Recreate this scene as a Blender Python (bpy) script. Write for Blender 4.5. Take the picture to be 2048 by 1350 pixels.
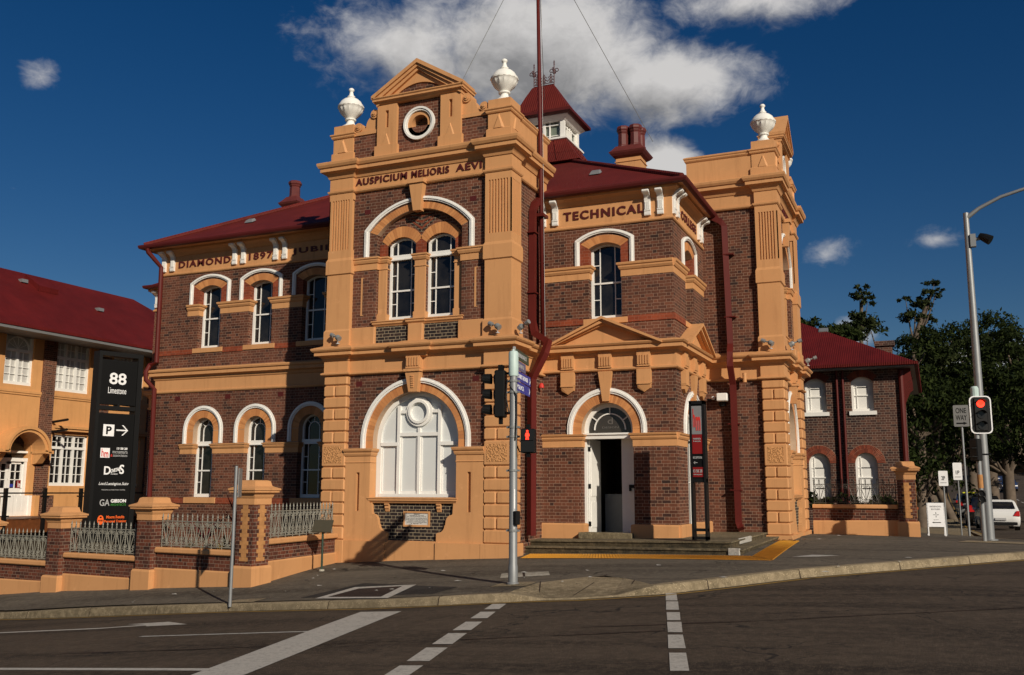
import bpy, bmesh, math, random
import numpy as np
from mathutils import Vector, Matrix
from mathutils.geometry import tessellate_polygon
random.seed(7); RNG = np.random.default_rng(7)
for o in list(bpy.data.objects): bpy.data.objects.remove(o)
SC = bpy.context.scene; COL = SC.collection
R = math.radians; PI = math.pi

# ---------------------------------------------------------------- camera
cd = bpy.data.cameras.new('camera'); cam = bpy.data.objects.new('camera', cd); COL.objects.link(cam)
cd.sensor_width = 36; cd.lens = 33.632; cd.clip_start = .1; cd.clip_end = 3000
_p, _y, _r = R(9.0637), R(23.5947), R(.16165)
fw = Vector((-math.sin(_y)*math.cos(_p), math.cos(_y)*math.cos(_p), math.sin(_p)))
rt = Vector((math.cos(_y), math.sin(_y), 0)); up = rt.cross(fw)
r2 = math.cos(_r)*rt + math.sin(_r)*up; u2 = -math.sin(_r)*rt + math.cos(_r)*up
M = Matrix((r2, u2, -fw)).transposed().to_4x4(); M.translation = (0, 0, 1.597)
cam.matrix_world = M; SC.camera = cam

# ---------------------------------------------------------------- sun, sky, exposure
SUN_EL = 25.6; SUNV = Vector((1.22, -1.0, 0)).normalized()
Ld = Vector((-SUNV.x*math.cos(R(SUN_EL)), -SUNV.y*math.cos(R(SUN_EL)), -math.sin(R(SUN_EL))))
sl = bpy.data.lights.new('sun', 'SUN'); sl.energy = 5.0; sl.angle = R(.53); sl.color = (1.0, .89, .735)
so = bpy.data.objects.new('sun', sl); COL.objects.link(so)
so.rotation_euler = Ld.to_track_quat('-Z', 'Y').to_euler(); so.location = (30, -25, 25)
SC.view_settings.view_transform = 'Standard'; SC.view_settings.look = 'None'
SC.view_settings.exposure = -.16; SC.view_settings.gamma = 1.0
W = bpy.data.worlds.new('World'); SC.world = W; W.use_nodes = True
nt = W.node_tree; nt.nodes.clear()
def N(t, **k):
    n = nt.nodes.new(t)
    for a, b in k.items():
        if a == 'op': n.operation = b
        else: setattr(n, a, b)
    return n
def lk(a, b): nt.links.new(a, b)
def mth(op, a, b=None, c=None):
    n = N('ShaderNodeMath', op=op)
    for i, v in enumerate((a, b, c)):
        if v is None: continue
        if isinstance(v, (int, float)): n.inputs[i].default_value = v
        else: lk(v, n.inputs[i])
    return n.outputs[0]
sky = N('ShaderNodeTexSky'); sky.sky_type = 'NISHITA'; sky.sun_disc = False
sky.sun_elevation = R(SUN_EL); sky.sun_rotation = math.atan2(SUNV.x, SUNV.y)
sky.air_density = 1.0; sky.dust_density = .15; sky.ozone_density = 3.2; sky.altitude = 200
tc = N('ShaderNodeTexCoord'); sep = N('ShaderNodeSeparateXYZ'); lk(tc.outputs['Generated'], sep.inputs[0])
az = mth('ARCTAN2', sep.outputs[0], sep.outputs[1]); el = mth('ARCSINE', sep.outputs[2])
BANKS = [(-21.5, 25.8, 9.5, 4.8, 1.5), (-30.0, 25.4, 6.8, 3.2, 1.0), (-13.4, 23.9, 6.0, 2.8, 1.3), (-9.0, 27.6, 7.0, 2.0, .95), (-14.0, 18.6, 2.5, 2.3, 1.45),
         (-5.0, 13.3, 3.4, 1.9, .52), (.9, 13.7, 3.0, 1.5, .42), (-51.2, 21.8, 2.0, 2.0, .46), (-1.1, 24.4, 1.0, 1.4, .02), (-52, 15.8, 1.6, .8, .08), (3.2, 7.3, 4.5, 1.0, .95), (-3.7, 8.9, 1.6, 1.1, .85), (30, 35, 14, 6, .8), (-85, 30, 14, 6, .7), (100, 30, 25, 9, .9), (-150, 35, 25, 9, .9)]
def cloud_cover(e_off, a_off):
    """fractal cover of the cumulus banks (azimuth, elevation, half width, half height, strength in degrees), sampled a little higher for the shading"""
    el2 = mth('ADD', el, e_off); az2 = mth('ADD', az, a_off); d0 = None
    for a, e, w, h, s in BANKS:
        dx = mth('DIVIDE', mth('SUBTRACT', az2, R(a)), R(w)); dy = mth('DIVIDE', mth('SUBTRACT', el2, R(e)), R(h))
        d = mth('SUBTRACT', s, mth('MULTIPLY', mth('SQRT', mth('ADD', mth('MULTIPLY', dx, dx), mth('MULTIPLY', dy, dy))), max(s, 1.0)))
        d0 = d if d0 is None else mth('MAXIMUM', d0, d)
    cb = N('ShaderNodeCombineXYZ'); lk(az2, cb.inputs[0]); lk(mth('MULTIPLY', el2, 1.45), cb.inputs[1])
    wp = N('ShaderNodeTexNoise'); wp.inputs['Scale'].default_value = 14; wp.inputs['Detail'].default_value = 3; lk(cb.outputs[0], wp.inputs['Vector'])
    va = N('ShaderNodeVectorMath', op='MULTIPLY_ADD'); lk(wp.outputs['Color'], va.inputs[0]); va.inputs[1].default_value = (.05, .05, .05); lk(cb.outputs[0], va.inputs[2])
    n1 = N('ShaderNodeTexNoise'); n1.inputs['Scale'].default_value = 6.5; n1.inputs['Detail'].default_value = 10; n1.inputs['Roughness'].default_value = .60; lk(va.outputs[0], n1.inputs['Vector'])
    n2 = N('ShaderNodeTexNoise'); n2.inputs['Scale'].default_value = 34; n2.inputs['Detail'].default_value = 7; n2.inputs['Roughness'].default_value = .62; lk(va.outputs[0], n2.inputs['Vector'])
    return mth('ADD', mth('MAXIMUM', d0, -1.5), mth('ADD', mth('MULTIPLY', mth('SUBTRACT', n1.outputs['Fac'], .5), 2.0), mth('MULTIPLY', mth('SUBTRACT', n2.outputs['Fac'], .5), .75)))
cov = cloud_cover(0, 0)
rm = N('ShaderNodeMapRange'); rm.interpolation_type = 'SMOOTHSTEP'; lk(cov, rm.inputs[0]); rm.inputs[1].default_value = -.08; rm.inputs[2].default_value = .80
cov2 = cloud_cover(R(1.6), R(1.2))
shade = N('ShaderNodeMapRange'); lk(mth('ADD', mth('MULTIPLY', cov2, .75), mth('MULTIPLY', mth('SUBTRACT', cov2, cov), .6)), shade.inputs[0])
shade.inputs[1].default_value = -.10; shade.inputs[2].default_value = 1.25; shade.inputs[3].default_value = 1.0; shade.inputs[4].default_value = 0.0
cc = N('ShaderNodeMix', data_type='RGBA'); lk(shade.outputs[0], cc.inputs[0]); cc.inputs[6].default_value = (5.0, 5.0, 5.15, 1); cc.inputs[7].default_value = (13.5, 13.2, 13.0, 1)
hs = N('ShaderNodeHueSaturation'); hs.inputs['Saturation'].default_value = 1.36; hs.inputs['Hue'].default_value = .509; hs.inputs['Value'].default_value = .84; lk(sky.outputs[0], hs.inputs['Color'])
mixc = N('ShaderNodeMix', data_type='RGBA'); lk(rm.outputs[0], mixc.inputs[0]); lk(hs.outputs[0], mixc.inputs[6]); lk(cc.outputs[2], mixc.inputs[7])
bg = N('ShaderNodeBackground'); bg.inputs[1].default_value = .05; lk(mixc.outputs[2], bg.inputs[0])
ow = N('ShaderNodeOutputWorld'); lk(bg.outputs[0], ow.inputs[0])

# ---------------------------------------------------------------- helpers
INV = {}
class F:
    """a vertical face: u along it, n outward, z up"""
    def __init__(s, o, deg=0, um=None, dz=0.):
        s.o = o; a = R(deg); s.u = (math.cos(a), math.sin(a)); s.nn = (math.sin(a), -math.cos(a)); s.um = um; s.dz = dz
    def xy(s, u, n):
        if s.um: u = s.um(u)
        return (s.o[0]+u*s.u[0]+n*s.nn[0], s.o[1]+u*s.u[1]+n*s.nn[1])
    def __call__(s, u, n, z):
        x, y = s.xy(u, n); return (x, y, z+s.dz)
class MB:
    def __init__(s): s.v = []; s.f = []
    def add(s, vs, fs):
        b = len(s.v); s.v += [tuple(v) for v in vs]; s.f += [tuple(i+b for i in f) for f in fs]; return s
    def hexa(s, a, b):
        n = len(a); return s.add(list(a)+list(b), [tuple(range(n))[::-1], tuple(range(n, 2*n))]+[(i, (i+1) % n, n+(i+1) % n, n+i) for i in range(n)])
    def box(s, fr, u0, u1, n0, n1, z0, z1):
        return s.hexa([fr(u0, n0, z0), fr(u1, n0, z0), fr(u1, n1, z0), fr(u0, n1, z0)], [fr(u0, n0, z1), fr(u1, n0, z1), fr(u1, n1, z1), fr(u0, n1, z1)])
    def wbox(s, x0, x1, y0, y1, z0, z1):
        return s.hexa([(x0, y0, z0), (x1, y0, z0), (x1, y1, z0), (x0, y1, z0)], [(x0, y0, z1), (x1, y0, z1), (x1, y1, z1), (x0, y1, z1)])
    def cbox(s, fr, u0, u1, n0, n1, z0, z1, c):
        def ring(i, z):
            a, b, p, q = u0+i, u1-i, n0+i, n1-i
            return [fr(a+c, p, z), fr(b-c, p, z), fr(b, p+c, z), fr(b, q-c, z), fr(b-c, q, z), fr(a+c, q, z), fr(a, q-c, z), fr(a, p+c, z)]
        rs = [ring(c, z0), ring(0, z0+c), ring(0, z1-c), ring(c, z1)]
        return s.rings(rs)
    def rings(s, rs, cap=True, closed=True):
        n = len(rs[0]); vs = [p for r in rs for p in r]; fs = []
        for k in range(len(rs)-1):
            for i in range(n if closed else n-1): fs.append((k*n+i, k*n+(i+1) % n, (k+1)*n+(i+1) % n, (k+1)*n+i))
        if cap: fs += [tuple(range(n))[::-1], tuple((len(rs)-1)*n+i for i in range(n))]
        return s.add(vs, fs)
    def prism(s, fr, pts, n0, n1): return s.hexa([fr(u, n0, z) for u, z in pts], [fr(u, n1, z) for u, z in pts])
    def uprism(s, fr, pts, u0, u1): return s.hexa([fr(u0, n, z) for n, z in pts], [fr(u1, n, z) for n, z in pts])
    def strip(s, fr, A, B, n0, n1, split=False, gap=0.):
        m = len(A)
        if split:
            for i in range(m-1):
                l = lambda p, q, t: (p[0]+(q[0]-p[0])*t, p[1]+(q[1]-p[1])*t)
                g = gap; s.prism(fr, [l(A[i], A[i+1], g), l(A[i], A[i+1], 1-g), l(B[i], B[i+1], 1-g), l(B[i], B[i+1], g)], n0, n1)
            return s
        rs = [[fr(*(A[i][0], n0, A[i][1])), fr(*(B[i][0], n0, B[i][1])), fr(*(B[i][0], n1, B[i][1])), fr(*(A[i][0], n1, A[i][1]))] for i in range(m)]
        return s.rings(rs)
    def mould(s, path, prof, closed=False):
        n = len(path); rs = []
        def nd(a, b):
            dx, dy = b[0]-a[0], b[1]-a[1]; l = math.hypot(dx, dy) or 1; return (dy/l, -dx/l)
        for i, p in enumerate(path):
            if closed: n1 = nd(path[i-1], p); n2 = nd(p, path[(i+1) % n])
            else:
                n1 = nd(path[i-1], p) if i else nd(p, path[1]); n2 = nd(p, path[i+1]) if i < n-1 else n1
            k = 1+n1[0]*n2[0]+n1[1]*n2[1]; k = max(k, .2); m = ((n1[0]+n2[0])/k, (n1[1]+n2[1])/k)
            rs.append([(p[0]+m[0]*o, p[1]+m[1]*o, z) for o, z in prof])
        if closed: rs.append(rs[0])
        return s.rings(rs, cap=not closed)
    def lathe(s, c, prof, seg=20, mod=None):
        rs = []
        for r, z in prof:
            rs.append([(c[0]+r*(mod(k, z) if mod else 1)*math.cos(2*PI*k/seg), c[1]+r*(mod(k, z) if mod else 1)*math.sin(2*PI*k/seg), c[2]+z) for k in range(seg)])
        return s.rings(rs)
    def tube(s, pts, r, seg=8, cap=True):
        pts = [Vector(p) for p in pts]; rs = []
        rr = r if isinstance(r, (list, tuple)) else [r]*len(pts)
        t0 = (pts[1]-pts[0]).normalized(); a = t0.orthogonal().normalized()
        for i, p in enumerate(pts):
            t = (pts[min(i+1, len(pts)-1)]-pts[max(i-1, 0)]).normalized(); a = (a-t*a.dot(t)).normalized(); b = t.cross(a)
            rs.append([p+(a*math.cos(2*PI*k/seg)+b*math.sin(2*PI*k/seg))*rr[i] for k in range(seg)])
        return s.rings(rs, cap)
    def wall(s, fr, outer, holes, n, depth, rim=False):
        loops = [outer]+holes; tri = tessellate_polygon([[Vector((u, z, 0)) for u, z in l] for l in loops])
        flat = [p for l in loops for p in l]; s.add([fr(u, n, z) for u, z in flat], [tuple(t) for t in tri])
        for l in (loops if rim else holes):
            m = len(l); s.add([fr(u, n, z) for u, z in l]+[fr(u, n-depth, z) for u, z in l], [(i, (i+1) % m, m+(i+1) % m, m+i) for i in range(m)])
        return s
    def build(s, name, mat, parent=None, label=None, cat=None, group=None, kind=None, base=None, smooth=False, norm=True):
        me = bpy.data.meshes.new(name); v = s.v
        if parent is not None:
            iv = INV[parent.name]; v = [iv @ Vector(p) for p in v] if iv is not None else v
        elif base is not None: v = [(p[0]-base[0], p[1]-base[1], p[2]-base[2]) for p in v]
        me.from_pydata([tuple(p) for p in v], [], s.f)
        if norm:
            bm = bmesh.new(); bm.from_mesh(me); bmesh.ops.recalc_face_normals(bm, faces=bm.faces); bm.to_mesh(me); bm.free()
        if smooth:
            for p in me.polygons: p.use_smooth = True
            if smooth is not True: me.set_sharp_from_angle(angle=R(smooth))
        me.materials.append(mat); o = bpy.data.objects.new(name, me); COL.objects.link(o)
        if parent is not None: o.parent = parent; INV[o.name] = INV[parent.name]
        else:
            if base is not None: o.location = base
            INV[o.name] = Matrix.Translation(o.location).inverted()
        tag(o, label, cat, group, kind); return o
def tag(o, label=None, cat=None, group=None, kind=None):
    for k, x in (('label', label), ('category', cat), ('group', group), ('kind', kind)):
        if x: o[k] = x
    return o
def thing(name, label, cat, loc, deg=0, group=None, local=False):
    o = bpy.data.objects.new(name, None); COL.objects.link(o); o.location = loc; o.rotation_euler = (0, 0, R(deg)); o.empty_display_size = .3
    INV[o.name] = None if local else (Matrix.Translation(loc) @ Matrix.Rotation(R(deg), 4, 'Z')).inverted()
    return tag(o, label, cat, group)
def dup(root, loc, deg=None, label=None, group=None, sc=None):
    r = root.copy(); COL.objects.link(r); r.location = loc
    if deg is not None: r.rotation_euler = (0, 0, R(deg))
    if sc: r.scale = (sc,)*3
    if label: r['label'] = label
    if group: r['group'] = group
    for ch in list(root.children):
        c = ch.copy(); COL.objects.link(c); c.parent = r
        for g in ch.children:
            d = g.copy(); COL.objects.link(d); d.parent = c
    return r
WF = F((0, 0), 0)
def arc(uc, h, zs, rise, k=14, rev=False):
    Rr = (h*h+rise*rise)/(2*rise); zc = zs+rise-Rr; a0 = math.asin(min(1, h/Rr))
    if rise > h: a0 = PI-a0
    p = [(uc+Rr*math.sin(-a0+2*a0*i/k), zc+Rr*math.cos(-a0+2*a0*i/k)) for i in range(k+1)]
    return p[::-1] if rev else p                      # left to right
def opening(uc, h, z0, zs, rise, k=14): return [(uc-h, z0), (uc+h, z0)]+arc(uc, h, zs, rise, k, True)
def legs(uc, h, zb, zs, rise, k=14): return [(uc-h, zb)]+arc(uc, h, zs, rise, k)+[(uc+h, zb)]
_tc = {}
def text_geo(t, bold=0., spacing=1.0):
    key = (t, bold, spacing)
    if key in _tc: return _tc[key]
    c = bpy.data.curves.new('t', 'FONT'); c.body = t; c.size = 1; c.extrude = 0; c.offset = bold; c.space_character = spacing; c.resolution_u = 3
    o = bpy.data.objects.new('t', c); COL.objects.link(o); dg = bpy.context.evaluated_depsgraph_get(); dg.update()
    me = o.evaluated_get(dg).to_mesh(); v = [(p.co.x, p.co.y) for p in me.vertices]; f = [tuple(p.vertices) for p in me.polygons]
    e = {}
    for p in me.polygons:
        for a, b in p.edge_keys: e[(a, b)] = e.get((a, b), 0)+1
    bd = [k for k, n_ in e.items() if n_ == 1]
    o.evaluated_get(dg).to_mesh_clear(); bpy.data.objects.remove(o); bpy.data.curves.remove(c)
    _tc[key] = (v, f, bd); return _tc[key]
def text(mb, fr, t, u0, u1, z0, z1, n0, n1, bold=.012, spacing=1.0, sky_=0., keep=False, slope=0., flip=False):
    v, f, bd = text_geo(t, bold, spacing); xs = [p[0] for p in v]; ys = [p[1] for p in v]
    sx = (u1-u0)/(max(xs)-min(xs)); sy = (z1-z0)/(max(ys)-min(ys))
    if keep: sx = sy = min(sx, sy)
    x0, y0 = min(xs), min(ys)
    P = [(u0+(x-x0)*sx+sky_*(y-y0)*sy, z0+(y-y0)*sy+slope*(x-x0)*sx) for x, y in v]; m = len(P)
    mb.add([fr(u, n1, z) for u, z in P], f); mb.add([fr(u, n0, z) for u, z in P]+[fr(u, n1, z) for u, z in P], [(a, b, m+b, m+a) for a, b in bd]); return mb
# ---------------------------------------------------------------- ground heights
class TPS:
    def __init__(s, P):
        P = np.array(P, float); s.c = P[:, :2]; n = len(P); K = s.k(s.c, s.c)+np.eye(n)*.3; Q = np.c_[np.ones(n), s.c]
        s.w = np.linalg.solve(np.block([[K, Q], [Q.T, np.zeros((3, 3))]]), np.r_[P[:, 2], 0, 0, 0])
    def k(s, a, b):
        r2 = ((a[:, None]-b[None])**2).sum(-1); return np.where(r2 > 0, r2*np.log(r2+1e-9)*.5, 0)
    def __call__(s, x, y):
        cx = min(max(x, -32), 9); cy = min(max(y, -10), 37); a = np.array([[cx, cy]], float)
        z = float((s.k(a, s.c) @ s.w[:-3])[0]+s.w[-3]+(a @ s.w[-2:])[0])
        z += .06*(x-cx) if x < cx else .01*(x-cx)
        if y > cy: z += float(np.interp(y, [37, 50, 60, 70, 90, 110, 135, 160, 242, 400], [0, -.17, -.40, -.42, .0, .5, 1.4, 2.8, 8.7, 12]))
        return z
HF = TPS([(-22.3,18.05,-1.12),(-20.3,17.83,-.93),(-17.19,17.48,-.72),(-13.49,17.08,-.47),(-13.9,20.85,-.22),(-9.05,20.9,.04),(-4.3,26.7,.30),(-3.5,31.0,.31),(-.4,30.8,.28),(-19.77,16.0,-1.2),(-12.4,15.1,-.55),(-8.75,14.45,-.25),(-6.4,14.6,-.045),(-4.2,15.4,.07),(-2.25,17.8,.22),(1.6,23.2,.35),(2.6,28,.31),(1.3,29.2,.31),(-30,18.8,-1.65),(-30,30,-1.4),(-22,28,-.9),(2.0,36,.08),(-6,36,.22),(0,36,.11)])
HR = TPS([(-19.7,15.6,-1.33),(-12.3,14.9,-.68),(-8.75,14.2,-.38),(-6.3,14.4,-.17),(-4,15.2,-.06),(-2,17.6,.09),(1.8,23.0,.22),(2.9,28,.16),(-3.5,8.1,-.10),(0,0,-.05),(.5,8.5,.08),(-9,7.4,-.45),(-20,6,-1.2),(8,8,.2),(8,24,.18),(6,16,.18),(-30,18.5,-1.8),(-30,0,-1.8),(10,0,.1),(0,-10,-.1),(-12,0,-.6),(8,36,.03),(2.2,36,-.02)])
# ---------------------------------------------------------------- materials
MATS = {}
class MT:
    def __init__(s, name, rough=.7, spec=.3):
        m = bpy.data.materials.new(name); m.use_nodes = True; s.m = m; s.t = m.node_tree; s.b = s.t.nodes['Principled BSDF']
        s.b.inputs['Roughness'].default_value = rough; s.b.inputs['Specular IOR Level'].default_value = spec; MATS[name] = m
        s.tc = s.n('ShaderNodeTexCoord')
    def n(s, t, **k):
        n = s.t.nodes.new(t)
        for a, b in k.items(): setattr(n, a, b)
        return n
    def l(s, a, b): s.t.links.new(a, b)
    def ma(s, op, a, b=None, c=None):
        n = s.n('ShaderNodeMath', operation=op)
        for i, v in enumerate((a, b, c)):
            if v is None: continue
            if isinstance(v, (int, float)): n.inputs[i].default_value = v
            else: s.l(v, n.inputs[i])
        return n.outputs[0]
    def noise(s, sc, det=4, rough=.55, vec=None):
        n = s.n('ShaderNodeTexNoise'); n.inputs['Scale'].default_value = sc; n.inputs['Detail'].default_value = det; n.inputs['Roughness'].default_value = rough
        s.l(vec or s.tc.outputs['Object'], n.inputs['Vector']); return n.outputs['Fac']
    def mix(s, f, a, b, bt='MIX'):
        n = s.n('ShaderNodeMix', data_type='RGBA', blend_type=bt)
        if isinstance(f, (int, float)): n.inputs[0].default_value = f
        else: s.l(f, n.inputs[0])
        for i, v in ((6, a), (7, b)):
            if isinstance(v, tuple): n.inputs[i].default_value = (*v, 1)
            else: s.l(v, n.inputs[i])
        return n.outputs[2]
    def ramp(s, f, lo, hi):
        n = s.n('ShaderNodeMapRange'); n.inputs[1].default_value = lo; n.inputs[2].default_value = hi; s.l(f, n.inputs[0]); return n.outputs[0]
    def color(s, c):
        if isinstance(c, tuple): s.b.inputs['Base Color'].default_value = (*c, 1)
        else: s.l(c, s.b.inputs['Base Color'])
        return s
    def bump(s, h, st=.3, d=.01):
        n = s.n('ShaderNodeBump'); n.inputs['Strength'].default_value = st; n.inputs['Distance'].default_value = d; s.l(h, n.inputs['Height']); s.l(n.outputs[0], s.b.inputs['Normal']); return s
def paint(name, c, rough=.55, var=.18, sc=1.3, spec=.3, bump=.12, dirt=None, dv=.35, streak=0.):
    m = MT(name, rough, spec); d = tuple(x*(1-var) for x in c); h = tuple(min(1, x*(1+var*.5)) for x in c)
    col = m.mix(m.ramp(m.noise(sc, 6, .65), .3, .7), d, h)
    if dirt: col = m.mix(m.ma('MULTIPLY', m.ramp(m.noise(.45, 8, .7), .5, .75), dv), col, dirt)
    if streak:
        mp_ = m.n('ShaderNodeMapping'); mp_.inputs['Scale'].default_value = (5.5, 5.5, .42); m.l(m.tc.outputs['Object'], mp_.inputs[0])
        col = m.mix(m.ma('MULTIPLY', m.ramp(m.noise(1.0, 7, .7, mp_.outputs[0]), .52, .80), streak), col, dirt)
        col = m.mix(m.ma('MULTIPLY', m.ramp(m.noise(3.1, 8, .75), .60, .72), streak*.8), col, tuple(min(1, x*1.25+.03) for x in c))
    m.color(col)
    if bump: m.bump(m.noise(22, 4), bump, .01)
    return m.m
def plainm(name, c, rough=.5, metal=0., spec=.5):
    m = MT(name, rough, spec); m.b.inputs['Metallic'].default_value = metal; f = m.noise(7, 4); m.color(m.mix(f, tuple(x*.86 for x in c), tuple(min(1, x*1.12) for x in c))); return m.m
def emis(name, c, st):
    m = MT(name); m.b.inputs['Emission Color'].default_value = (*c, 1); m.b.inputs['Emission Strength'].default_value = st; m.color(tuple(x*.5 for x in c)); return m.m
def brick(name, cols, mortar, bw=.225, hw=.110, rh=.081, mw=.010, bump=.5, grime=(.03, .022, .018), gr=.35, flem=True):
    m = MT(name, .82, .2); geo = m.n('ShaderNodeTexCoord'); sp = m.n('ShaderNodeSeparateXYZ'); m.l(geo.outputs['Object'], sp.inputs[0])
    sn = m.n('ShaderNodeSeparateXYZ'); m.l(geo.outputs['Normal'], sn.inputs[0])
    ax = m.ma('GREATER_THAN', m.ma('ABSOLUTE', sn.outputs[1]), m.ma('ABSOLUTE', sn.outputs[0]))
    u = m.ma('ADD', m.ma('MULTIPLY', sp.outputs[0], ax), m.ma('MULTIPLY', sp.outputs[1], m.ma('SUBTRACT', 1.0, ax)))
    wob = m.ma('MULTIPLY', m.ma('SUBTRACT', m.noise(9, 2), .5), .008)
    zr = m.ma('DIVIDE', m.ma('ADD', m.ma('ADD', sp.outputs[2], wob), 20.0), rh); row = m.ma('FLOOR', zr); fz = m.ma('FRACT', zr)
    P = (bw+hw) if flem else bw
    off = m.ma('MULTIPLY', m.ma('MODULO', row, 2.0), P/2)
    up_ = m.ma('DIVIDE', m.ma('ADD', m.ma('ADD', m.ma('ADD', u, off), m.ma('MULTIPLY', wob, 1.5)), 60.0*P), P); cell = m.ma('FLOOR', up_); fu = m.ma('FRACT', up_)
    k = bw/P if flem else 1.0
    second = m.ma('GREATER_THAN', fu, k) if flem else m.ma('MULTIPLY', fu, 0.0)
    # distance to vertical joints and bed joints in metres
    a1 = m.ma('MULTIPLY', m.ma('MINIMUM', m.ma('ABSOLUTE', m.ma('SUBTRACT', fu, k)), m.ma('MINIMUM', fu, m.ma('SUBTRACT', 1.0, fu))), P)
    b1 = m.ma('MULTIPLY', m.ma('MINIMUM', fz, m.ma('SUBTRACT', 1.0, fz)), rh)
    dist = m.ma('MINIMUM', a1, b1); mk = m.n('ShaderNodeMapRange'); mk.inputs[1].default_value = mw*.42; mk.inputs[2].default_value = mw*.62; m.l(dist, mk.inputs[0]); isb = mk.outputs[0]
    cv = m.n('ShaderNodeCombineXYZ'); m.l(m.ma('ADD', m.ma('MULTIPLY', cell, 2.0), second), cv.inputs[0]); m.l(row, cv.inputs[1]); m.l(ax, cv.inputs[2])
    wn = m.n('ShaderNodeTexWhiteNoise', noise_dimensions='3D'); m.l(cv.outputs[0], wn.inputs['Vector'])
    cr = m.n('ShaderNodeValToRGB'); el_ = cr.color_ramp.elements
    while len(el_) < len(cols): el_.new(.5)
    for i, (p, c) in enumerate(cols): el_[i].position = p; el_[i].color = (*c, 1)
    cr.color_ramp.interpolation = 'LINEAR'; m.l(wn.outputs[0], cr.inputs[0])
    face = m.mix(m.ma('MULTIPLY', m.noise(45, 4, .7), .5), cr.outputs[0], tuple(x*.45 for x in cols[0][1]))
    col = m.mix(isb, mortar, face); col = m.mix(m.ma('MULTIPLY', m.ramp(m.noise(.5, 7, .7), .46, .78), gr), col, grime)
    fade = m.ramp(m.noise(.33, 6, .65), .38, .66); col = m.mix(m.ma('MULTIPLY', fade, .40), col, m.mix(.5, col, tuple(min(1, x*1.7+.02) for x in cols[-1][1])))
    mp2 = m.n('ShaderNodeMapping'); mp2.inputs['Scale'].default_value = (3.5, 3.5, .35); m.l(m.tc.outputs['Object'], mp2.inputs[0]); col = m.mix(m.ma('MULTIPLY', m.ramp(m.noise(1.0, 6, .7, mp2.outputs[0]), .52, .78), .55), col, grime)
    m.color(col); m.bump(m.ma('ADD', isb, m.ma('MULTIPLY', m.noise(60, 3), .35)), bump, .008); return m.m
M_BRICK = brick('brown_brick', [(0, (.022, .015, .014)), (.07, (.042, .019, .015)), (.22, (.094, .034, .020)), (.7, (.142, .050, .027)), (1, (.195, .069, .038))], (.37, .26, .185), mw=.0075, gr=.42)
M_REDB = brick('red_brick', [(0, (.16, .035, .016)), (.5, (.24, .05, .02)), (1, (.30, .065, .026))], (.30, .14, .09), mw=.007, gr=.2)
M_BLACKB = brick('dark_brick', [(0, (.012, .011, .013)), (.6, (.024, .019, .019)), (1, (.05, .03, .024))], (.40, .33, .22), mw=.011, gr=.15)
M_ANNEXB = brick('annex_brick', [(0, (.02, .014, .015)), (.4, (.05, .023, .018)), (.8, (.10, .04, .026)), (1, (.14, .06, .038))], (.30, .24, .19), rh=.088, mw=.010)
M_FENCEB = brick('fence_brick', [(0, (.03, .015, .012)), (.3, (.085, .026, .016)), (.7, (.15, .042, .022)), (1, (.20, .06, .03))], (.26, .19, .14), gr=.5)
M_ORANGE = paint('orange_render', (.575, .292, .124), .62, .10, .9, .25, .10, (.33, .155, .064), .45, .62)
M_ROUGH = paint('vermiculated_render', (.59, .295, .12), .7, .1, 1.2, .2, 0)
_m = MT('vermiculated_panel', .7, .2); _n = _m.noise(27, 2, .4); _m.color(_m.mix(_m.ramp(_n, .42, .56), (.46, .225, .088), (.60, .30, .122))).bump(_m.ramp(_n, .4, .58), .8, .02); M_VERM = _m.m
M_WHITE = paint('white_paint', (.78, .77, .73), .45, .07, 1.5, .35, .05, (.45, .43, .38), .18)
M_URN = paint('urn_white', (.80, .79, .74), .55, .08, 2.5, .3, .1, (.40, .38, .32), .3)
M_FROST = paint('frosted_pane', (.64, .66, .65), .25, .05, .8, .5, 0)
M_LET = paint('oxblood_letter', (.085, .014, .012), .5, .15, 3, .3, 0)
M_PIPE = paint('oxblood_pipe', (.095, .011, .008), .55, .12, 2, .25, .03)
M_POT = paint('terracotta_pot', (.12, .026, .022), .5, .2, 4, .4, .05)
def roofm(name, c):
    m = MT(name, .62, .18); g = m.n('ShaderNodeTexCoord'); sp = m.n('ShaderNodeSeparateXYZ'); m.l(g.outputs['Object'], sp.inputs[0]); sn = m.n('ShaderNodeSeparateXYZ'); m.l(g.outputs['Normal'], sn.inputs[0])
    ax = m.ma('GREATER_THAN', m.ma('ABSOLUTE', sn.outputs[1]), m.ma('ABSOLUTE', sn.outputs[0]))
    u = m.ma('ADD', m.ma('MULTIPLY', sp.outputs[0], ax), m.ma('MULTIPLY', sp.outputs[1], m.ma('SUBTRACT', 1.0, ax)))
    w = m.ma('SINE', m.ma('MULTIPLY', u, 2*PI/.076)); fd = m.mix(m.ramp(m.noise(.7, 7, .75), .35, .7), tuple(x*.72 for x in c), tuple(x*1.2 for x in c)); lap = m.ma('LESS_THAN', m.ma('FRACT', m.ma('DIVIDE', u, .76)), .035); fd = m.mix(m.ma('MULTIPLY', lap, .4), fd, tuple(x*.5 for x in c)); m.color(fd).bump(w, .42, .012); return m.m
M_ROOF = roofm('corrugated_red_roof', (.122, .0155, .0115)); M_ROOF2 = roofm('corrugated_red_roof_side', (.105, .0085, .0075))
M_GUT = paint('dark_red_gutter', (.085, .011, .010), .55, .15, 2, .25, 0)
_m = MT('window_glass', .03, .55); _m.color(_m.mix(_m.ramp(_m.noise(1.6, 4, .6), .35, .65), (.004, .004, .005), (.022, .020, .018))).bump(_m.noise(2.3, 2), .12, .02); M_GLASS = _m.m
_m = MT('blind_pane', .12, .5); _m.color(_m.mix(_m.noise(1.2, 3), (.42, .41, .39), (.54, .53, .5))); M_BLIND = _m.m
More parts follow.
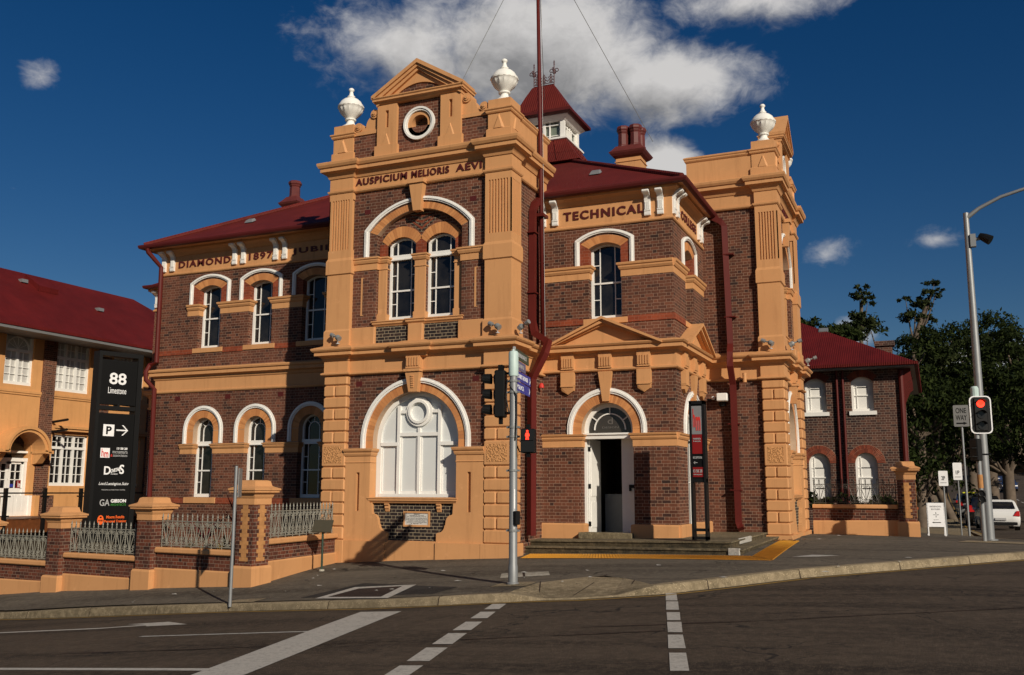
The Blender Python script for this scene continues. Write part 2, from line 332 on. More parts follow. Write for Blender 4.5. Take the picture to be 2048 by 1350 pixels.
_m = MT('gauged_arch_brick', .8, .2); _g = _m.n('ShaderNodeNewGeometry'); _m.color(_m.mix(_g.outputs['Random Per Island'], (.42, .17, .062), (.60, .27, .10))); M_ARCH = _m.m
_m = MT('red_arch_brick', .8, .2); _g = _m.n('ShaderNodeNewGeometry'); _m.color(_m.mix(_g.outputs['Random Per Island'], (.12, .028, .016), (.23, .058, .030))); M_ARCHR = _m.m
M_MORT = paint('pale_mortar', (.45, .32, .22), .9, .1, 3)
M_BLACK = plainm('black_metal', (.006, .006, .006), .5, 0, .25)
M_SIGNB = plainm('black_sign_panel', (.004, .004, .004), .5, 0, .2)
M_GALV = plainm('galvanised_steel', (.27, .28, .285), .5, .45, .4)
M_STEEL = plainm('grey_painted_steel', (.22, .23, .23), .5, .2, .5)
M_IRON = paint('silver_iron', (.22, .215, .18), .5, .2, 6, .4, 0, (.08, .065, .05), .5)
M_DIRON = paint('dark_iron', (.05, .045, .035), .5, .2, 6, .4, 0)
M_PIRON = paint('oxblood_iron', (.07, .014, .016), .5, .2, 6, .4, 0)
M_TXTW = plainm('white_lettering', (.80, .80, .80), .5); M_RED = plainm('red_sign', (.20, .010, .010), .5, 0, .2); M_TXTR = plainm('red_lettering', (.55, .03, .02), .5)
M_TXTO = plainm('orange_lettering', (.80, .12, .015), .5); M_TXTG = plainm('grey_lettering', (.38, .38, .38), .5); M_TXTGR = plainm('green_lettering', (.04, .22, .03), .5)
M_BLUE = plainm('blue_sign', (.03, .045, .32), .4); M_PURP = plainm('grey_blue_sign', (.13, .12, .22), .5); M_DGREEN = plainm('green_post', (.02, .045, .03), .45); M_SIGNG = plainm('dark_green_sign', (.05, .07, .045), .5)
M_AQUA = plainm('pale_aqua_cap', (.46, .58, .55), .5); M_BROWNP = plainm('bronze_plate', (.06, .052, .032), .5)
M_MARBLE = paint('marble_plaque', (.58, .56, .52), .4, .12, 8, .4, 0)
M_TXTD = plainm('dark_lettering', (.08, .075, .07), .6)
M_LRED = emis('red_signal', (1.0, .035, .015), 3.2)
M_DLENS = plainm('dark_lens', (.012, .012, .012), .25)
# ground materials
def asph(name, a, b, sc=90, patch=None, rough=.9, cracks=0., stone=.65):
    m = MT(name, rough, .22); n = m.noise(sc, 4, .7); big = m.noise(.35, 7, .65); col = m.mix(m.ramp(n, .3, .72), a, b)
    col = m.mix(m.ramp(big, .34, .68), m.mix(.55, col, tuple(x*.55 for x in a)), col)
    mp_ = m.n('ShaderNodeMapping'); mp_.inputs['Rotation'].default_value = (0, 0, R(8)); mp_.inputs['Scale'].default_value = (.10, 1.1, 1); m.l(m.tc.outputs['Object'], mp_.inputs[0])
    col = m.mix(m.ma('MULTIPLY', m.ramp(m.noise(1.0, 5, .6, mp_.outputs[0]), .46, .62), .85), col, patch or tuple(x*.5 for x in a))
    col = m.mix(m.ma('MULTIPLY', m.ramp(m.noise(7, 8, .8), .46, .62), .45), col, tuple(x*1.25 for x in b))
    col = m.mix(m.ma('MULTIPLY', m.ramp(m.noise(1.7, 6, .7), .64, .76), .6), col, tuple(x*.35 for x in a))
    st = m.n('ShaderNodeTexVoronoi'); st.inputs['Scale'].default_value = 38; m.l(m.tc.outputs['Object'], st.inputs['Vector'])
    sp = m.ma('MULTIPLY', m.ma('LESS_THAN', st.outputs['Distance'], .2), m.ramp(m.noise(5, 2), .40, .6)); col = m.mix(m.ma('MULTIPLY', sp, stone), col, tuple(min(1, x*2.6) for x in b))
    gm = m.n('ShaderNodeTexVoronoi'); gm.inputs['Scale'].default_value = 2.6; m.l(m.tc.outputs['Object'], gm.inputs['Vector']); g_ = m.ma('MULTIPLY', m.ma('LESS_THAN', gm.outputs['Distance'], .055), m.ramp(m.noise(2.2, 3), .48, .56))
    col = m.mix(m.ma('MULTIPLY', g_, .6), col, tuple(x*.3 for x in a)); col = m.mix(m.ma('MULTIPLY', m.ma('LESS_THAN', gm.outputs['Distance'], .02), .5), col, tuple(min(1, x*2.2) for x in b))
    if cracks:
        wv = m.n('ShaderNodeTexNoise'); wv.inputs['Scale'].default_value = 1.6; wv.inputs['Detail'].default_value = 6; m.l(m.tc.outputs['Object'], wv.inputs['Vector'])
        va = m.n('ShaderNodeVectorMath', operation='MULTIPLY_ADD'); m.l(wv.outputs['Color'], va.inputs[0]); va.inputs[1].default_value = (1.1, 1.1, 0); m.l(m.tc.outputs['Object'], va.inputs[2])
        vc = m.n('ShaderNodeTexVoronoi', feature='DISTANCE_TO_EDGE'); vc.inputs['Scale'].default_value = .42; m.l(va.outputs[0], vc.inputs['Vector'])
        ck = m.ma('MULTIPLY', m.ma('LESS_THAN', vc.outputs['Distance'], .0055), m.ramp(m.noise(.5, 3), .45, .55)); col = m.mix(m.ma('MULTIPLY', ck, cracks), col, (.012, .011, .010))
    m.color(col).bump(m.ma('ADD', n, m.ma('MULTIPLY', st.outputs['Distance'], .5)), .75, .014); return m.m
M_ROAD = asph('road_asphalt', (.047, .035, .025), (.112, .083, .058), cracks=.9); M_PATH = asph('footpath_asphalt', (.095, .080, .061), (.160, .137, .106), 120, cracks=.7)
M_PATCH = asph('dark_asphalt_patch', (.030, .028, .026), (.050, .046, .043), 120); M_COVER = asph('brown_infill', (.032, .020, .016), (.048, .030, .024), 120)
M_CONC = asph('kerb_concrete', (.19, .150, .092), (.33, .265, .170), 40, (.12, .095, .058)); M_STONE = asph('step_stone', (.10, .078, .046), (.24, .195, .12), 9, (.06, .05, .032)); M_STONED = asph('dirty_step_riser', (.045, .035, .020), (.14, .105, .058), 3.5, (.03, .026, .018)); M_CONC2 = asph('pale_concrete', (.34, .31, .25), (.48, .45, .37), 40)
def markm(name, c, wear=.55):
    m = MT(name, .75, .25); f = m.ma('MAXIMUM', m.ramp(m.noise(14, 9, .8), .50, .64), m.ma('MULTIPLY', m.ramp(m.noise(2.2, 6, .75), .56, .7), .8)); col = m.mix(m.ramp(m.noise(60, 3), .35, .7), tuple(x*.8 for x in c), c); m.color(m.mix(m.ma('MULTIPLY', f, wear), col, (.08, .075, .065))).bump(m.noise(90, 3), .3, .006); return m.m
M_MARK = markm('road_white_paint', (.50, .475, .425)); M_YEL = markm('road_yellow_paint', (.36, .22, .04), .8); M_MARK2 = markm('faded_white_paint', (.50, .49, .45), .8)
_m = MT('tactile_yellow', .7, .3); _m.color(_m.mix(_m.ramp(_m.noise(6, 5, .7), .3, .7), (.52, .24, .025), (.74, .36, .04))).bump(_m.noise(60, 3), .2, .01); M_TACT = _m.m
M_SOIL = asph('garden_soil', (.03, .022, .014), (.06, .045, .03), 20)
M_GRASS = asph('dry_verge', (.035, .042, .014), (.075, .075, .03), 18)
def leafm(name, a, b):
    m = MT(name, .8, .08); g = m.n('ShaderNodeNewGeometry'); m.color(m.mix(g.outputs['Random Per Island'], a, b))
    tr = m.n('ShaderNodeBsdfTranslucent'); tr.inputs[0].default_value = (b[0]*1.3, b[1]*1.4, b[2], 1); ms = m.n('ShaderNodeMixShader'); ms.inputs[0].default_value = .10
    out = m.t.nodes['Material Output']; m.l(m.b.outputs[0], ms.inputs[1]); m.l(tr.outputs[0], ms.inputs[2]); m.l(ms.outputs[0], out.inputs[0]); return m.m
M_LEAF = leafm('fig_leaves', (.005, .010, .003), (.030, .042, .010)); M_LEAF2 = leafm('gum_leaves', (.010, .016, .006), (.042, .052, .018)); M_BARK = paint('tree_bark', (.13, .10, .075), .85, .35, 3, .2, .5); M_SHRUB = leafm('shrub_leaves', (.02, .04, .010), (.07, .10, .02)); M_CORD = leafm('cordyline_leaves', (.06, .008, .014), (.13, .02, .02)); M_BROM = leafm('bromeliad_leaves', (.10, .08, .012), (.22, .13, .02))
M_TIMBER = paint('deck_timber', (.14, .045, .014), .5, .35, 5, .4, .1); M_LORANGE = paint('left_render', (.62, .315, .122), .6, .09, .8, .25, .08, (.36, .17, .065), .40, .5); M_GREY = plainm('grey_fascia', (.16, .16, .16), .5)
# ---------------------------------------------------------------- ground, road, kerb, footpath
def grid(xs, ys, hf):
    b = MB(); n = len(xs); b.v = [(x, y, hf(x, y)) for y in ys for x in xs]
    b.f = [(j*n+i, j*n+i+1, (j+1)*n+i+1, (j+1)*n+i) for j in range(len(ys)-1) for i in range(n-1)]; return b
def far(x, y): return HR(x, y)
gx = [-900, -500, -300, -180, -120, -80]+list(range(-60, 41, 4))+[50, 70, 100, 150, 250, 400, 700]
gy = [-300, -120, -60, -30]+list(range(-18, 60, 3))+list(range(60, 260, 10))+[300, 400, 600, 1000, 1800]
grid(gx, gy, lambda x, y: far(x, y)-.30+(max(0, abs(x-8)-14)*.03 if y > 48 else 0)).build('ground', M_GRASS, kind='structure', norm=False)
xs = list(np.arange(-60, 42, 1.0)); ys = list(np.arange(-22, 37.1, 1.0))
grid(xs, ys, HR).build('road', M_ROAD, kind='structure', norm=False)
grid(list(np.arange(1.0, 14.3, 1.0)), list(np.arange(37, 60, 1.0))+list(range(60, 260, 4)), lambda x, y: HR(x, y)).build('side_street', M_ROAD, kind='structure', norm=False)
# kerb line, from far left round the corner into the side street
K0 = [(-46, 18.9), (-34, 17.55), (-24, 16.4), (-19.75, 15.95), (-16, 15.5), (-12.45, 15.05), (-10.5, 14.72), (-8.75, 14.43), (-7.6, 14.38), (-6.42, 14.52), (-5.3, 14.80), (-4.22, 15.5), (-3.2, 16.65), (-2.26, 17.88), (-1.45, 18.72), (-.67, 19.6), (.55, 21.2), (1.57, 22.7), (2.4, 24.0), (2.85, 25.3), (2.9, 26.8), (2.6, 28.8), (2.2, 31.5), (1.85, 35), (1.65, 38), (1.4, 48), (1.3, 80), (1.3, 140)]
def dens_(P, st=.5):
    o = []
    for a, b in zip(P[:-1], P[1:]):
        k = max(1, int(min(8, math.hypot(b[0]-a[0], b[1]-a[1])/st)))
        o += [(a[0]+(b[0]-a[0])*i/k, a[1]+(b[1]-a[1])*i/k) for i in range(k)]
    return o+[P[-1]]
KP = dens_(K0)
def hk(x, y):  # footpath level beside the kerb
    return HF(x, y) if y < 37 else HR(x, y)+.1
def offs(P, d):
    o = []
    for i, p in enumerate(P):
        a = P[max(i-1, 0)]; b = P[min(i+1, len(P)-1)]; dx, dy = b[0]-a[0], b[1]-a[1]; l = math.hypot(dx, dy); o.append((p[0]-dy/l*d, p[1]+dx/l*d))
    return o
Ki = offs(KP, .22); kb = MB()
def ramp(x, y):   # the pram ramp: kerb drops to the road between these points
    return max(0., min(1., (x+6.35)/.5, (-4.25-x)/.5)) if y < 16.2 and x < -4 else 0.
rs = []
for p, q in zip(KP, Ki):
    zr = HR(*p)-.05; zt = hk(*p); zt = zt+(zr+.07-zt)*ramp(*p)
    rs.append([(p[0], p[1], zr), (p[0]+(q[0]-p[0])*.12, p[1]+(q[1]-p[1])*.12, zt-.02), (p[0]+(q[0]-p[0])*.25, p[1]+(q[1]-p[1])*.25, zt+.004), (q[0], q[1], zt+.006), (q[0], q[1], zt-.2)])
kb.rings(rs, cap=False, closed=False); kb.build('kerb', M_CONC, kind='structure', norm=False)
for i in range(6, len(KP)-1, 4):
    p, q = KP[i], Ki[i]
    if q[1] > 34 or ramp(*p) > 0: continue
    a_, b_ = KP[i+1], Ki[i+1]; l = math.hypot(a_[0]-p[0], a_[1]-p[1]); t_ = .014/l; pt = lambda k, P_, Q_: (P_[0]+(Q_[0]-P_[0])*k, P_[1]+(Q_[1]-P_[1])*k)
    z1, z0 = hk(*p), HR(*p); o_ = offs(KP, -.004)[i]; o2 = offs(KP, -.004)[i+1]
    c1, c2, c3 = o_, pt(.25, p, q), q; e1, e2, e3 = pt(t_, o_, o2), pt(t_, pt(.25, p, q), pt(.25, a_, b_)), pt(t_, q, b_)
    b = MB(); b.add([(*c1, z0), (*e1, z0), (*pt(.12, p, q), z1-.012), (*pt(t_, pt(.12, p, q), pt(.12, a_, b_)), z1-.012), (*c2, z1+.010), (*e2, z1+.010), (*c3, z1+.010), (*e3, z1+.010)], [(0, 1, 3, 2), (2, 3, 5, 4), (4, 5, 7, 6)]); b.build('kerb_joint', M_COVER, kind='structure', norm=False)
# footpath sheet from kerb to well under the buildings
fp = MB(); cols = []
RB = [(-6.42, 14.84), (-6.39, 15.9), (-5.51, 16.96), (-4.42, 15.72)]
def ramp_back(t):
    L = [math.hypot(b_[0]-a_[0], b_[1]-a_[1]) for a_, b_ in zip(RB[:-1], RB[1:])]; s_ = t*sum(L)
    for (a_, b_), l in zip(zip(RB[:-1], RB[1:]), L):
        if s_ <= l: return (a_[0]+(b_[0]-a_[0])*s_/l, a_[1]+(b_[1]-a_[1])*s_/l)
        s_ -= l
    return RB[-1]
Kf = []
for p, q in zip(KP, Ki):
    if ramp(*p) > 0: t_ = (p[0]+6.35)/2.1; Kf += [ramp_back(t_-.02), ramp_back(t_+.02), ramp_back(min(1, t_+.08))]
    else: Kf.append(q)
Kf = [p for p in Kf if p[1] < 16.98 or p[0] > -4]
for i, p in enumerate(Kf if True else Ki):
    if p[1] > 37: break
    if p[0] < -13: tgt = (p[0]-.6, 36.)
    elif p[0] < 1.0 and p[1] < 24:
        t = (p[0]+13)/14.; tgt = (-13.6+t*13, 37.)
    else: tgt = (-1.0, max(p[1]+.2, 37.) if False else p[1]+3.)
    ln = max(.5, math.hypot(tgt[0]-p[0], tgt[1]-p[1])); m = 26
    cols.append([(p[0]+(tgt[0]-p[0])*k/m, p[1]+(tgt[1]-p[1])*k/m) for k in range(m+1)])
n = len(cols[0]); fp.v = [(x, y, HF(x, y)) for c in cols for x, y in c]; fp.f = [(i*n+j, i*n+j+1, (i+1)*n+j+1, (i+1)*n+j) for i in range(len(cols)-1) for j in range(n-1)]
fp.build('footpath', M_PATH, kind='structure', norm=False)
grid(list(np.arange(-4, 1.7, .7)), list(np.arange(24, 37.2, .6)), lambda x, y: HF(x, y)-.012).build('side_footpath', M_PATH, kind='structure', norm=False)
grid([-4, -1.5, -.5, .5, 1.2], list(range(37, 140, 3)), lambda x, y: HR(x, y)+.1).build('street_verge', M_CONC, kind='structure', norm=False)
grid([14.2, 15, 16.5, 18], list(range(18, 200, 4)), lambda x, y: HR(x, y)+.12).build('far_footpath', M_CONC, kind='structure', norm=False)
def drape(pts, hf, off, thick=0., step=.35):
    """a flat patch or painted mark laid on a ground surface, cut finely along its longest side"""
    b = MB()
    if len(pts) == 4:
        L = max(math.hypot(pts[1][0]-pts[0][0], pts[1][1]-pts[0][1]), math.hypot(pts[2][0]-pts[3][0], pts[2][1]-pts[3][1])); Wd = max(math.hypot(pts[3][0]-pts[0][0], pts[3][1]-pts[0][1]), math.hypot(pts[2][0]-pts[1][0], pts[2][1]-pts[1][1]))
        nu, nv = max(1, int(L/step)), max(1, int(Wd/step)); g = []
        for j in range(nv+1):
            for i in range(nu+1):
                u, v = i/nu, j/nv; x = (pts[0][0]*(1-u)+pts[1][0]*u)*(1-v)+(pts[3][0]*(1-u)+pts[2][0]*u)*v; y = (pts[0][1]*(1-u)+pts[1][1]*u)*(1-v)+(pts[3][1]*(1-u)+pts[2][1]*u)*v; g.append((x, y, hf(x, y)+off))
        b.add(g, [(j*(nu+1)+i, j*(nu+1)+i+1, (j+1)*(nu+1)+i+1, (j+1)*(nu+1)+i) for j in range(nv) for i in range(nu)])
    else: b.add([(x, y, hf(x, y)+off) for x, y in pts], [tuple(range(len(pts)))])
    return b
def mark(name, pts, mat, hf=HR, off=.006, label=None): return drape(pts, hf, off).build(name, mat, kind='structure', norm=False)
mark('stop_line', [(-7.84, 13.62), (-8.71, 13.80), (-7.14, 8.24), (-6.52, 8.27)][:2]+[(-7.02, 7.4), (-6.38, 7.4)], M_MARK)
for q in ([[(-4.11, 15.68), (-3.93, 15.67), (-3.66, 14.65), (-3.84, 14.65)], [(-3.8, 14.52), (-3.62, 14.52), (-3.35, 13.48), (-3.53, 13.47)], [(-3.45, 13.19), (-3.27, 13.2), (-3.06, 12.38), (-3.23, 12.37)], [(-3.19, 12.21), (-3.01, 12.22), (-2.78, 11.33), (-2.95, 11.32)], [(-2.9, 11.12), (-2.73, 11.14), (-2.47, 10.19), (-2.65, 10.17)], [(-2.57, 9.89), (-2.4, 9.91), (-2.14, 8.94), (-2.31, 8.91)], [(-2.22, 8.6), (-2.05, 8.6), (-1.8, 7.6), (-1.98, 7.6)],
          [(-6.53, 14.2), (-6.28, 14.19), (-6.1, 13.51), (-6.35, 13.51)], [(-6.27, 13.22), (-6.02, 13.21), (-5.83, 12.51), (-6.09, 12.51)], [(-5.99, 12.16), (-5.74, 12.16), (-5.53, 11.38), (-5.79, 11.37)], [(-5.72, 11.12), (-5.46, 11.12), (-5.23, 10.27), (-5.49, 10.26)], [(-5.43, 10.01), (-5.16, 10.02), (-4.93, 9.16), (-5.19, 9.14)], [(-5.12, 8.88), (-4.86, 8.9), (-4.66, 8.1), (-4.92, 8.08)]]): mark('crossing_dash', q, M_MARK)
mark('lane_line', [(-11.03, 11.34), (-7.95, 11.42), (-7.95, 11.50), (-11.03, 11.43)], M_MARK2)
mark('lane_line', [(-14, 8.45), (-7.28, 8.46), (-7.28, 8.60), (-14, 8.6)], M_MARK)
mark('lane_arrow', [(-17, 12.75), (-13.3, 12.86), (-13.3, 12.70), (-17, 12.58)], M_MARK); mark('lane_arrow', [(-13.3, 12.86), (-12.3, 13.20), (-12.2, 13.02), (-13.3, 12.70)], M_MARK); mark('lane_arrow', [(-13.2, 13.3), (-12.4, 13.45), (-11.5, 12.9), (-12.3, 12.82), (-12.6, 13.1)], M_MARK)
ye = offs(KP, -.16); ye2 = offs(KP, -.25)
b = MB(); b.rings([[(p[0], p[1], HR(*p)+.006), (q[0], q[1], HR(*q)+.006)] for p, q in zip(ye, ye2)], cap=False, closed=False); b.build('yellow_edge_line', M_YEL, kind='structure', norm=False)
b = MB(); cl = [(8.0, y) for y in range(30, 150, 3)]
for i in range(0, len(cl)-1, 2):
    (x, y), (x2, y2) = cl[i], cl[i+1]; b.add([(x-.07, y, HR(x, y)+.012), (x+.07, y, HR(x, y)+.012), (x2+.07, y2, HR(x, y2)+.012), (x2-.07, y2, HR(x, y2)+.012)], [(0, 1, 2, 3)])
b.build('centre_line', M_MARK, kind='structure', norm=False)
mark('parking_line', [(4.7, 40), (4.8, 40), (4.8, 60), (4.7, 60)], M_MARK2)
# footpath furniture let into the surface
mark('asphalt_patch', [(-10.97, 15.28), (-7.93, 14.85), (-7.84, 15.6), (-10.6, 16.9)], M_PATCH, HF, .004)
mark('access_cover', [(-10.27, 15.13), (-8.92, 14.77), (-9.26, 16.1), (-10.2, 16.07)], M_COVER, HF, .008)
for q in ([(-10.47, 15.03), (-8.65, 14.55), (-8.92, 14.77), (-10.27, 15.13)], [(-8.65, 14.55), (-9.03, 16.22), (-9.26, 16.1), (-8.92, 14.77)], [(-9.03, 16.22), (-10.44, 16.31), (-10.2, 16.07), (-9.26, 16.1)], [(-10.44, 16.31), (-10.47, 15.03), (-10.27, 15.13), (-10.2, 16.07)]): mark('cover_border', q, M_MARK, HF, .010)
mark('pit_lid', [(-7.54, 16.74), (-6.65, 17.02), (-6.96, 17.73), (-7.87, 17.54)], M_CONC2, HF, .006); mark('pit_lid_slot', [(-7.14, 16.90), (-7.10, 16.91), (-7.40, 17.60), (-7.45, 17.59)], M_COVER, HF, .010)
mark('pole_pad', [(-7.15, 15.45), (-6.45, 15.4), (-6.5, 16.0), (-7.15, 16.05)], M_CONC, HF, .007); mark('pole_pad', [(-12.75, 15.2), (-11.9, 15.1), (-11.9, 15.5), (-12.6, 15.5)], M_CONC, HF, .007)
mark('faded_arrow', [(-2.75, 20.55), (-2.25, 20.65), (-1.85, 21.0), (-2.4, 21.1)], M_MARK2, HF, .005)
# concrete pram ramp with flared wings
b = MB(); rows = []
for p, q in zip(KP, Ki):
    if p[1] < 16 and -6.6 < p[0] < -4.1:
        t_ = max(0., min(1., (p[0]+6.35)/2.1)); s_ = ramp_back(t_) if 0 < t_ < 1 else (RB[0] if t_ <= 0 else RB[-1]); zk = hk(*p); zk = zk+(HR(*p)+.02-zk)*ramp(*p)
        rows.append([(q[0]+(p[0]-q[0])*.15, q[1]+(p[1]-q[1])*.15, zk+.008)]+[(q[0]+(s_[0]-q[0])*k, q[1]+(s_[1]-q[1])*k, zk*(1-k)+(HF(*s_)+.008)*k+.004) for k in (.35, .7, 1.0)]+[(s_[0], s_[1]+.05, HF(*s_)+.007)])
b.rings(rows, cap=False, closed=False); b.build('kerb_ramp', M_CONC, kind='structure', norm=False)
for c_, a_ in ((RB[1], (-6.0, 14.86)), (RB[2], (-5.45, 14.98)), ((-4.75, 16.1), (-4.7, 15.4))):
    b = MB(); dx, dy = c_[0]-a_[0], c_[1]-a_[1]; l = math.hypot(dx, dy); nx, ny = -dy/l*.010, dx/l*.010; za, zc_ = HR(a_[0], a_[1]-.3)+.045, HF(*c_)+.022
    b.add([(a_[0]-nx, a_[1]-ny, za), (a_[0]+nx, a_[1]+ny, za), (c_[0]+nx, c_[1]+ny, zc_), (c_[0]-nx, c_[1]-ny, zc_)], [(0, 1, 2, 3)]); b.build('ramp_joint', M_COVER, kind='structure', norm=False)
# tactile paving
def tact(P, hf=HF):
    base = drape(P, hf, .008); o = base
    L = math.hypot(P[1][0]-P[0][0], P[1][1]-P[0][1]); Wd = math.hypot(P[3][0]-P[0][0], P[3][1]-P[0][1]); nu = int(L/.075); nv = max(1, int(Wd/.15))
    for i in range(nu):
        u = (i+.5)/nu; a = [(P[0][k]*(1-u)+P[1][k]*u) for k in (0, 1)]; c = [(P[3][k]*(1-u)+P[2][k]*u) for k in (0, 1)]; dx = (P[1][0]-P[0][0])/L*.018; dy = (P[1][1]-P[0][1])/L*.018
        rs = []
        for t in (.04, .35, .65, .96):
            x, y = a[0]+(c[0]-a[0])*t, a[1]+(c[1]-a[1])*t; h = hf(x, y); rs.append([(x-dx, y-dy, h+.006), (x-dx*.6, y-dy*.6, h+.019), (x+dx*.6, y+dy*.6, h+.019), (x+dx, y+dy, h+.006)])
        o.rings(rs)
    return o
o = tact([(-8.83, 20.71), (-2.99, 19.62), (-3.60, 20.62), (-9.05, 21.85)])
o2 = tact([(-2.99, 19.68), (-3.27, 26.09), (-3.80, 26.18), (-3.56, 20.66)]); o.add(o2.v, o2.f); o.build('tactile_paving', M_TACT, kind='structure')

# bitumen joints and scuffs on the road, litter on the path
def crack(name, P, w, mat, hf=HR, off=.005):
    Q = dens_(P, .4); r_ = random.Random(int(abs(P[0][0]*100))); A = offs(Q, w); rs = [[(p[0]+r_.uniform(-.02, .02), p[1]+r_.uniform(-.03, .03), hf(*p)+off), (q[0]+r_.uniform(-.02, .02), q[1]+r_.uniform(-.03, .03), hf(*q)+off)] for p, q in zip(Q, A)]
    b = MB(); b.rings(rs, cap=False, closed=False); b.build(name, mat, kind='structure', norm=False)
crack('road_joint', [(-4.2, 11.6), (-2.0, 12.4), (.6, 13.9), (3.2, 15.9), (6, 18.6)], .05, M_COVER); crack('road_joint', [(-14, 9.4), (-9, 9.9), (-5.2, 10.6), (-3.0, 11.4)], .035, M_COVER)
rl = random.Random(8); LIT = MB()
for i in range(46):
    if i < 8: x, y = ((-3.4, 25.3), (-2.9, 27.1), (-2.6, 29.6), (-1.2, 29.9), (-8.3, 16.5), (-11.6, 16.8), (-15.2, 16.6), (-5.0, 18.6))[i]
    else: x = rl.uniform(-16, 1); y = 15.6+rl.random()**2*4+max(0, x+4)*.8
    s = rl.uniform(.015, .05) if i >= 8 else .05; z = HF(x, y)+.012; a = rl.random()*6.3
    LIT.add([(x+s*math.cos(a+k*1.57)*(1 if k % 2 else 1.6), y+s*math.sin(a+k*1.57)*(1 if k % 2 else 1.6), z+(.01 if k == 1 else 0)) for k in range(4)], [(0, 1, 2, 3)])
LIT.build('litter', M_MARK2, kind='stuff', norm=False)
# ---------------------------------------------------------------- the college
CG = thing('college_building', 'two storey brown brick college with orange trim, red iron roof, pavilions and white urns', 'building', (-11.84, 20.9, -.1))
NB = -.14                                   # brick face behind the pier face
def rustic(mb, fr, u0, u1, n0, n1, zg, top=4.53, joints=True):
    edges = [(4.28, 4.53, 0), (3.98, 4.28, 1), (3.68, 3.98, 0), (3.38, 3.68, 1), (3.08, 3.38, 0), (2.78, 3.08, 1), (2.17, 2.78, 2), (1.87, 2.17, 1), (1.57, 1.87, 0), (1.27, 1.57, 1), (.97, 1.27, 0), (.67, .97, 1), (.34, .67, 0)]
    mb.box(fr, u0+.045, u1-.045, n0+.045, n1-.045, zg, 4.55)
    for z0, z1, j in edges:
        if j == 1:
            um = (u0+u1)/2-.02; nm = (n0+n1)/2
            mb.cbox(fr, u0, um-.010, nm+.008, n1, z0+.010, z1-.010, .028); mb.cbox(fr, um+.010, u1, nm+.008, n1, z0+.010, z1-.010, .028)
            mb.cbox(fr, u0, um-.010, n0, nm-.008, z0+.010, z1-.010, .028); mb.cbox(fr, um+.010, u1, n0, nm-.008, z0+.010, z1-.010, .028)
        else: mb.cbox(fr, u0, u1, n0, n1, z0+.010, z1-.010, .028)
def fluted(mb, fr, u0, u1, n, side, zb=7.90, zt=9.28, k=7):
    """raised fillets between flutes on a face of the pilaster; side: 'u' (front) or 'L'/'R' returns"""
    w = (u1-u0-.16)/k
    for i in range(k+1):
        c = u0+.08+i*w; a, b = c-w*.22, c+w*.22
        if i == 0: a = u0
        if i == k: b = u1
        if side == 'u': mb.box(fr, a, b, n-.03, n, zb, zt)
        elif side == 'R': mb.box(fr, n-.03, n, a, b, zb, zt)
        else: mb.box(fr, n, n+.03, a, b, zb, zt)
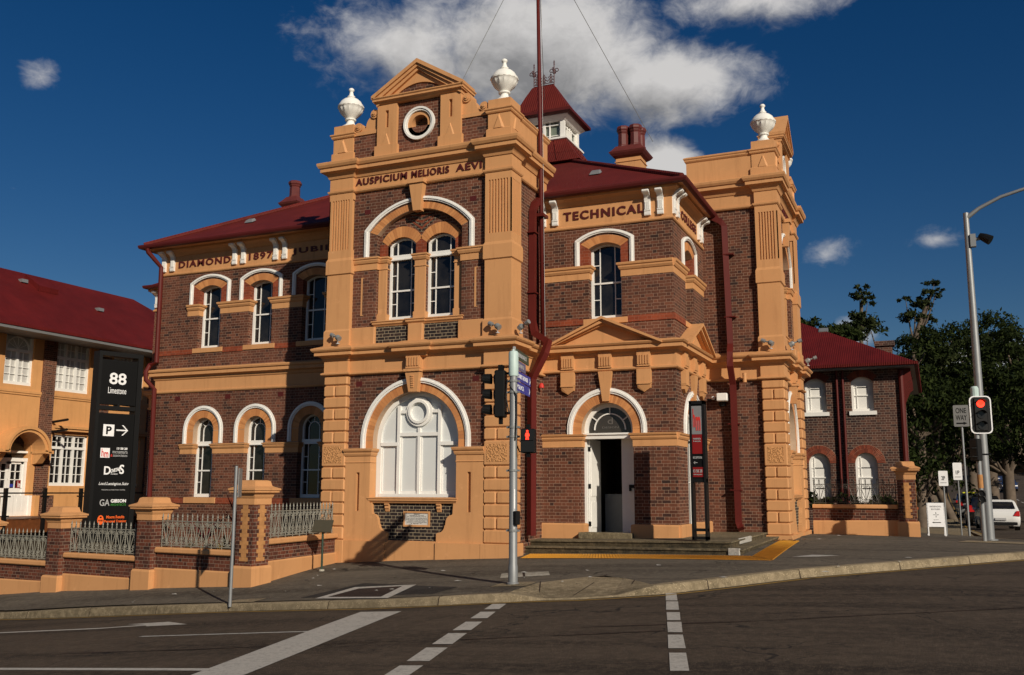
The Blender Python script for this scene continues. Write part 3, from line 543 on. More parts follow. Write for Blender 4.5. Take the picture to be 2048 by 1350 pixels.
def pavilion(o, deg, Wd, dz, zg, side_len, upto, txt, letter_label):
    s = (Wd-1.44)/3.92
    um = lambda u: u if u <= .72 else (.72+(u-.72)*s if u <= 4.64 else Wd-(5.36-u))
    fr = F(o, deg, um, dz); C = 2.68; UR = 5.36
    PD = .62                                 # pier depth
    zb = zg-dz
    # brick walls: front with two openings, sides plain
    low = opening(C, 1.235, 1.33, 2.84, 1.235, 28); upw = legs(C, 1.254, 5.93, 8.24, .59, 20)
    MB().wall(fr, [(.7, zb), (4.66, zb), (4.66, 10.4), (.7, 10.4)], [low, upw], NB, .22).build('brick_wall', M_BRICK, CG)
    for sd in (0, 1):
        a = F(fr.xy(UR, 0) if sd else fr.xy(0, 0), deg+90 if sd else deg-90, None, dz)
        # local u runs away from the front on the right side, towards it on the left side
        L = side_len; q = (lambda u: u) if sd else (lambda u: -u)
        mb = MB(); u0, u1 = sorted((q(PD-.05), q(L))); mb.box(a, u0, u1, -.5, NB, zb, 10.35); mb.build('brick_wall', M_BRICK, CG)
    mb = MB(); mb.box(fr, .3, UR-.3, -side_len, -.62, zb, 10.3); mb.build('brick_core', M_BRICK, CG)
    # ---- rusticated piers and fluted pilasters
    for k, (u0, u1) in enumerate(((0, .72), (4.64, 5.36))):
        mb = MB(); rustic(mb, fr, u0, u1, -PD, 0, zb)
        mb.cbox(fr, u0-.05, u1+.05, -PD-.05, .06, zb, .345, .012); mb.build('rusticated_pier', M_ORANGE, CG)
        MB().box(fr, u0+.08, u1-.10, -.02, .006, 2.27, 2.69).build('vermiculated_panel', M_VERM, CG)
        sx = (u1-.04, ) if k else (u0+.04, )
        mb = MB(); (mb.box(fr, u1-.02, u1+.006, -PD+.1, -.1, 2.27, 2.69) if k else mb.box(fr, u0-.006, u0+.02, -PD+.1, -.1, 2.27, 2.69)); mb.build('vermiculated_panel', M_VERM, CG)
        mb = MB(); mb.box(fr, u0+.03, u1-.03, -PD+.03, -.03, 5.28, 9.55)
        e = .035
        mb.rings([[fr(a_, b_, z) for a_, b_ in ((u0-i, -PD-i), (u1+i, -PD-i), (u1+i, i), (u0-i, i))] for i, z in ((e, 5.25), (e, 5.70), (0, 5.76), (0, 7.22), (e, 7.25), (e, 7.60), (.0, 7.68), (0, 7.90), (-.025, 7.905))])
        mb.rings([[fr(a_, b_, z) for a_, b_ in ((u0-i, -PD-i), (u1+i, -PD-i), (u1+i, i), (u0-i, i))] for i, z in ((-.025, 9.275), (0, 9.28), (0, 9.56))])
        fluted(mb, fr, u0, u1, 0, 'u')
        fluted(mb, fr, -PD, 0, u1 if k else u0, 'R' if k else 'L', k=6)
        mb.build('fluted_pilaster', M_ORANGE, CG)
    # ---- moulded bands following the breaks of the front and the returns
    def path(rec, cen=None, wcen=.34, out=0., right_full=True):
        P = [(-out, -side_len), (-out, -PD)] if False else []
        P = [fr.xy(0, 0)]
        pts = [(0-0, -side_len), (0, -PD), (0, 0), (.72, 0), (.72, -rec)]
        if cen is not None: pts += [(C-wcen/s**0, -rec), (C-wcen, cen-rec), (C+wcen, cen-rec), (C+wcen, -rec)]
        pts += [(4.64, -rec), (4.64, 0), (5.36, 0), (5.36, -PD), (5.36, -side_len)]
        out_ = []
        for u, n in pts:
            x, y = fr.xy(u, n); out_.append((x, y))
        # returns step back behind the piers
        b1 = fr.xy(0+rec, -side_len); b2 = fr.xy(0+rec, -PD); b3 = fr.xy(5.36-rec, -PD); b4 = fr.xy(5.36-rec, -side_len)
        return [b1, b2]+out_[1:-1]+[b3, b4]
    def sweep(name, rec, prof, cen=None, wcen=.34, mat=M_ORANGE):
        return MB().mould(path(rec, cen, wcen), [(o_, z+dz) for o_, z in prof]).build(name, mat, CG)
    sweep('string_course', .12, [(-.05, 4.53), (.05, 4.545), (.07, 4.565), (.07, 4.60), (.02, 4.62), (-.05, 4.62)])
    sweep('frieze_band', .10, [(-.12, 4.60), (.005, 4.61), (.005, 4.95), (-.12, 4.97)], .07, .21)
    sweep('lower_cornice', .10, [(-.12, 4.90), (.03, 4.93), (.05, 4.985), (.10, 5.03), (.20, 5.052), (.20, 5.135), (.235, 5.15), (.265, 5.185), (.275, 5.225), (.26, 5.24), (.0, 5.34), (-.12, 5.34)], .10, .34)
    sweep('neck_moulding', .10, [(-.06, 9.455), (.02, 9.47), (.045, 9.50), (.05, 9.545), (.0, 9.56), (-.06, 9.56)])
    sweep('upper_frieze', .10, [(-.10, 9.54), (.004, 9.55), (.004, 9.92), (-.10, 9.94)])
    sweep('upper_cornice', .10, [(-.12, 9.86), (.03, 9.89), (.06, 9.96), (.12, 10.03), (.205, 10.062), (.205, 10.155), (.24, 10.17), (.275, 10.23), (.285, 10.29), (.27, 10.31), (-.05, 10.41), (-.12, 10.41)])
    # ---- plinth under the big window and the shaped brackets that flank it
    mb = MB(); mb.box(fr, 1.9, 3.46, NB-.1, .01, zb, .34); mb.prism(fr, [(1.9, .34), (3.46, .34), (3.46, .36), (1.9, .36)], NB-.05, -.01)
    for sg in (0, 1):
        g = (lambda u: u) if not sg else (lambda u: 5.36-u)
        P = [(.72, zb), (1.97, zb), (1.97, .335), (.72, .335)]; mb.prism(fr, [(g(u), z) for u, z in P], NB-.1, .05)
    mb.build('plinth', M_ORANGE, CG)
    for sg in (0, 1):
        g = (lambda u: u) if not sg else (lambda u: 5.36-u)
        mb = MB(); P = [(.72, .33), (1.985, .33), (1.985, .54), (1.96, .56)]
        P += [(1.94-.18*math.sin(PI/2*t/5)*1.0, .57+.17*(1-math.cos(PI/2*t/5))) for t in range(6)]
        P += [(1.74, .755), (1.735, .80)]+[(1.73-.16*(1-math.cos(PI/2*t/5)), .81+.19*math.sin(PI/2*t/5)) for t in range(6)]
        P += [(1.545, 1.02), (1.53, 1.27), (1.46, 1.28), (1.46, 2.43), (.72, 2.43)]
        sl = [(1.06, 1.07), (1.155, 1.07), (1.155, 2.03), (1.06, 2.03)]
        mb.wall(fr, [(g(u), z) for u, z in P], [[(g(u), z) for u, z in sl]], -.03, .30, True); mb.build('rendered_pier', M_ORANGE, CG)
        MB().box(fr, *sorted((g(1.04), g(1.18))), NB-.02, NB+.02, 1.05, 2.05).build('slot_back', M_ORANGE, CG)
        mb = MB(); a, b = sorted((g(.70), g(1.46)))
        mb.mould([fr.xy(a, -.03), fr.xy(b, -.03), fr.xy(b, -.3)] if not sg else [fr.xy(a, -.3), fr.xy(a, -.03), fr.xy(b, -.03)], [(-.1, 2.26+dz), (.0, 2.265+dz), (.022, 2.28+dz), (.012, 2.30+dz), (.004, 2.30+dz), (.004, 2.43+dz), (.03, 2.45+dz), (.05, 2.50+dz), (.05, 2.53+dz), (.085, 2.56+dz), (.10, 2.60+dz), (.10, 2.625+dz), (.0, 2.64+dz), (-.1, 2.64+dz)])
        mb.build('impost_moulding', M_ORANGE, CG)
    MB().prism(fr, [(1.50, .34), (3.86, .34), (3.86, 1.28), (1.50, 1.28)], NB-.2, NB+.004).build('dark_brick_panel', M_BLACKB, CG)
    sill = MB().mould([fr.xy(1.49, -.3), fr.xy(1.49, -.07), fr.xy(3.87, -.07), fr.xy(3.87, -.3)], [(-.1, 1.26+dz), (.0, 1.27+dz), (.02, 1.30+dz), (.055, 1.33+dz), (.055, 1.365+dz), (.075, 1.385+dz), (.07, 1.405+dz), (-.16, 1.42+dz)]).build('window_sill', M_ORANGE, CG)
    for u in (1.95, 3.41):
        MB().uprism(fr, [(NB-.01, 1.06), (NB+.03, 1.06), (NB+.05, 1.12), (NB+.075, 1.15), (NB+.06, 1.20), (NB+.10, 1.225), (NB+.10, 1.262), (NB-.01, 1.262)], u-.055, u+.055).build('sill_bracket', M_ORANGE, CG)
    # plaque
    if txt == 'main':
        mb = MB(); 
        for a_, b_, c_, d_ in ((2.41, 3.15, 1.03, 1.075), (2.41, 3.15, .70, .745), (2.41, 2.45, .745, 1.03), (3.11, 3.15, .745, 1.03)): mb.box(fr, a_, b_, NB-.01, NB+.035, c_, d_)
        pq = mb.build('plaque', M_ORANGE, CG, 'white marble plaque in an orange frame under the big arched window')
        MB().box(fr, 2.45, 3.11, NB-.01, NB+.016, .745, 1.03).build('marble_slab', M_MARBLE, pq)
        mb = MB(); rr = random.Random(3)
        for i, (z, w, t) in enumerate(((1.002, .16, 'THIS FOUNDATION STONE'), (.972, .40, 'TECHNICAL COLLEGE'), (.942, .54, 'OF THE DIAMOND JUBILEE'), (.905, .58, 'WAS LAID BY HIS EXCELLENCY'), (.872, .60, 'THE RIGHT HONOURABLE'), (.840, .46, 'LORD LAMINGTON'), (.808, .56, 'GOVERNOR OF QUEENSLAND'), (.775, .30, '1897'))):
            text(mb, fr, t, 2.78-w/2, 2.78+w/2, z-.008, z+.010, NB+.014, NB+.019, .01)
        mb.build('inscription', M_TXTD, pq)
    # ---- lower arch: gauged ring, white label, keystone
    def al(r, k=30): return [(C-r, 2.64)]+arc(C, r, 2.84, r, k)+[(C+r, 2.64)]
    mb = MB(); A = al(1.22, 44); B = al(1.43, 44); mb.strip(fr, A, B, NB-.25, NB+.008, True, .03); mb.build('arch_ring', M_ARCH, CG)
    MB().strip(fr, al(1.215), al(1.44), NB-.26, NB+.002).build('arch_backing', M_MORT, CG)
    mb = MB(); mb.strip(fr, al(1.43), al(1.475), NB-.02, NB+.05); mb.strip(fr, al(1.475), al(1.515), NB-.02, NB+.075); mb.strip(fr, al(1.515), al(1.56), NB-.02, NB+.055); mb.build('arch_label', M_WHITE, CG)
    mb = MB(); mb.hexa([fr(C-.12, -.2, 4.03), fr(C+.12, -.2, 4.03), fr(C+.12, .03, 4.03), fr(C-.12, .03, 4.03)], [fr(C-.20, -.2, 4.53), fr(C+.20, -.2, 4.53), fr(C+.20, .075, 4.53), fr(C-.20, .075, 4.53)])
    mb.box(fr, C-.20, C+.20, -.1, .06, 4.62, 4.93)
    for i in range(5): mb.box(fr, C-.17+i*.075, C-.13+i*.075, .05, .085, 4.68, 4.9)
    mb.box(fr, C-.23, C+.23, -.1, .115, 4.535, 4.60)
    for i in range(6): mb.box(fr, C-.035, C+.035, .035+.005*i, .062+.006*i, 4.13+i*.055, 4.165+i*.055)
    mb.build('keystone', M_ORANGE, CG)
    # ---- big white window
    g0 = -.40; wn_ = MB(); X = lambda r, k=30: [(C-r, 1.40)]+arc(C, r, 2.84, r, k)+[(C+r, 1.40)]
    wn_.strip(fr, X(1.10), X(1.23), g0-.05, g0+.06); wn_.box(fr, C-1.12, C+1.12, g0-.05, g0+.075, 1.40, 1.50)
    for u in (-.585, .585): wn_.box(fr, C+u-.04, C+u+.04, g0-.04, g0+.07, 1.45, 3.72)
    wn_.box(fr, C-.035, C+.035, g0-.04, g0+.06, 1.45, 3.15)
    wn_.box(fr, C-1.1, C-.58, g0-.04, g0+.075, 2.70, 2.79); wn_.box(fr, C+.58, C+1.1, g0-.04, g0+.075, 2.70, 2.79); wn_.box(fr, C-.6, C+.6, g0-.04, g0+.065, 2.94, 3.03)
    ci = lambda r: [(C+r*math.sin(2*PI*i/32), 3.55+r*math.cos(2*PI*i/32)) for i in range(33)]
    wn_.strip(fr, ci(.24), ci(.30), g0-.04, g0+.11); wn_.strip(fr, ci(.30), ci(.37), g0-.04, g0+.07)
    wn_.box(fr, C-.6, C-.33, g0-.04, g0+.06, 3.52, 3.60); wn_.box(fr, C+.33, C+.6, g0-.04, g0+.06, 3.52, 3.60)
    for a_, b_ in ((-1.1, -.625), (-.545, -.035), (.035, .545), (.625, 1.1)):       # inner sash beads
        for q_ in (a_+.0, b_-.045): wn_.box(fr, C+q_, C+q_+.045, g0-.04, g0+.03, 1.5, 2.70 if abs(a_+b_) > 1 else 2.94)
        wn_.box(fr, C+a_+.03, C+b_-.03, g0-.04, g0+.025, 1.5, 1.57)
    w_ = wn_.build('arched_window', M_WHITE, CG)
    MB().wall(fr, X(1.16), [], g0, .02).build('frosted_pane', M_FROST, w_)
    # ---- upper window group inside the segmental arch
    al2 = lambda h, zs, r, zb_, k=26: legs(C, h, zb_, zs, r, k)
    mb = MB(); A = arc(C, 1.24, 8.235, .58, 40); B = arc(C, 1.46, 8.325, .66, 40); mb.strip(fr, A, B, NB-.2, NB+.008, True, .03); mb.build('arch_ring', M_ARCH, CG)
    MB().strip(fr, arc(C, 1.235, 8.23, .58, 30), arc(C, 1.465, 8.32, .67, 30), NB-.21, NB+.002).build('arch_backing', M_MORT, CG)
    mb = MB(); 
    for h0, h1, d_ in ((1.48, 1.525, .05), (1.525, 1.565, .075), (1.565, 1.61, .055)):
        f_ = lambda h: al2(h, 8.33+(h-1.48)*.35, .70+(h-1.48)*.45, 7.655); mb.strip(fr, f_(h0), f_(h1), NB-.02, NB+d_)
    mb.build('arch_label', M_WHITE, CG)
    mb = MB(); mb.hexa([fr(C-.105, -.2, 8.74), fr(C+.105, -.2, 8.74), fr(C+.105, .0, 8.74), fr(C-.105, .0, 8.74)], [fr(C-.20, -.2, 9.46), fr(C+.20, -.2, 9.46), fr(C+.20, .06, 9.46), fr(C-.20, .06, 9.46)]); mb.box(fr, C-.24, C+.24, -.1, .10, 9.455, 9.565); mb.build('keystone', M_ORANGE, CG)
    nr = -.30                                                   # recessed plane of the paired lights
    hl = [opening(C+d_, .42, 5.95, 7.95, .20, 12) for d_ in (-.575, .575)]
    MB().wall(fr, legs(C, 1.27, 5.92, 8.25, .60, 20), hl, nr, .2).build('tympanum_brick', M_BRICK, CG)
    # herringbone infill: chevrons of alternating brick over the mullion
    mb = MB(); mb2 = MB()
    for i in range(9):
        zc = 8.22+i*.085
        for sg in (-1, 1):
            l = .50 if i < 4 else .42; P = [(C+sg*.0, zc), (C+sg*l, zc+l*.80), (C+sg*l, zc+l*.80+.055), (C, zc+.055)]
            P = [(u, min(z, 8.235+.555*(1-((u-C)/1.24)**2))) for u, z in P]; (mb if i % 2 else mb2).prism(fr, P, nr-.01, nr+.006)
    mb.build('herringbone_brick', M_REDB, CG); mb2.build('herringbone_brick', M_BLACKB, CG)
    for d_ in (-.575, .575):
        mb = MB(); mb.strip(fr, arc(C+d_, .42, 7.95, .20, 14), arc(C+d_, .60, 8.08, .36, 14), nr-.18, nr+.014, True, .03); mb.build('arch_ring', M_ARCH, CG)
    for a_, b_ in ((1.44, 1.685), (2.525, 2.835), (3.675, 3.92)):
        MB().box(fr, a_, b_, nr-.1, nr+.012, 7.66, 8.0 if a_ != 2.525 else 8.10).build('red_brick_pier', M_REDB, CG)
    for u0, u1 in ((1.44, 1.685), (2.525, 2.835), (3.675, 3.92)):
        c_ = (u0+u1)/2; h = (u1-u0)/2-.005; mb = MB(); mb.box(fr, c_-h, c_+h, nr-.14, nr+.06, 6.12, 7.32); mb.box(fr, c_-h-.02, c_+h+.02, nr-.14, nr+.085, 5.92, 6.12)
        mb.mould([fr.xy(c_-h, nr-.12), fr.xy(c_-h, nr+.06), fr.xy(c_+h, nr+.06), fr.xy(c_+h, nr-.12)], [(-.05, 7.30+dz), (.02, 7.31+dz), (.02, 7.335+dz), (.004, 7.34+dz), (.004, 7.47+dz), (.03, 7.49+dz), (.06, 7.55+dz), (.06, 7.58+dz), (.085, 7.60+dz), (.085, 7.64+dz), (-.05, 7.665+dz)]); mb.build('mullion_pilaster', M_ORANGE, CG)
    for sg in (0, 1):
        g = (lambda u: u) if not sg else (lambda u: 5.36-u); a, b = sorted((g(.70), g(1.44)))
        pth = [fr.xy(a, NB), fr.xy(b, NB), fr.xy(b, nr-.02)] if not sg else [fr.xy(a, nr-.02), fr.xy(a, NB), fr.xy(b, NB)]
        MB().mould(pth, [(-.05, 7.30+dz), (.02, 7.31+dz), (.02, 7.47+dz), (.05, 7.49+dz), (.075, 7.55+dz), (.075, 7.58+dz), (.10, 7.60+dz), (.10, 7.64+dz), (-.05, 7.665+dz)]).build('impost_moulding', M_ORANGE, CG)
        a, b = sorted((g(.72), g(1.47))); mb = MB(); mb.cbox(fr, a, b, -.3, -.04, 5.30, 5.77, .015); mb.build('pedestal_block', M_ORANGE, CG)
        a, b = sorted((g(.975), g(1.065))); mb = MB(); mb.box(fr, a-.02, b+.02, NB-.06, NB+.004, 6.10, 7.12)
        mb = MB(); mb.box(fr, a, b, NB-.02, NB+.003, 6.10, 7.12); mb.build('slot_recess', M_LET if False else M_ORANGE, CG)
        mb = MB(); mb.box(fr, (a if sg else a)+.055, b, NB-.02, NB+.006, 6.12, 7.10); mb.build('slot_shadow', M_BRICK, CG)
        for z, v in ((8.84, 1.12), (4.24, 1.0)): MB().box(fr, g(v)-.09, g(v)+.09, NB-.02, NB+.004, z, z+.13).build('air_brick', M_LET, CG)
    mb = MB(); mb.mould([fr.xy(1.43, -.3), fr.xy(1.43, -.13), fr.xy(C-.22, -.13), fr.xy(C-.22, -.07), fr.xy(C+.22, -.07), fr.xy(C+.22, -.13), fr.xy(3.93, -.13), fr.xy(3.93, -.3)], [(-.1, 5.76+dz), (.0, 5.77+dz), (.02, 5.80+dz), (.055, 5.83+dz), (.055, 5.875+dz), (.08, 5.89+dz), (.075, 5.915+dz), (-.2, 5.94+dz)]); mb.build('window_sill', M_ORANGE, CG)
    MB().cbox(fr, C-.21, C+.21, -.3, -.03, 5.30, 5.78, .012).build('pedestal_block', M_ORANGE, CG)
    MB().box(fr, 1.46, 3.90, -.35, NB+.004, 5.28, 5.78).build('dark_brick_panel', M_BLACKB, CG)
    for d_ in (-.575, .575):
        sash(fr, C+d_, .42, 5.95, 7.95, .20, nr-.16, tr=7.58, mid=6.74, marg=.15)
    # lettering on the upper frieze
    if txt == 'main':
        for t, a_, b_ in (('AUSPICIUM', .76, 2.33), ('MELIORIS', 2.47, 3.57), ('AEVI', 3.77, 4.50)): text(MB(), fr, t, a_, b_, 9.655, 9.845, -.10, -.07, .02, 1.15).build('lettering', M_LET, CG)
    elif txt:
        mb = MB(); text(mb, fr, txt, 1.0, 4.36, 9.655, 9.845, -.10, -.07, .02, 1.15); mb.build('lettering', M_LET, CG)
    # ---- parapet: corner pedestals, aedicule with oculus, scrolls, side parapets
    pw = .62
    for k, u0 in enumerate((.045, 5.36-.045-pw)):
        u1 = u0+pw; mb = MB(); sq = lambda i, z: [fr(a_, b_, z) for a_, b_ in ((u0-i, -.66-i), (u1+i, -.66-i), (u1+i, -.02+i), (u0-i, -.02+i))]
        mb.rings([sq(.035, 10.30), sq(.035, 10.60), sq(.0, 10.63), sq(0, 11.02), sq(.03, 11.03), sq(.05, 11.06), sq(.05, 11.09), sq(.08, 11.12), sq(.08, 11.15), sq(0, 11.19), sq(0, 11.40)])
        c_ = (u0+u1)/2
        for frx, uu, nn in ((fr, c_, .0),): mb.hexa([frx(uu-.15, -.02, 10.62), frx(uu+.15, -.02, 10.62), frx(uu, -.02, 11.0)], [frx(uu-.13, .022, 10.62), frx(uu+.09, .022, 10.62), frx(uu-.005, .022, 10.93)])
        so_ = u1 if k else u0; sg = 1 if k else -1
        mb.hexa([fr(so_-sg*.01, -.34-.15, 10.62), fr(so_-sg*.01, -.34+.15, 10.62), fr(so_-sg*.01, -.34, 11.0)], [fr(so_+sg*.03, -.34-.13, 10.62), fr(so_+sg*.03, -.34+.09, 10.62), fr(so_+sg*.03, -.34, 10.93)])
        mb.build('parapet_pedestal', M_ORANGE, CG)
        URN_SPOTS.append(fr(c_, -.34, 11.40))
        # plain side parapet
        mb = MB(); P = [fr.xy(.07, -.6), fr.xy(.07, -side_len)] if not k else [fr.xy(5.36-.07, -.6), fr.xy(5.36-.07, -side_len)]
        v0, v1 = (.07, .42) if not k else (5.36-.42, 5.36-.07)
        mb.box(fr, v0, v1, -side_len, -.6, 10.30, 11.02); mb.rings([[fr(a_, b_, z) for a_, b_ in ((v0-i, -side_len-i), (v1+i, -side_len-i), (v1+i, -.6), (v0-i, -.6))] for i, z in ((0, 11.0), (.03, 11.03), (.05, 11.06), (.05, 11.09), (.075, 11.12), (.075, 11.15), (0, 11.19))]); mb.build('side_parapet', M_ORANGE, CG)
    MB().box(fr, .6, 4.76, -.5, -.08, 10.3, 11.05).build('parapet_brick', M_BRICK, CG)
    for sg in (0, 1):
        g = (lambda u: u) if not sg else (lambda u: 5.36-u); a, b = sorted((g(.64), g(1.46)))
        mb = MB(); mb.box(fr, a, b, -.5, -.05, 11.05, 11.15)
        # scroll: concave sweep with a volute at each end
        cpts = [(.80, 11.15), (1.45, 11.15), (1.45, 11.62)]+[(1.36-.04*0-.30*math.sin(PI/2*t/8)*1.15+.0, 11.62-.36*(1-math.cos(PI/2*t/8))*1.0) for t in range(9)]+[(.92, 11.24), (.80, 11.22)]
        mb.prism(fr, [(g(u), z) for u, z in cpts], -.36, -.10)
        for uu, zz, rr_ in ((.80, 11.29, .125), (1.30, 11.60, .125)):
            for r_, n_ in ((rr_, -.06), (rr_*.62, -.035), (rr_*.3, -.01)):
                ring = [(g(uu)+r_*math.cos(2*PI*i/18), zz+r_*math.sin(2*PI*i/18)) for i in range(18)]; mb.prism(fr, ring, -.40, n_)
        mb.build('scroll', M_ORANGE, CG)
    for u0 in (1.43, 3.335):
        mb = MB(); u1 = u0+.595; sl = [(u0+.25, 11.13), (u0+.345, 11.13), (u0+.345, 11.61), (u0+.25, 11.61)]
        mb.wall(fr, [(u0, 10.3), (u1, 10.3), (u1, 11.82), (u0, 11.82)], [sl], -.0, .5, True); mb.box(fr, u0+.22, u0+.38, -.2, -.08, 11.1, 11.64); mb.box(fr, u0-.045, u1+.045, -.45, .045, 10.3, 10.63)
        c_ = (u0+u1)/2; mb.hexa([fr(c_-.15, -.02, 10.62), fr(c_+.15, -.02, 10.62), fr(c_, -.02, 11.0)], [fr(c_-.13, .024, 10.62), fr(c_+.09, .024, 10.62), fr(c_-.005, .024, 10.93)])
        mb.build('aedicule_pilaster', M_ORANGE, CG)
    oc = [(C+.25*math.sin(2*PI*i/28), 11.12+.25*math.cos(2*PI*i/28)) for i in range(28)]
    MB().wall(fr, [(2.0, 10.3), (3.36, 10.3), (3.36, 11.85), (2.0, 11.85)], [oc], -.10, .3).build('aedicule_brick', M_BRICK, CG)
    MB().box(fr, 1.6, 3.76, -.55, -.42, 10.3, 11.9).build('aedicule_back', M_ORANGE, CG)
    cr_ = lambda r: [(C+r*math.sin(2*PI*i/36), 11.12+r*math.cos(2*PI*i/36)) for i in range(37)]
    MB().strip(fr, cr_(.245), cr_(.36), -.35, -.08).build('oculus_ring', M_ORANGE, CG)
    mb = MB(); mb.strip(fr, cr_(.355), cr_(.40), -.12, -.035); mb.strip(fr, cr_(.40), cr_(.455), -.12, -.01); oc_ = mb.build('oculus_label', M_WHITE, CG)
    mb = MB()
    for i in range(9): z = 10.90+i*.052; w = math.sqrt(max(.001, .25**2-(z-11.12)**2)); mb.hexa([fr(C-w, -.30, z), fr(C+w, -.30, z), fr(C+w, -.295, z+.008), fr(C-w, -.295, z+.008)], [fr(C-w, -.36, z+.04), fr(C+w, -.36, z+.04), fr(C+w, -.355, z+.048), fr(C-w, -.355, z+.048)])
    mb.build('louvre', M_BARKL, CG)
    # pediment
    mb = MB(); hw = 1.23
    def bx(i, z): return [fr(a_, b_, z) for a_, b_ in ((C-hw-i, -.50-i), (C+hw+i, -.50-i), (C+hw+i, i), (C-hw-i, i))]
    mb.rings([bx(.0, 11.78), bx(.04, 11.80), bx(.07, 11.84), bx(.12, 11.855), bx(.12, 11.90), bx(.15, 11.93), bx(.15, 11.955)])
    ap = 12.80; zb_ = 11.95
    def rk(h, d0, n0, n1): mb.prism(fr, [(C-hw-h, zb_+d0), (C, ap+d0*.9), (C+hw+h, zb_+d0), (C+hw+h-.02, zb_+d0-.10), (C, ap+d0*.9-.115), (C-hw-h+.02, zb_+d0-.10)], n0, n1)
    rk(.15, .06, -.55, .15); rk(.11, -.03, -.55, .10); rk(.05, -.12, -.55, .045); mb.build('pediment', M_ORANGE, CG)
    tym = [(C-hw+.1, 11.94), (C+hw-.1, 11.94), (C, ap-.08)]; sg_ = [(C-.70, 11.985), (C+.70, 11.985)]+arc(C, .70, 11.99, .26, 14, True)
    MB().wall(fr, tym, [sg_], -.03, .2).build('tympanum', M_ORANGE, CG); MB().prism(fr, [(C-.75, 11.96), (C+.75, 11.96), (C+.4, 12.3), (C-.4, 12.3)], -.2, -.07).build('tympanum_brick', M_BRICK, CG)
    MB().box(fr, .3, 5.06, -side_len+.05, -.4, 10.2, 10.34).build('flat_roof', M_GUT, CG)
    return fr
def sash(fr, uc, h, z0, zs, rise, n, tr=None, mid=None, marg=.15, f=.06, arched=None, pane=None, parent=None, frame=None):
    """a sash window: white frame, sill rail, meeting rail, margin bars; pane behind"""
    parent = parent or CG; mb = MB(); A = legs(uc, h-f, z0, zs, rise-.02 if rise > .05 else rise, 14); B = legs(uc, h+.01, z0, zs, rise+.01, 14)
    A[1:-1] = arc(uc, h-f, zs-f*.3, max(.02, rise-f*.5), 14); mb.strip(fr, A, B, n-.04, n+.05)
    mb.box(fr, uc-h, uc+h, n-.04, n+.065, z0, z0+.10)
    if tr: mb.box(fr, uc-h+.01, uc+h-.01, n-.04, n+.075, tr, tr+.12); mb.box(fr, uc-h+.01, uc+h-.01, n-.04, n+.095, tr-.02, tr+.02)
    if mid: mb.box(fr, uc-h+f, uc+h-f, n-.03, n+.035, mid-.022, mid+.022)
    top = zs+rise*.55 if not arched else zs
    for sg in (-1, 1):
        x = uc+sg*(h-f-marg)
        if arched: mb.box(fr, x-.012, x+.012, n-.03, n+.02, z0+.1, zs)
        else: mb.box(fr, x-.012, x+.012, n-.03, n+.02, z0+.1, zs+rise*.72)
        zz = [z0+.1]+([mid] if mid else [])+([tr] if tr else [])+[top]
        for a, b in zip(zz[:-1], zz[1:]):
            if b-a > .5: mb.box(fr, *sorted((uc+sg*(h-f), x)), n-.03, n+.018, (a+b)/2-.011, (a+b)/2+.011)
    if arched:
        r = h-f-marg; mb.strip(fr, arc(uc, r-.012, zs, r-.012, 14), arc(uc, r+.012, zs, r+.012, 14), n-.03, n+.02); mb.box(fr, uc-.011, uc+.011, n-.03, n+.018, zs+r, zs+h-f)
        for sg in (-1, 1): mb.prism(fr, [(uc+sg*(r*.70), zs+r*.72), (uc+sg*(r*.72), zs+r*.70), (uc+sg*((h-f)*.72), zs+(h-f)*.70), (uc+sg*((h-f)*.70), zs+(h-f)*.72)], n-.03, n+.018)
    w = mb.build('window', frame or M_WHITE, parent)
    MB().wall(fr, opening(uc, h-.02, z0+.03, zs, rise, 14), [], n-.005, .02).build('pane', pane or M_GLASS, w)
    return w
M_BARKL = paint('grey_louvre', (.20, .17, .13), .6, .2, 4)
URN_SPOTS = []
FM = pavilion((-14.52, 20.915), 0, 5.36, 0., -.45, 2.62, None, 'main', None)
FR_ = pavilion((-3.57, 26.70), 90, 4.30, .08, .05, 2.55, None, 'DIAMOND JUBILEE', None)
# urns: one mesh, copied
gad = lambda k, z: (1+.045*math.cos(k*PI)) if .36 < z < .62 else 1.0
UP = [(.0, 0), (.25, 0), (.27, .02), (.27, .055), (.21, .09), (.135, .15), (.11, .22), (.12, .25), (.165, .265), (.165, .295), (.13, .31), (.19, .37), (.28, .46), (.345, .57), (.36, .63), (.385, .65), (.385, .70), (.35, .74), (.30, .83), (.22, .90), (.14, .935), (.095, .96), (.115, .975), (.115, 1.0), (.085, 1.015), (.065, 1.07), (.048, 1.14), (.05, 1.15), (.075, 1.17), (.085, 1.20), (.075, 1.235), (.04, 1.26), (0, 1.265)]
u0_ = MB().lathe((0, 0, 0), [(r*.93, z*.95) for r, z in UP], 32, gad)
um_ = u0_.build('urn', M_URN, None, smooth=42)
for i, p in enumerate(URN_SPOTS):
    c = um_ if i == 0 else um_.copy()
    if i: COL.objects.link(c)
    c.parent = CG; c.location = INV[CG.name] @ Vector(p); INV[c.name] = INV[CG.name]
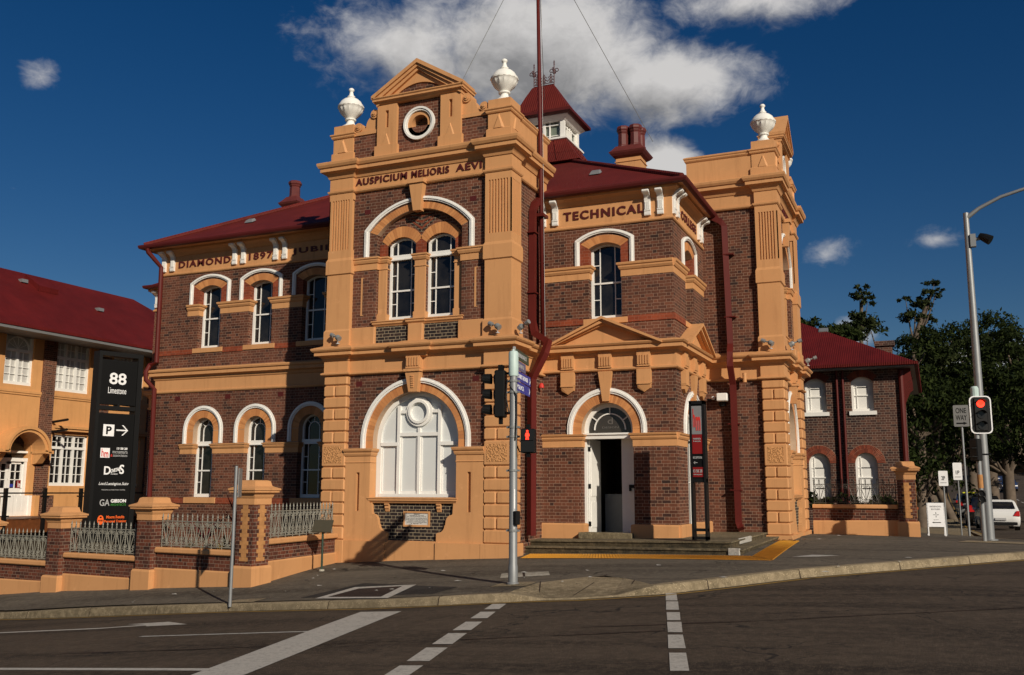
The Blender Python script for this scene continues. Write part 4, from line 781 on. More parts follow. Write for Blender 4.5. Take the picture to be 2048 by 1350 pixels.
# ---------------------------------------------------------------- wing, porch, roofs
def console(mb, fr, u, n, w=.16):
    P = [(0, 8.60), (.075, 8.60), (.085, 8.63), (.085, 8.70), (.10, 8.715), (.10, 8.74), (.07, 8.755), (.07, 8.98), (.09, 9.06), (.14, 9.12), (.21, 9.15), (.26, 9.16), (.29, 9.19), (.29, 9.22), (.26, 9.245), (0, 9.25)]
    mb.uprism(fr, [(n+a, z) for a, z in P], u-w/2, u+w/2)
    for k in (-1, 0, 1): mb.uprism(fr, [(n+.07, 8.76), (n+.085, 8.76), (n+.085, 8.97), (n+.07, 8.97)], u+k*.045-.014, u+k*.045+.014)
    ring = [(n+.225+.045*math.cos(2*PI*i/12), 9.195+.045*math.sin(2*PI*i/12)) for i in range(12)]; mb.uprism(fr, ring, u-w/2-.012, u+w/2+.012)
def upper_window(fr, uc, n0, sill_w=.60, zs=0., par=None):
    """trim round an upper sash: segmental gauged arch, red brick jambs, white label"""
    h = .435; mb = MB(); mb.strip(fr, arc(uc, h, 7.88, .135, 18), arc(uc, .66, 8.02, .20, 18), n0-.2, n0+.008, True, .03); mb.build('arch_ring', M_ARCH, CG)
    MB().strip(fr, arc(uc, h-.004, 7.88, .13, 12), arc(uc, .665, 8.02, .205, 12), n0-.22, n0+.002).build('arch_backing', M_MORT, CG)
    mb = MB()
    for h0, h1, d in ((.685, .725, .045), (.725, .762, .07), (.762, .805, .05)):
        f_ = lambda q: legs(uc, q, 7.43, 8.06+(q-.685)*.5, .215+(q-.685)*.3, 16); mb.strip(fr, f_(h0), f_(h1), n0-.02, n0+d)
    mb.build('arch_label', M_WHITE, CG)
    for sg in (-1, 1): a, b = sorted((uc+sg*h, uc+sg*.685)); MB().prism(fr, [(a, 7.43), (b, 7.43), (b, 8.07), (a, 8.07)], n0-.2, n0+.0035).build('red_brick_jamb', M_REDB, CG)
    mb = MB(); mb.cbox(fr, uc-.60, uc+.60, n0-.3, n0+.035, 5.85, 6.0, .008); mb.build('window_sill', M_ORANGE, CG)
    return sash(fr, uc, h, 6.0, 7.88, .135, n0-.26, None, 6.97, .17)
def band_upper(fr, spans, n0, ends=True):
    for a, b, la, lb in spans:      # la/lb: whether the band returns into an opening at that end
        P = [fr.xy(a, n0), fr.xy(b, n0)]
        if la: P = [fr.xy(a, n0-.26)]+P
        if lb: P = P+[fr.xy(b, n0-.26)]
        MB().mould(P, [(-.05, 7.06+fr.dz), (.006, 7.065+fr.dz), (.006, 7.23+fr.dz), (.03, 7.245+fr.dz), (.06, 7.30+fr.dz), (.06, 7.335+fr.dz), (.09, 7.36+fr.dz), (.10, 7.40+fr.dz), (.10, 7.42+fr.dz), (-.05, 7.45+fr.dz)]).build('impost_band', M_ORANGE, CG)
def frieze(fr, u0, u1, n0, pth):
    MB().mould(pth, [(-.08, 8.44), (.03, 8.455), (.05, 8.48), (.05, 8.525), (.02, 8.545), (.012, 8.55), (.012, 9.08), (.05, 9.10), (.11, 9.19), (.18, 9.24), (.21, 9.25), (.21, 9.33), (-.08, 9.36)]).build('frieze', M_ORANGE, CG)
# ---- left wing
WY = 23.5; FWg = F((-22.78, WY), 0); WC = [-20.73+22.78, -18.74+22.78, -16.75+22.78]; WL = 8.6
ups = [opening(c, .448, 5.95, 7.89, .14, 12) for c in WC]; los = [opening(c, .412, 1.33, 3.40, .412, 18) for c in WC]
MB().wall(FWg, [(0, -1.2), (WL, -1.2), (WL, 9.2), (0, 9.2)], ups+los, 0, .3).build('wing_wall', M_BRICK, CG)
MB().wbox(-22.78, -9.4, WY+.45, 34.8, -1.2, 9.3).build('brick_core', M_BRICK, CG)
MB().wbox(-22.779, -22.3, WY+.02, WY+.6, -1.2, 9.25).build('wing_end_wall', M_BRICK, CG)
for c in WC: upper_window(FWg, c, 0)
ed = [0.0]+[x for c in WC for x in (c-.435, c+.435)]+[WL]
band_upper(FWg, [(1.16, ed[1], False, True), (ed[2], ed[3], True, True), (ed[4], ed[5], True, True), (ed[6], WL, True, False)], 0)
for e_, z0_, z1_ in ((.6, 5.83, 5.985), (.62, 1.17, 1.335)):
    for a, b in ((0, WC[0]-e_), (WC[0]+e_, WC[1]-e_), (WC[1]+e_, WC[2]-e_), (WC[2]+e_, WL)): MB().box(FWg, a, b, -.05, .022, z0_, z1_).build('red_brick_course', M_REDB, CG)
frieze(FWg, 0, WL, 0, [(-22.78, 30), (-22.78, WY), (-14.5, WY)])
def consoles(fr, us):
    for u in us: mb = MB(); console(mb, fr, u, 0); mb.build('console_bracket', M_WHITE, CG)
consoles(FWg, [x+22.78 for x in (-22.68, -22.32, -19.80, -19.46, -18.22, -17.88, -15.3, -14.95)])
for t, a, b in (('DIAMOND', -22.08, -19.98), ('1897', -19.26, -18.36), ('JUBILEE', -17.62, -15.55)): text(MB(), FWg, t, a+22.78, b+22.78, 8.68, 8.90, .0, .035, .022, 1.2).build('lettering', M_LET, CG)
MB().mould([(-22.78, 30), (-22.78, WY), (-14.5, WY)], [(-.05, 4.60), (.03, 4.61), (.05, 4.64), (.05, 4.68), (.012, 4.70), (.012, 5.02), (.04, 5.05), (.06, 5.12), (.12, 5.15), (.16, 5.16), (.16, 5.25), (.20, 5.28), (.215, 5.33), (.20, 5.35), (-.05, 5.42)]).build('string_course', M_ORANGE, CG)
for c in WC:
    al = lambda r, k=22: [(c-r, 3.0)]+arc(c, r, 3.40, r, k)+[(c+r, 3.0)]
    MB().strip(FWg, al(.40, 30), al(.645, 30), -.22, .008, True, .03).build('arch_ring', M_ARCH, CG); MB().strip(FWg, al(.398), al(.65), -.23, .002).build('arch_backing', M_MORT, CG)
    mb = MB(); mb.strip(FWg, al(.645), al(.685), -.02, .045); mb.strip(FWg, al(.685), al(.725), -.02, .07); mb.strip(FWg, al(.725), al(.77), -.02, .05); mb.build('arch_label', M_WHITE, CG)
    MB().cbox(FWg, c-.62, c+.62, -.3, .04, 1.17, 1.35, .01).build('window_sill', M_ORANGE, CG)
    sash(FWg, c, .40, 1.36, 3.40, .40, -.25, 2.95, 2.17, .15, arched=True)
    for sg in (-1, 1): MB().box(FWg, c+sg*1.1-.1, c+sg*1.1+.1, -.02, .004, 4.36, 4.5).build('air_brick', M_LET, CG) if sg < 0 else None
sp = [(1.16, WC[0]-.40, 0, 1), (WC[0]+.40, WC[1]-.40, 1, 1), (WC[1]+.40, WC[2]-.40, 1, 1), (WC[2]+.40, WL, 1, 0)]
for a, b, la, lb in sp:
    P = [FWg.xy(a, 0), FWg.xy(b, 0)]; P = ([FWg.xy(a, -.26)] if la else [])+P+([FWg.xy(b, -.26)] if lb else [])
    MB().mould(P, [(-.05, 2.68), (.006, 2.685), (.006, 2.83), (.03, 2.845), (.055, 2.89), (.055, 2.92), (.08, 2.94), (.09, 2.975), (-.05, 3.005)]).build('impost_band', M_ORANGE, CG)
# rear wing glimpsed past the corner
mb = MB(); mb.wbox(-27.6, -22.6, 28.2, 34.5, -1.3, 9.25); mb.build('rear_wing_wall', M_BRICK, CG)
frieze(None, 0, 0, 0, [(-27.6, 34), (-27.6, 28.2), (-22.6, 28.2)])
FRW = F((-27.6, 28.2), 0); consoles(FRW, (.12, .5))
MB().mould([(-27.6, 34), (-27.6, 28.2), (-22.6, 28.2)], [(-.05, 4.60), (.03, 4.61), (.05, 4.68), (.012, 4.70), (.012, 5.02), (.06, 5.12), (.16, 5.16), (.16, 5.25), (.215, 5.33), (-.05, 5.42)]).build('string_course', M_ORANGE, CG)
for z0, z1 in ((2.0, 4.0),): sash(FRW, .62, .40, 1.36, 3.40, .40, .02, 2.95, 2.17, .15, arched=True)
# ---- porch: two like faces, south with the door, east
PX0, PX1, PY, PYE = -9.35, -5.73, 23.3, 26.85
FS = F((PX0, PY), 0); FE = F((PX1, PY), 90); PW = PX1-PX0; PC = 1.81; EW = PYE-PY; EC = 1.75
def porch_face(fr, wd, c, txt, ta, tb):
    up1 = opening(c, .448, 5.95, 7.89, .14, 12); dr = opening(c, .692, .45, 3.13, .692, 24)
    MB().wall(fr, [(0, .1), (wd, .1), (wd, 9.2), (0, 9.2)], [up1, dr], 0, .3).build('porch_wall', M_BRICK, CG)
    upper_window(fr, c, 0); band_upper(fr, [(0, c-.435, False, True), (c+.435, wd, True, False)], 0)
    for a, b in ((0, c-.6), (c+.6, wd)): MB().box(fr, a, b, -.05, .022, 5.86, 6.02).build('red_brick_course', M_REDB, CG)
    consoles(fr, (.10, .45, wd-.62, wd-.28))
    mb = MB(); text(mb, fr, txt, ta, tb, 8.70, 8.94, .0, .035, .03, 1.22); mb.build('lettering', M_LET, CG)
    al = lambda r, k=26: [(c-r, 3.02)]+arc(c, r, 3.13, r, k)+[(c+r, 3.02)]
    MB().strip(fr, al(.68, 40), al(.915, 40), -.25, .008, True, .03).build('arch_ring', M_ARCH, CG); MB().strip(fr, al(.677), al(.92), -.26, .002).build('arch_backing', M_MORT, CG)
    mb = MB(); mb.strip(fr, al(.915), al(.96), -.02, .05); mb.strip(fr, al(.96), al(1.005), -.02, .075); mb.strip(fr, al(1.005), al(1.055), -.02, .055); mb.build('arch_label', M_WHITE, CG)
    mb = MB(); mb.hexa([fr(c-.085, -.2, 3.84), fr(c+.085, -.2, 3.84), fr(c+.085, .08, 3.84), fr(c-.085, .08, 3.84)], [fr(c-.18, -.2, 4.60), fr(c+.18, -.2, 4.60), fr(c+.18, .13, 4.60), fr(c-.18, .13, 4.60)]); mb.build('keystone', M_ORANGE, CG)
    for u in (c-1.02, c+1.02):
        mb = MB(); mb.box(fr, u-.18, u+.18, -.05, .13, 4.26, 4.62); mb.prism(fr, [(u-.18, 4.235), (u+.18, 4.235), (u+.18, 4.27), (u-.18, 4.27)], -.05, .15)
        mb.hexa([fr(u-.165, -.02, 4.14), fr(u, -.02, 4.04), fr(u+.165, -.02, 4.14), fr(u+.17, -.02, 4.24), fr(u-.17, -.02, 4.24)], [fr(u-.165, .09, 4.14), fr(u, .075, 4.04), fr(u+.165, .09, 4.14), fr(u+.17, .13, 4.24), fr(u-.17, .13, 4.24)]); mb.build('corbel', M_ORANGE, CG)
    for u in (c-1.02, c, c+1.02):
        mb = MB(); mb.box(fr, u-.175, u+.175, -.05, .12, 4.69, 5.12)
        for i in range(5): mb.box(fr, u-.155+i*.068, u-.115+i*.068, .1, .145, 4.74, 4.98)
        mb.build('triglyph', M_ORANGE, CG)
    # pediment
    mb = MB(); zb = 5.30; hw = 1.56; ap = 6.0
    def rk(h, d0, th, n0, n1):
        sl_ = (ap-zb)/hw; P = [(c-hw-h, zb+d0-h*sl_+.0), (c, ap+d0), (c+hw+h, zb+d0-h*sl_), (c+hw+h, zb+d0-h*sl_-th), (c, ap+d0-th), (c-hw-h, zb+d0-h*sl_-th)]; P = [(u, max(z, 5.235)) for u, z in P]; mb.prism(fr, P, n0, n1)
    rk(.0, .0, .07, -.02, .36); rk(-.03, -.06, .10, -.02, .29); rk(-.06, -.15, .05, -.02, .20); mb.prism(fr, [(c-hw+.2, 5.24), (c+hw-.2, 5.24), (c, ap-.12)], -.02, .10)
    mb.prism(fr, [(c-.66, 5.24), (c+.66, 5.24), (c, 5.56)], .0, .13); mb.build('pediment', M_ORANGE, CG)
    mb = MB()
    for sg in (-1, 1):
        a, b = (0, c-.68) if sg < 0 else (c+.68, wd); P = [fr.xy(a, 0), fr.xy(b, 0)]; P = P+[fr.xy(b, -.28)] if sg < 0 else [fr.xy(a, -.28)]+P
        MB().mould(P, [(-.05, 2.685), (.006, 2.69), (.006, 2.85), (.03, 2.865), (.055, 2.91), (.055, 2.945), (.085, 2.97), (.10, 3.01), (-.05, 3.04)]).build('impost_band', M_ORANGE, CG)
        MB().mould(P, [(-.05, .2), (.07, .2), (.07, .735), (.05, .765), (-.05, .78)]).build('plinth', M_ORANGE, CG)
porch_face(FS, PW, PC, 'TECHNICAL', .68, 2.90); porch_face(FE, EW, EC, 'COLLEGE', .92, 2.66)
frieze(None, 0, 0, 0, [(PX0-.1, PY), (PX1, PY), (PX1, PYE)])
crn = [(-.05, 4.60), (.06, 4.615), (.085, 4.64), (.085, 4.68), (.03, 4.70), (.02, 4.71), (.02, 5.0), (.05, 5.03), (.07, 5.09), (.14, 5.12), (.24, 5.135), (.24, 5.225), (.28, 5.245), (.31, 5.29), (.29, 5.31), (-.05, 5.40)]
MB().mould([(PX0-.1, PY), (PX1, PY), (PX1, PYE)], crn).build('porch_cornice', M_ORANGE, CG)
MB().mould([(PX0-.1, PY), (PX1, PY), (PX1, PYE)], [(-.1, .2), (.02, .2), (.02, .3), (-.1, .3)]).build('porch_footing', M_ORANGE, CG)
# porch doorway and the room behind it
mb = MB(); x0, x1 = PX0+PC-.68, PX0+PC+.68; yd = PY+.30
mb.wbox(x0-.02, x0+.05, PY+.24, PY+.36, .46, 3.0); mb.wbox(x1-.06, x1+.02, PY+.27, PY+.36, .46, 3.0); mb.wbox(x0, x1, PY+.14, PY+.40, 2.90, 3.03); mb.wbox(x0, x1, PY+.10, PY+.30, 3.0, 3.045)
jm = lambda r, k=20: arc(PX0+PC-PX0, r, 3.13, r, k)
mb.strip(FS, [(PC-.58, 3.03)]+jm(.58)+[(PC+.58, 3.03)], [(PC-.69, 3.03)]+jm(.69)+[(PC+.69, 3.03)], -.34, -.22)
mb.strip(FS, jm(.40), jm(.43), -.30, -.25)
for a in (35, 90, 145): ca, sa = math.cos(R(a)), math.sin(R(a)); mb.prism(FS, [(PC+.42*ca-.012*sa, 3.13+.42*sa+.012*ca), (PC+.42*ca+.012*sa, 3.13+.42*sa-.012*ca), (PC+.59*ca+.012*sa, 3.13+.59*sa-.012*ca), (PC+.59*ca-.012*sa, 3.13+.59*sa+.012*ca)], -.30, -.25)
dfm = mb.build('door_frame', M_WHITE, CG)
MB().wall(FS, [(PC-.64, 3.03), (PC+.64, 3.03)]+jm(.62)[::-1], [], -.29, .02).build('fanlight_pane', plainm('brown_fanlight', (.045, .038, .032), .1), dfm)
mb = MB(); text(mb, FS, 'DESIGN', PC-.22, PC+.22, 3.17, 3.22, -.29, -.283, 0); text(mb, FS, 'd', PC-.07, PC+.07, 3.28, 3.45, -.29, -.283, 0); mb.build('fanlight_lettering', plainm('faint_lettering', (.12, .11, .10), .5), dfm)
mb = MB(); dx = .05
mb.wbox(x0+.06, x0+.10, PY+.34, PY+1.22, .48, 2.9); mb.wbox(x0+.10, x0+.115, PY+.42, PY+1.14, .65, 1.3); mb.wbox(x0+.10, x0+.115, PY+.42, PY+1.14, 1.45, 2.75); dl = mb.build('door', M_WHITE, CG, 'white timber door leaf folded back inside the left jamb')
for z in (.75, 1.7, 2.65): MB().wbox(x0+.045, x0+.115, PY+.33, PY+.37, z-.06, z+.06).build('hinge', M_BLACK, dl)
mb = MB(); mb.wbox(x1-.44, x1-.40, PY+.45, PY+1.6, .48, 2.9); mb.wbox(x1-.42, x1+.0, PY+.42, PY+.48, .48, 2.9); mb.wbox(x1-.20, x1+.05, PY+.38, PY+.44, .48, .75); mb.build('hall_partition', M_WHITE, CG)
mb = MB(); mb.wbox(x1-.23, x1-.10, PY+.38, PY+.42, 1.66, 1.74); mb.wbox(x1-.23, x1-.18, PY+.36, PY+.42, 1.58, 1.74); mb.build('door_handle', M_BLACK, dl)
mb = MB(); mb.wbox(x0-.3, x1+.3, PY+.32, PY+3.0, .40, .475); mb.build('hall_floor', M_STONE, CG)
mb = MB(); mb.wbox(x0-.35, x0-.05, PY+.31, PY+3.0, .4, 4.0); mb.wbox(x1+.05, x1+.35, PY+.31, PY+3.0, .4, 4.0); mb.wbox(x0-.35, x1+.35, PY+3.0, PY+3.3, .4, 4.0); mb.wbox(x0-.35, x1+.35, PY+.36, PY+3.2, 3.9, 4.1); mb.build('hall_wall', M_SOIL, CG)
mb = MB(); mb.wbox(x0+.12, x0+.75, PY+1.5, PY+2.0, .475, 1.5); mb.build('reception_desk', M_GREY, CG)
MB().cbox(FS, PC-.70, PC+.68, -.1, .26, .40, .56, .012).build('door_step', M_STONE, CG)
# east doorway is glazed
sash(FE, EC, .68, .60, 3.13, .68, -.26, 2.92, None, .25, f=.09, arched=True)
# ---- roofs
EW0, EE, ES, EN, ZR, TP = -23.18, -5.38, 23.03, 35.2, 9.44, .55
dd = (EN-ES)/2; yr = (EN+ES)/2; zr = ZR+dd*TP
SW, SE, NE, NW, RW, RE = (EW0, ES, ZR), (EE, ES, ZR), (EE, EN, ZR), (EW0, EN, ZR), (EW0+dd, yr, zr), (EE-dd, yr, zr)
mb = MB(); mb.add([SW, SE, NE, NW, RW, RE], [(0, 1, 5, 4), (1, 2, 5), (2, 3, 4, 5), (3, 0, 4)]); mb.add([(x, y, z-.06) for x, y, z in (SW, SE, NE, NW)], [(0, 3, 2, 1)]); rf = mb.build('roof', M_ROOF, CG, norm=False)
mb = MB()
for a, b in ((SE, RE), (SW, RW), (RW, RE), (NE, RE)):
    a, b = Vector(a), Vector(b); mb.tube([a+Vector((0, 0, .03)), b+Vector((0, 0, .03))], .075, 8)
mb.build('ridge_capping', M_ROOF, rf)
mb = MB(); gp = [(0, -.14), (.03, -.14), (.11, -.115), (.135, -.06), (.135, -.01), (.115, .0), (.115, -.02), (0, -.02)]
mb.mould([(EW0, 30), (EW0, ES), (EE, ES), (EE, PYE)], [(o_, ZR+z) for o_, z in gp]); mb.build('gutter', M_GUT, CG)
MB().mould([(EW0, 30), (EW0, ES), (EE, ES), (EE, PYE)], [(-.5, ZR-.125), (0, ZR-.125), (0, ZR-.09), (-.5, ZR-.09)]).build('soffit', M_ORANGE, CG)
mb = MB(); P0 = (-27.72, 27.85); mb.add([(-27.72, 27.85, ZR), (-22, 27.85, ZR), (-22, 35, ZR), (-27.72, 35, ZR), (-25.1, 31.3, ZR+1.9), (-22, 31.3, ZR+1.9)], [(0, 1, 5, 4), (2, 3, 4, 5), (3, 0, 4)]); mb.build('roof', M_ROOF, CG, norm=False)
MB().mould([(-27.72, 34), (-27.72, 27.85), (-22, 27.8)], [(o_, ZR+z) for o_, z in gp]).build('gutter', M_GUT, CG)
MB().mould([(-27.72, 34), (-27.72, 27.85), (-22, 27.8)], [(-.5, ZR-.125), (0, ZR-.125), (0, ZR-.09), (-.5, ZR-.09)]).build('soffit', M_ORANGE, CG)
# small silver roof vents that glint on the slopes
def roof_pt(x, y): return (x, y, ZR+min((y-ES), (x-EW0), (EE-x))*TP)
for x, y in ((-8.3, 24.9), (-20.2, 24.6)):
    p = roof_pt(x, y); mb = MB(); mb.hexa([(p[0]-.16, p[1]-.1, p[2]-.02), (p[0]+.16, p[1]-.1, p[2]-.02), (p[0]+.16, p[1]+.1, p[2]+.09), (p[0]-.16, p[1]+.1, p[2]+.09)], [(p[0]-.12, p[1]-.07, p[2]+.07), (p[0]+.12, p[1]-.07, p[2]+.07), (p[0]+.12, p[1]+.07, p[2]+.16), (p[0]-.12, p[1]+.07, p[2]+.16)]); mb.build('roof_vent', M_GALV, CG)
M_LANT = plainm('lantern_glass', (.16, .19, .15), .15, 0, .5)  # opaque pale green, painted to suggest sky light coming through the lantern
# ---- cupola
CX, CY = -11.22, 29.0; FQ = lambda h, z: [(CX-h, CY-h, z), (CX+h, CY-h, z), (CX+h, CY+h, z), (CX-h, CY+h, z)]
RXo = -.22; FT_ = lambda hx, hy, z: [(CX-hx+RXo*(z-14.04)/1.2, CY-hy-.1*(z-14.04), z), (CX+hx+RXo*(z-14.04)/1.2, CY-hy-.1*(z-14.04), z), (CX+hx+RXo*(z-14.04)/1.2, CY+hy-.1*(z-14.04), z), (CX-hx+RXo*(z-14.04)/1.2, CY+hy-.1*(z-14.04), z)]
mb = MB(); mb.rings([FQ(1.55, 12.0), FQ(1.12, 12.55), FQ(.86, 12.95), FQ(.80, 13.02)])
for sg in range(4):
    for k in (-.5, 0, .5):
        a = R(90*sg); rx = lambda x, y: (CX+x*math.cos(a)-y*math.sin(a), CY+x*math.sin(a)+y*math.cos(a)); mb.tube([(*rx(k*1.5, -1.50), 12.08), (*rx(k*1.1, -1.10), 12.60), (*rx(k*.83, -.84), 13.0)], .02, 5)
cu = mb.build('cupola', M_ROOF, CG)
mb = MB(); mb.rings([FQ(.80, 13.0), FQ(.86, 13.03), FQ(.86, 13.09), FQ(.78, 13.12)]); mb.rings([FQ(.74, 13.70), FQ(.78, 13.74), FQ(.90, 13.84), FQ(.90, 13.90)])
for sx in (-1, 1):
    for sy in (-1, 1): mb.wbox(CX+sx*.66-.07, CX+sx*.66+.07, CY+sy*.66-.07, CY+sy*.66+.07, 13.1, 13.72)
for sg in range(4):
    fq = F((CX, CY), 90*sg)
    for u in (-.55, -.19, .19, .55): mb.box(fq, u-.02, u+.02, .60, .66, 13.1, 13.72)
    mb.box(fq, -.6, .6, .60, .65, 13.13, 13.17); mb.box(fq, -.6, .6, .60, .65, 13.58, 13.62); mb.box(fq, -.6, .6, .60, .645, 13.22, 13.24); mb.box(fq, -.04, .04, .6, .67, 13.1, 13.72)
mb.build('lantern_frame', M_WHITE, cu)
MB().wbox(CX-.58, CX+.58, CY-.58, CY+.58, 13.1, 13.72).build('lantern_glass', M_LANT, cu)
mb = MB(); mb.rings([FQ(.98, 13.90), FQ(1.04, 13.93), FQ(1.04, 14.02), FQ(.98, 14.04), FT_(.80, .80, 14.34), FT_(.60, .52, 14.75), FT_(.40, .12, 15.22), FT_(.37, .06, 15.26)]); mb.build('cupola_roof', M_ROOF, cu)
mb = MB(); mb.rings([FQ(.95, 13.86), FQ(1.055, 13.91), FQ(1.055, 14.0), FQ(.97, 14.01)]); mb.build('cupola_gutter', M_GUT, cu)
mb = MB(); t_ = lambda pts, r=.014: mb.tube(pts, r, 5)
def curl(cx, cz, r, a0, a1, fx, n=9): return [fx(cx+r*(1-.55*i/n)*math.cos(R(a0+(a1-a0)*i/n)), cz+r*(1-.55*i/n)*math.sin(R(a0+(a1-a0)*i/n))) for i in range(n+1)]
for sx, sy in ((-1, 0), (1, 0)):
    x, y = CX+RXo+sx*.37, CY-.12; t_([(x, y, 15.2), (x, y, 16.05)], .018); mb.lathe((x, y, 15.98), [(0, 0), (.03, .03), (.012, .08), (.028, .11), (0, .20)], 6)
    for k in range(4):
        ca, sa = math.cos(R(90*k)), math.sin(R(90*k)); fx = lambda d, z: (x+ca*d, y+sa*d, z); t_(curl(.10, 15.78, .085, 200, -160, fx)); t_([fx(0, 15.66), fx(.07, 15.73)])
for sg in range(1):
    fx = lambda u, z: (CX+RXo+u, CY-.12, z)
    for z in (15.30, 15.36): t_([fx(-.37, z), fx(.37, z)])
    for u in (-.25, 0, .25):
        for s2 in (-1, 1):
            t_(curl(u+s2*.06, 15.43, .06, 90-s2*90, 90-s2*-200, fx)); t_(curl(u+s2*.05, 15.55, .05, 90-s2*90, 90-s2*-200, fx), .012); t_([fx(u, 15.36), fx(u+s2*.05, 15.50), fx(u, 15.60)], .012)
        t_([fx(u, 15.34), fx(u, 15.68)]); t_([fx(u-.04, 15.62), fx(u, 15.70), fx(u+.04, 15.62)], .012)
mb.build('cresting', M_PIRON, cu)
# ---- chimneys
def chimney(x, y, zb, w, d, zc, pots, ph, big=True, label=None):
    mb = MB(); q = lambda i, z: [(x-w/2-i, y-d/2-i, z), (x+w/2+i, y-d/2-i, z), (x+w/2+i, y+d/2+i, z), (x-w/2-i, y+d/2+i, z)]
    mb.rings([q(0, zb), q(0, zc-.16), q(.03, zc-.15), q(.03, zc-.12), q(0, zc-.11), q(0, zc)]); ch = mb.build('chimney', M_ORANGE if big else M_POT, CG, label)
    mb = MB(); mb.rings([q(.02, zc), q(.10, zc+.06), q(.17, zc+.14), q(.20, zc+.20), q(.16, zc+.23), q(.10, zc+.30), q(.04, zc+.38), q(.0, zc+.44)]); mb.build('chimney_cap', M_POT, ch)
    for px_, py_ in pots:
        mb = MB(); mb.lathe((x+px_, y+py_, zc+.40), [(.0, 0), (.215, 0), (.215, .07), (.19, .10), (.185, ph*.62), (.175, ph*.66), (.20, ph*.72), (.21, ph*.78), (.24, ph*.84), (.24, ph*.93), (.21, ph), (.14, ph), (.13, ph*.9), (0, ph*.9)], 8); mb.build('chimney_pot', M_POT, ch)
chimney(-9.02, 31.0, 11.2, .88, .74, 12.98, [(-.22, -.17), (.22, -.17), (-.18, .2), (.27, .2)], .78)
chimney(-20.25, 27.0, 10.9, .42, .42, 11.40, [(0, 0)], .64, False)
# ---- downpipes
def pipe(name, pts, w=.11, mat=M_PIPE, lab=None):
    mb = MB(); mb.tube(pts, w, 4 if w > .08 else 10); return mb.build(name, mat, CG, lab)
pipe('downpipe', [(-9.18, 22.85, 9.25), (-9.19, 22.55, 9.05), (-9.20, 22.40, 8.8), (-9.20, 22.36, 5.9), (-9.12, 22.36, 5.55), (-8.72, 22.25, 5.30), (-8.76, 22.12, 5.0), (-9.08, 22.05, 4.35), (-9.10, 22.05, .5)], .115)
pipe('downpipe', [(-5.45, 26.62, 9.38), (-5.15, 26.66, 9.2), (-5.06, 26.70, 9.05), (-5.0, 26.70, 5.65), (-4.96, 26.40, 5.35), (-4.96, 26.38, 5.0), (-4.95, 26.66, 4.5), (-4.93, 26.70, .75), (-4.85, 26.6, .58)], .115)
pipe('downpipe', [(-22.95, 22.95, 9.32), (-22.95, 23.0, 9.2), (-22.74, 23.40, 8.75), (-22.70, 23.40, 5.62), (-22.95, 23.38, 5.55), (-22.98, 23.25, 5.3), (-22.92, 23.22, 5.05), (-22.72, 23.40, 4.75), (-22.62, 23.40, -.3)], .075)
mb = MB(); mb.wbox(-9.36, -8.98, 22.6, 22.95, 8.72, 8.80); mb.build('rainwater_bracket', M_PIPE, CG)
mb = MB()
for z in (6.6, 8.2): MB().wbox(-9.33, -9.08, 22.24, 22.48, z, z+.03).build('pipe_strap', M_PIPE, CG)
for z in (1.6, 3.4, 6.4, 8.2): MB().wbox(-5.12, -4.82, 26.60, 26.84, z, z+.03).build('pipe_strap', M_PIPE, CG)
pipe('service_pipe', [(-9.28, 22.98, 9.0), (-9.28, 22.98, 5.4)], .03)
# ---- stone steps
PL = thing('stone_steps', 'worn stone platform of two steps under the entrance, white blocks at its right corner', 'steps', (-6.8, 22, .1))
b_ = [(-9.3, 22.15), (-3.84, 20.98), (-3.9, 26.9), (-9.3, 26.9)]; z_ = [.24, .365, .40, .27]
t1 = [(-9.3, 22.47), (-4.14, 21.29), (-4.2, 26.9), (-9.3, 26.9)]; zt_ = [.375, .505, .50, .43]
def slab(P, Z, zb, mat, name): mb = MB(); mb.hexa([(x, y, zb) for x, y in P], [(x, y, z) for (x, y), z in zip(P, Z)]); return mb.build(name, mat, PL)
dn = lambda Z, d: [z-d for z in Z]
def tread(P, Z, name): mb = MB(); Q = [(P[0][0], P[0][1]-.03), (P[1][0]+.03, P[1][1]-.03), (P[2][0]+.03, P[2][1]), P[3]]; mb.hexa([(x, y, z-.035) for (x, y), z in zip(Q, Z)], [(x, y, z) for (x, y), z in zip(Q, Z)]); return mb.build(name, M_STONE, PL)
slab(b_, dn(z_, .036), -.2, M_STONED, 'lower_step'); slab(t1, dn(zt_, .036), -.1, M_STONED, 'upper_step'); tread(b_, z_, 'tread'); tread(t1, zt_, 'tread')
mb = MB(); mb.cbox(F((-4.12, 21.03), -12), -.0, .26, -.04, .028, .22, .385, .01); mb.build('painted_block', M_MARK, PL); MB().cbox(F((-4.155, 22.5), 90), 0, 1.5, -.03, .025, .39, .52, .01).build('painted_block', M_MARK, PL)
mb = MB(); mb.hexa([(-4.33, 23.0, .526), (-4.41, 23.0, .53), (-4.41, 26.4, .515), (-4.33, 26.4, .51)], [(-4.33, 23.0, .535), (-4.41, 23.0, .535), (-4.41, 26.4, .52), (-4.33, 26.4, .52)])
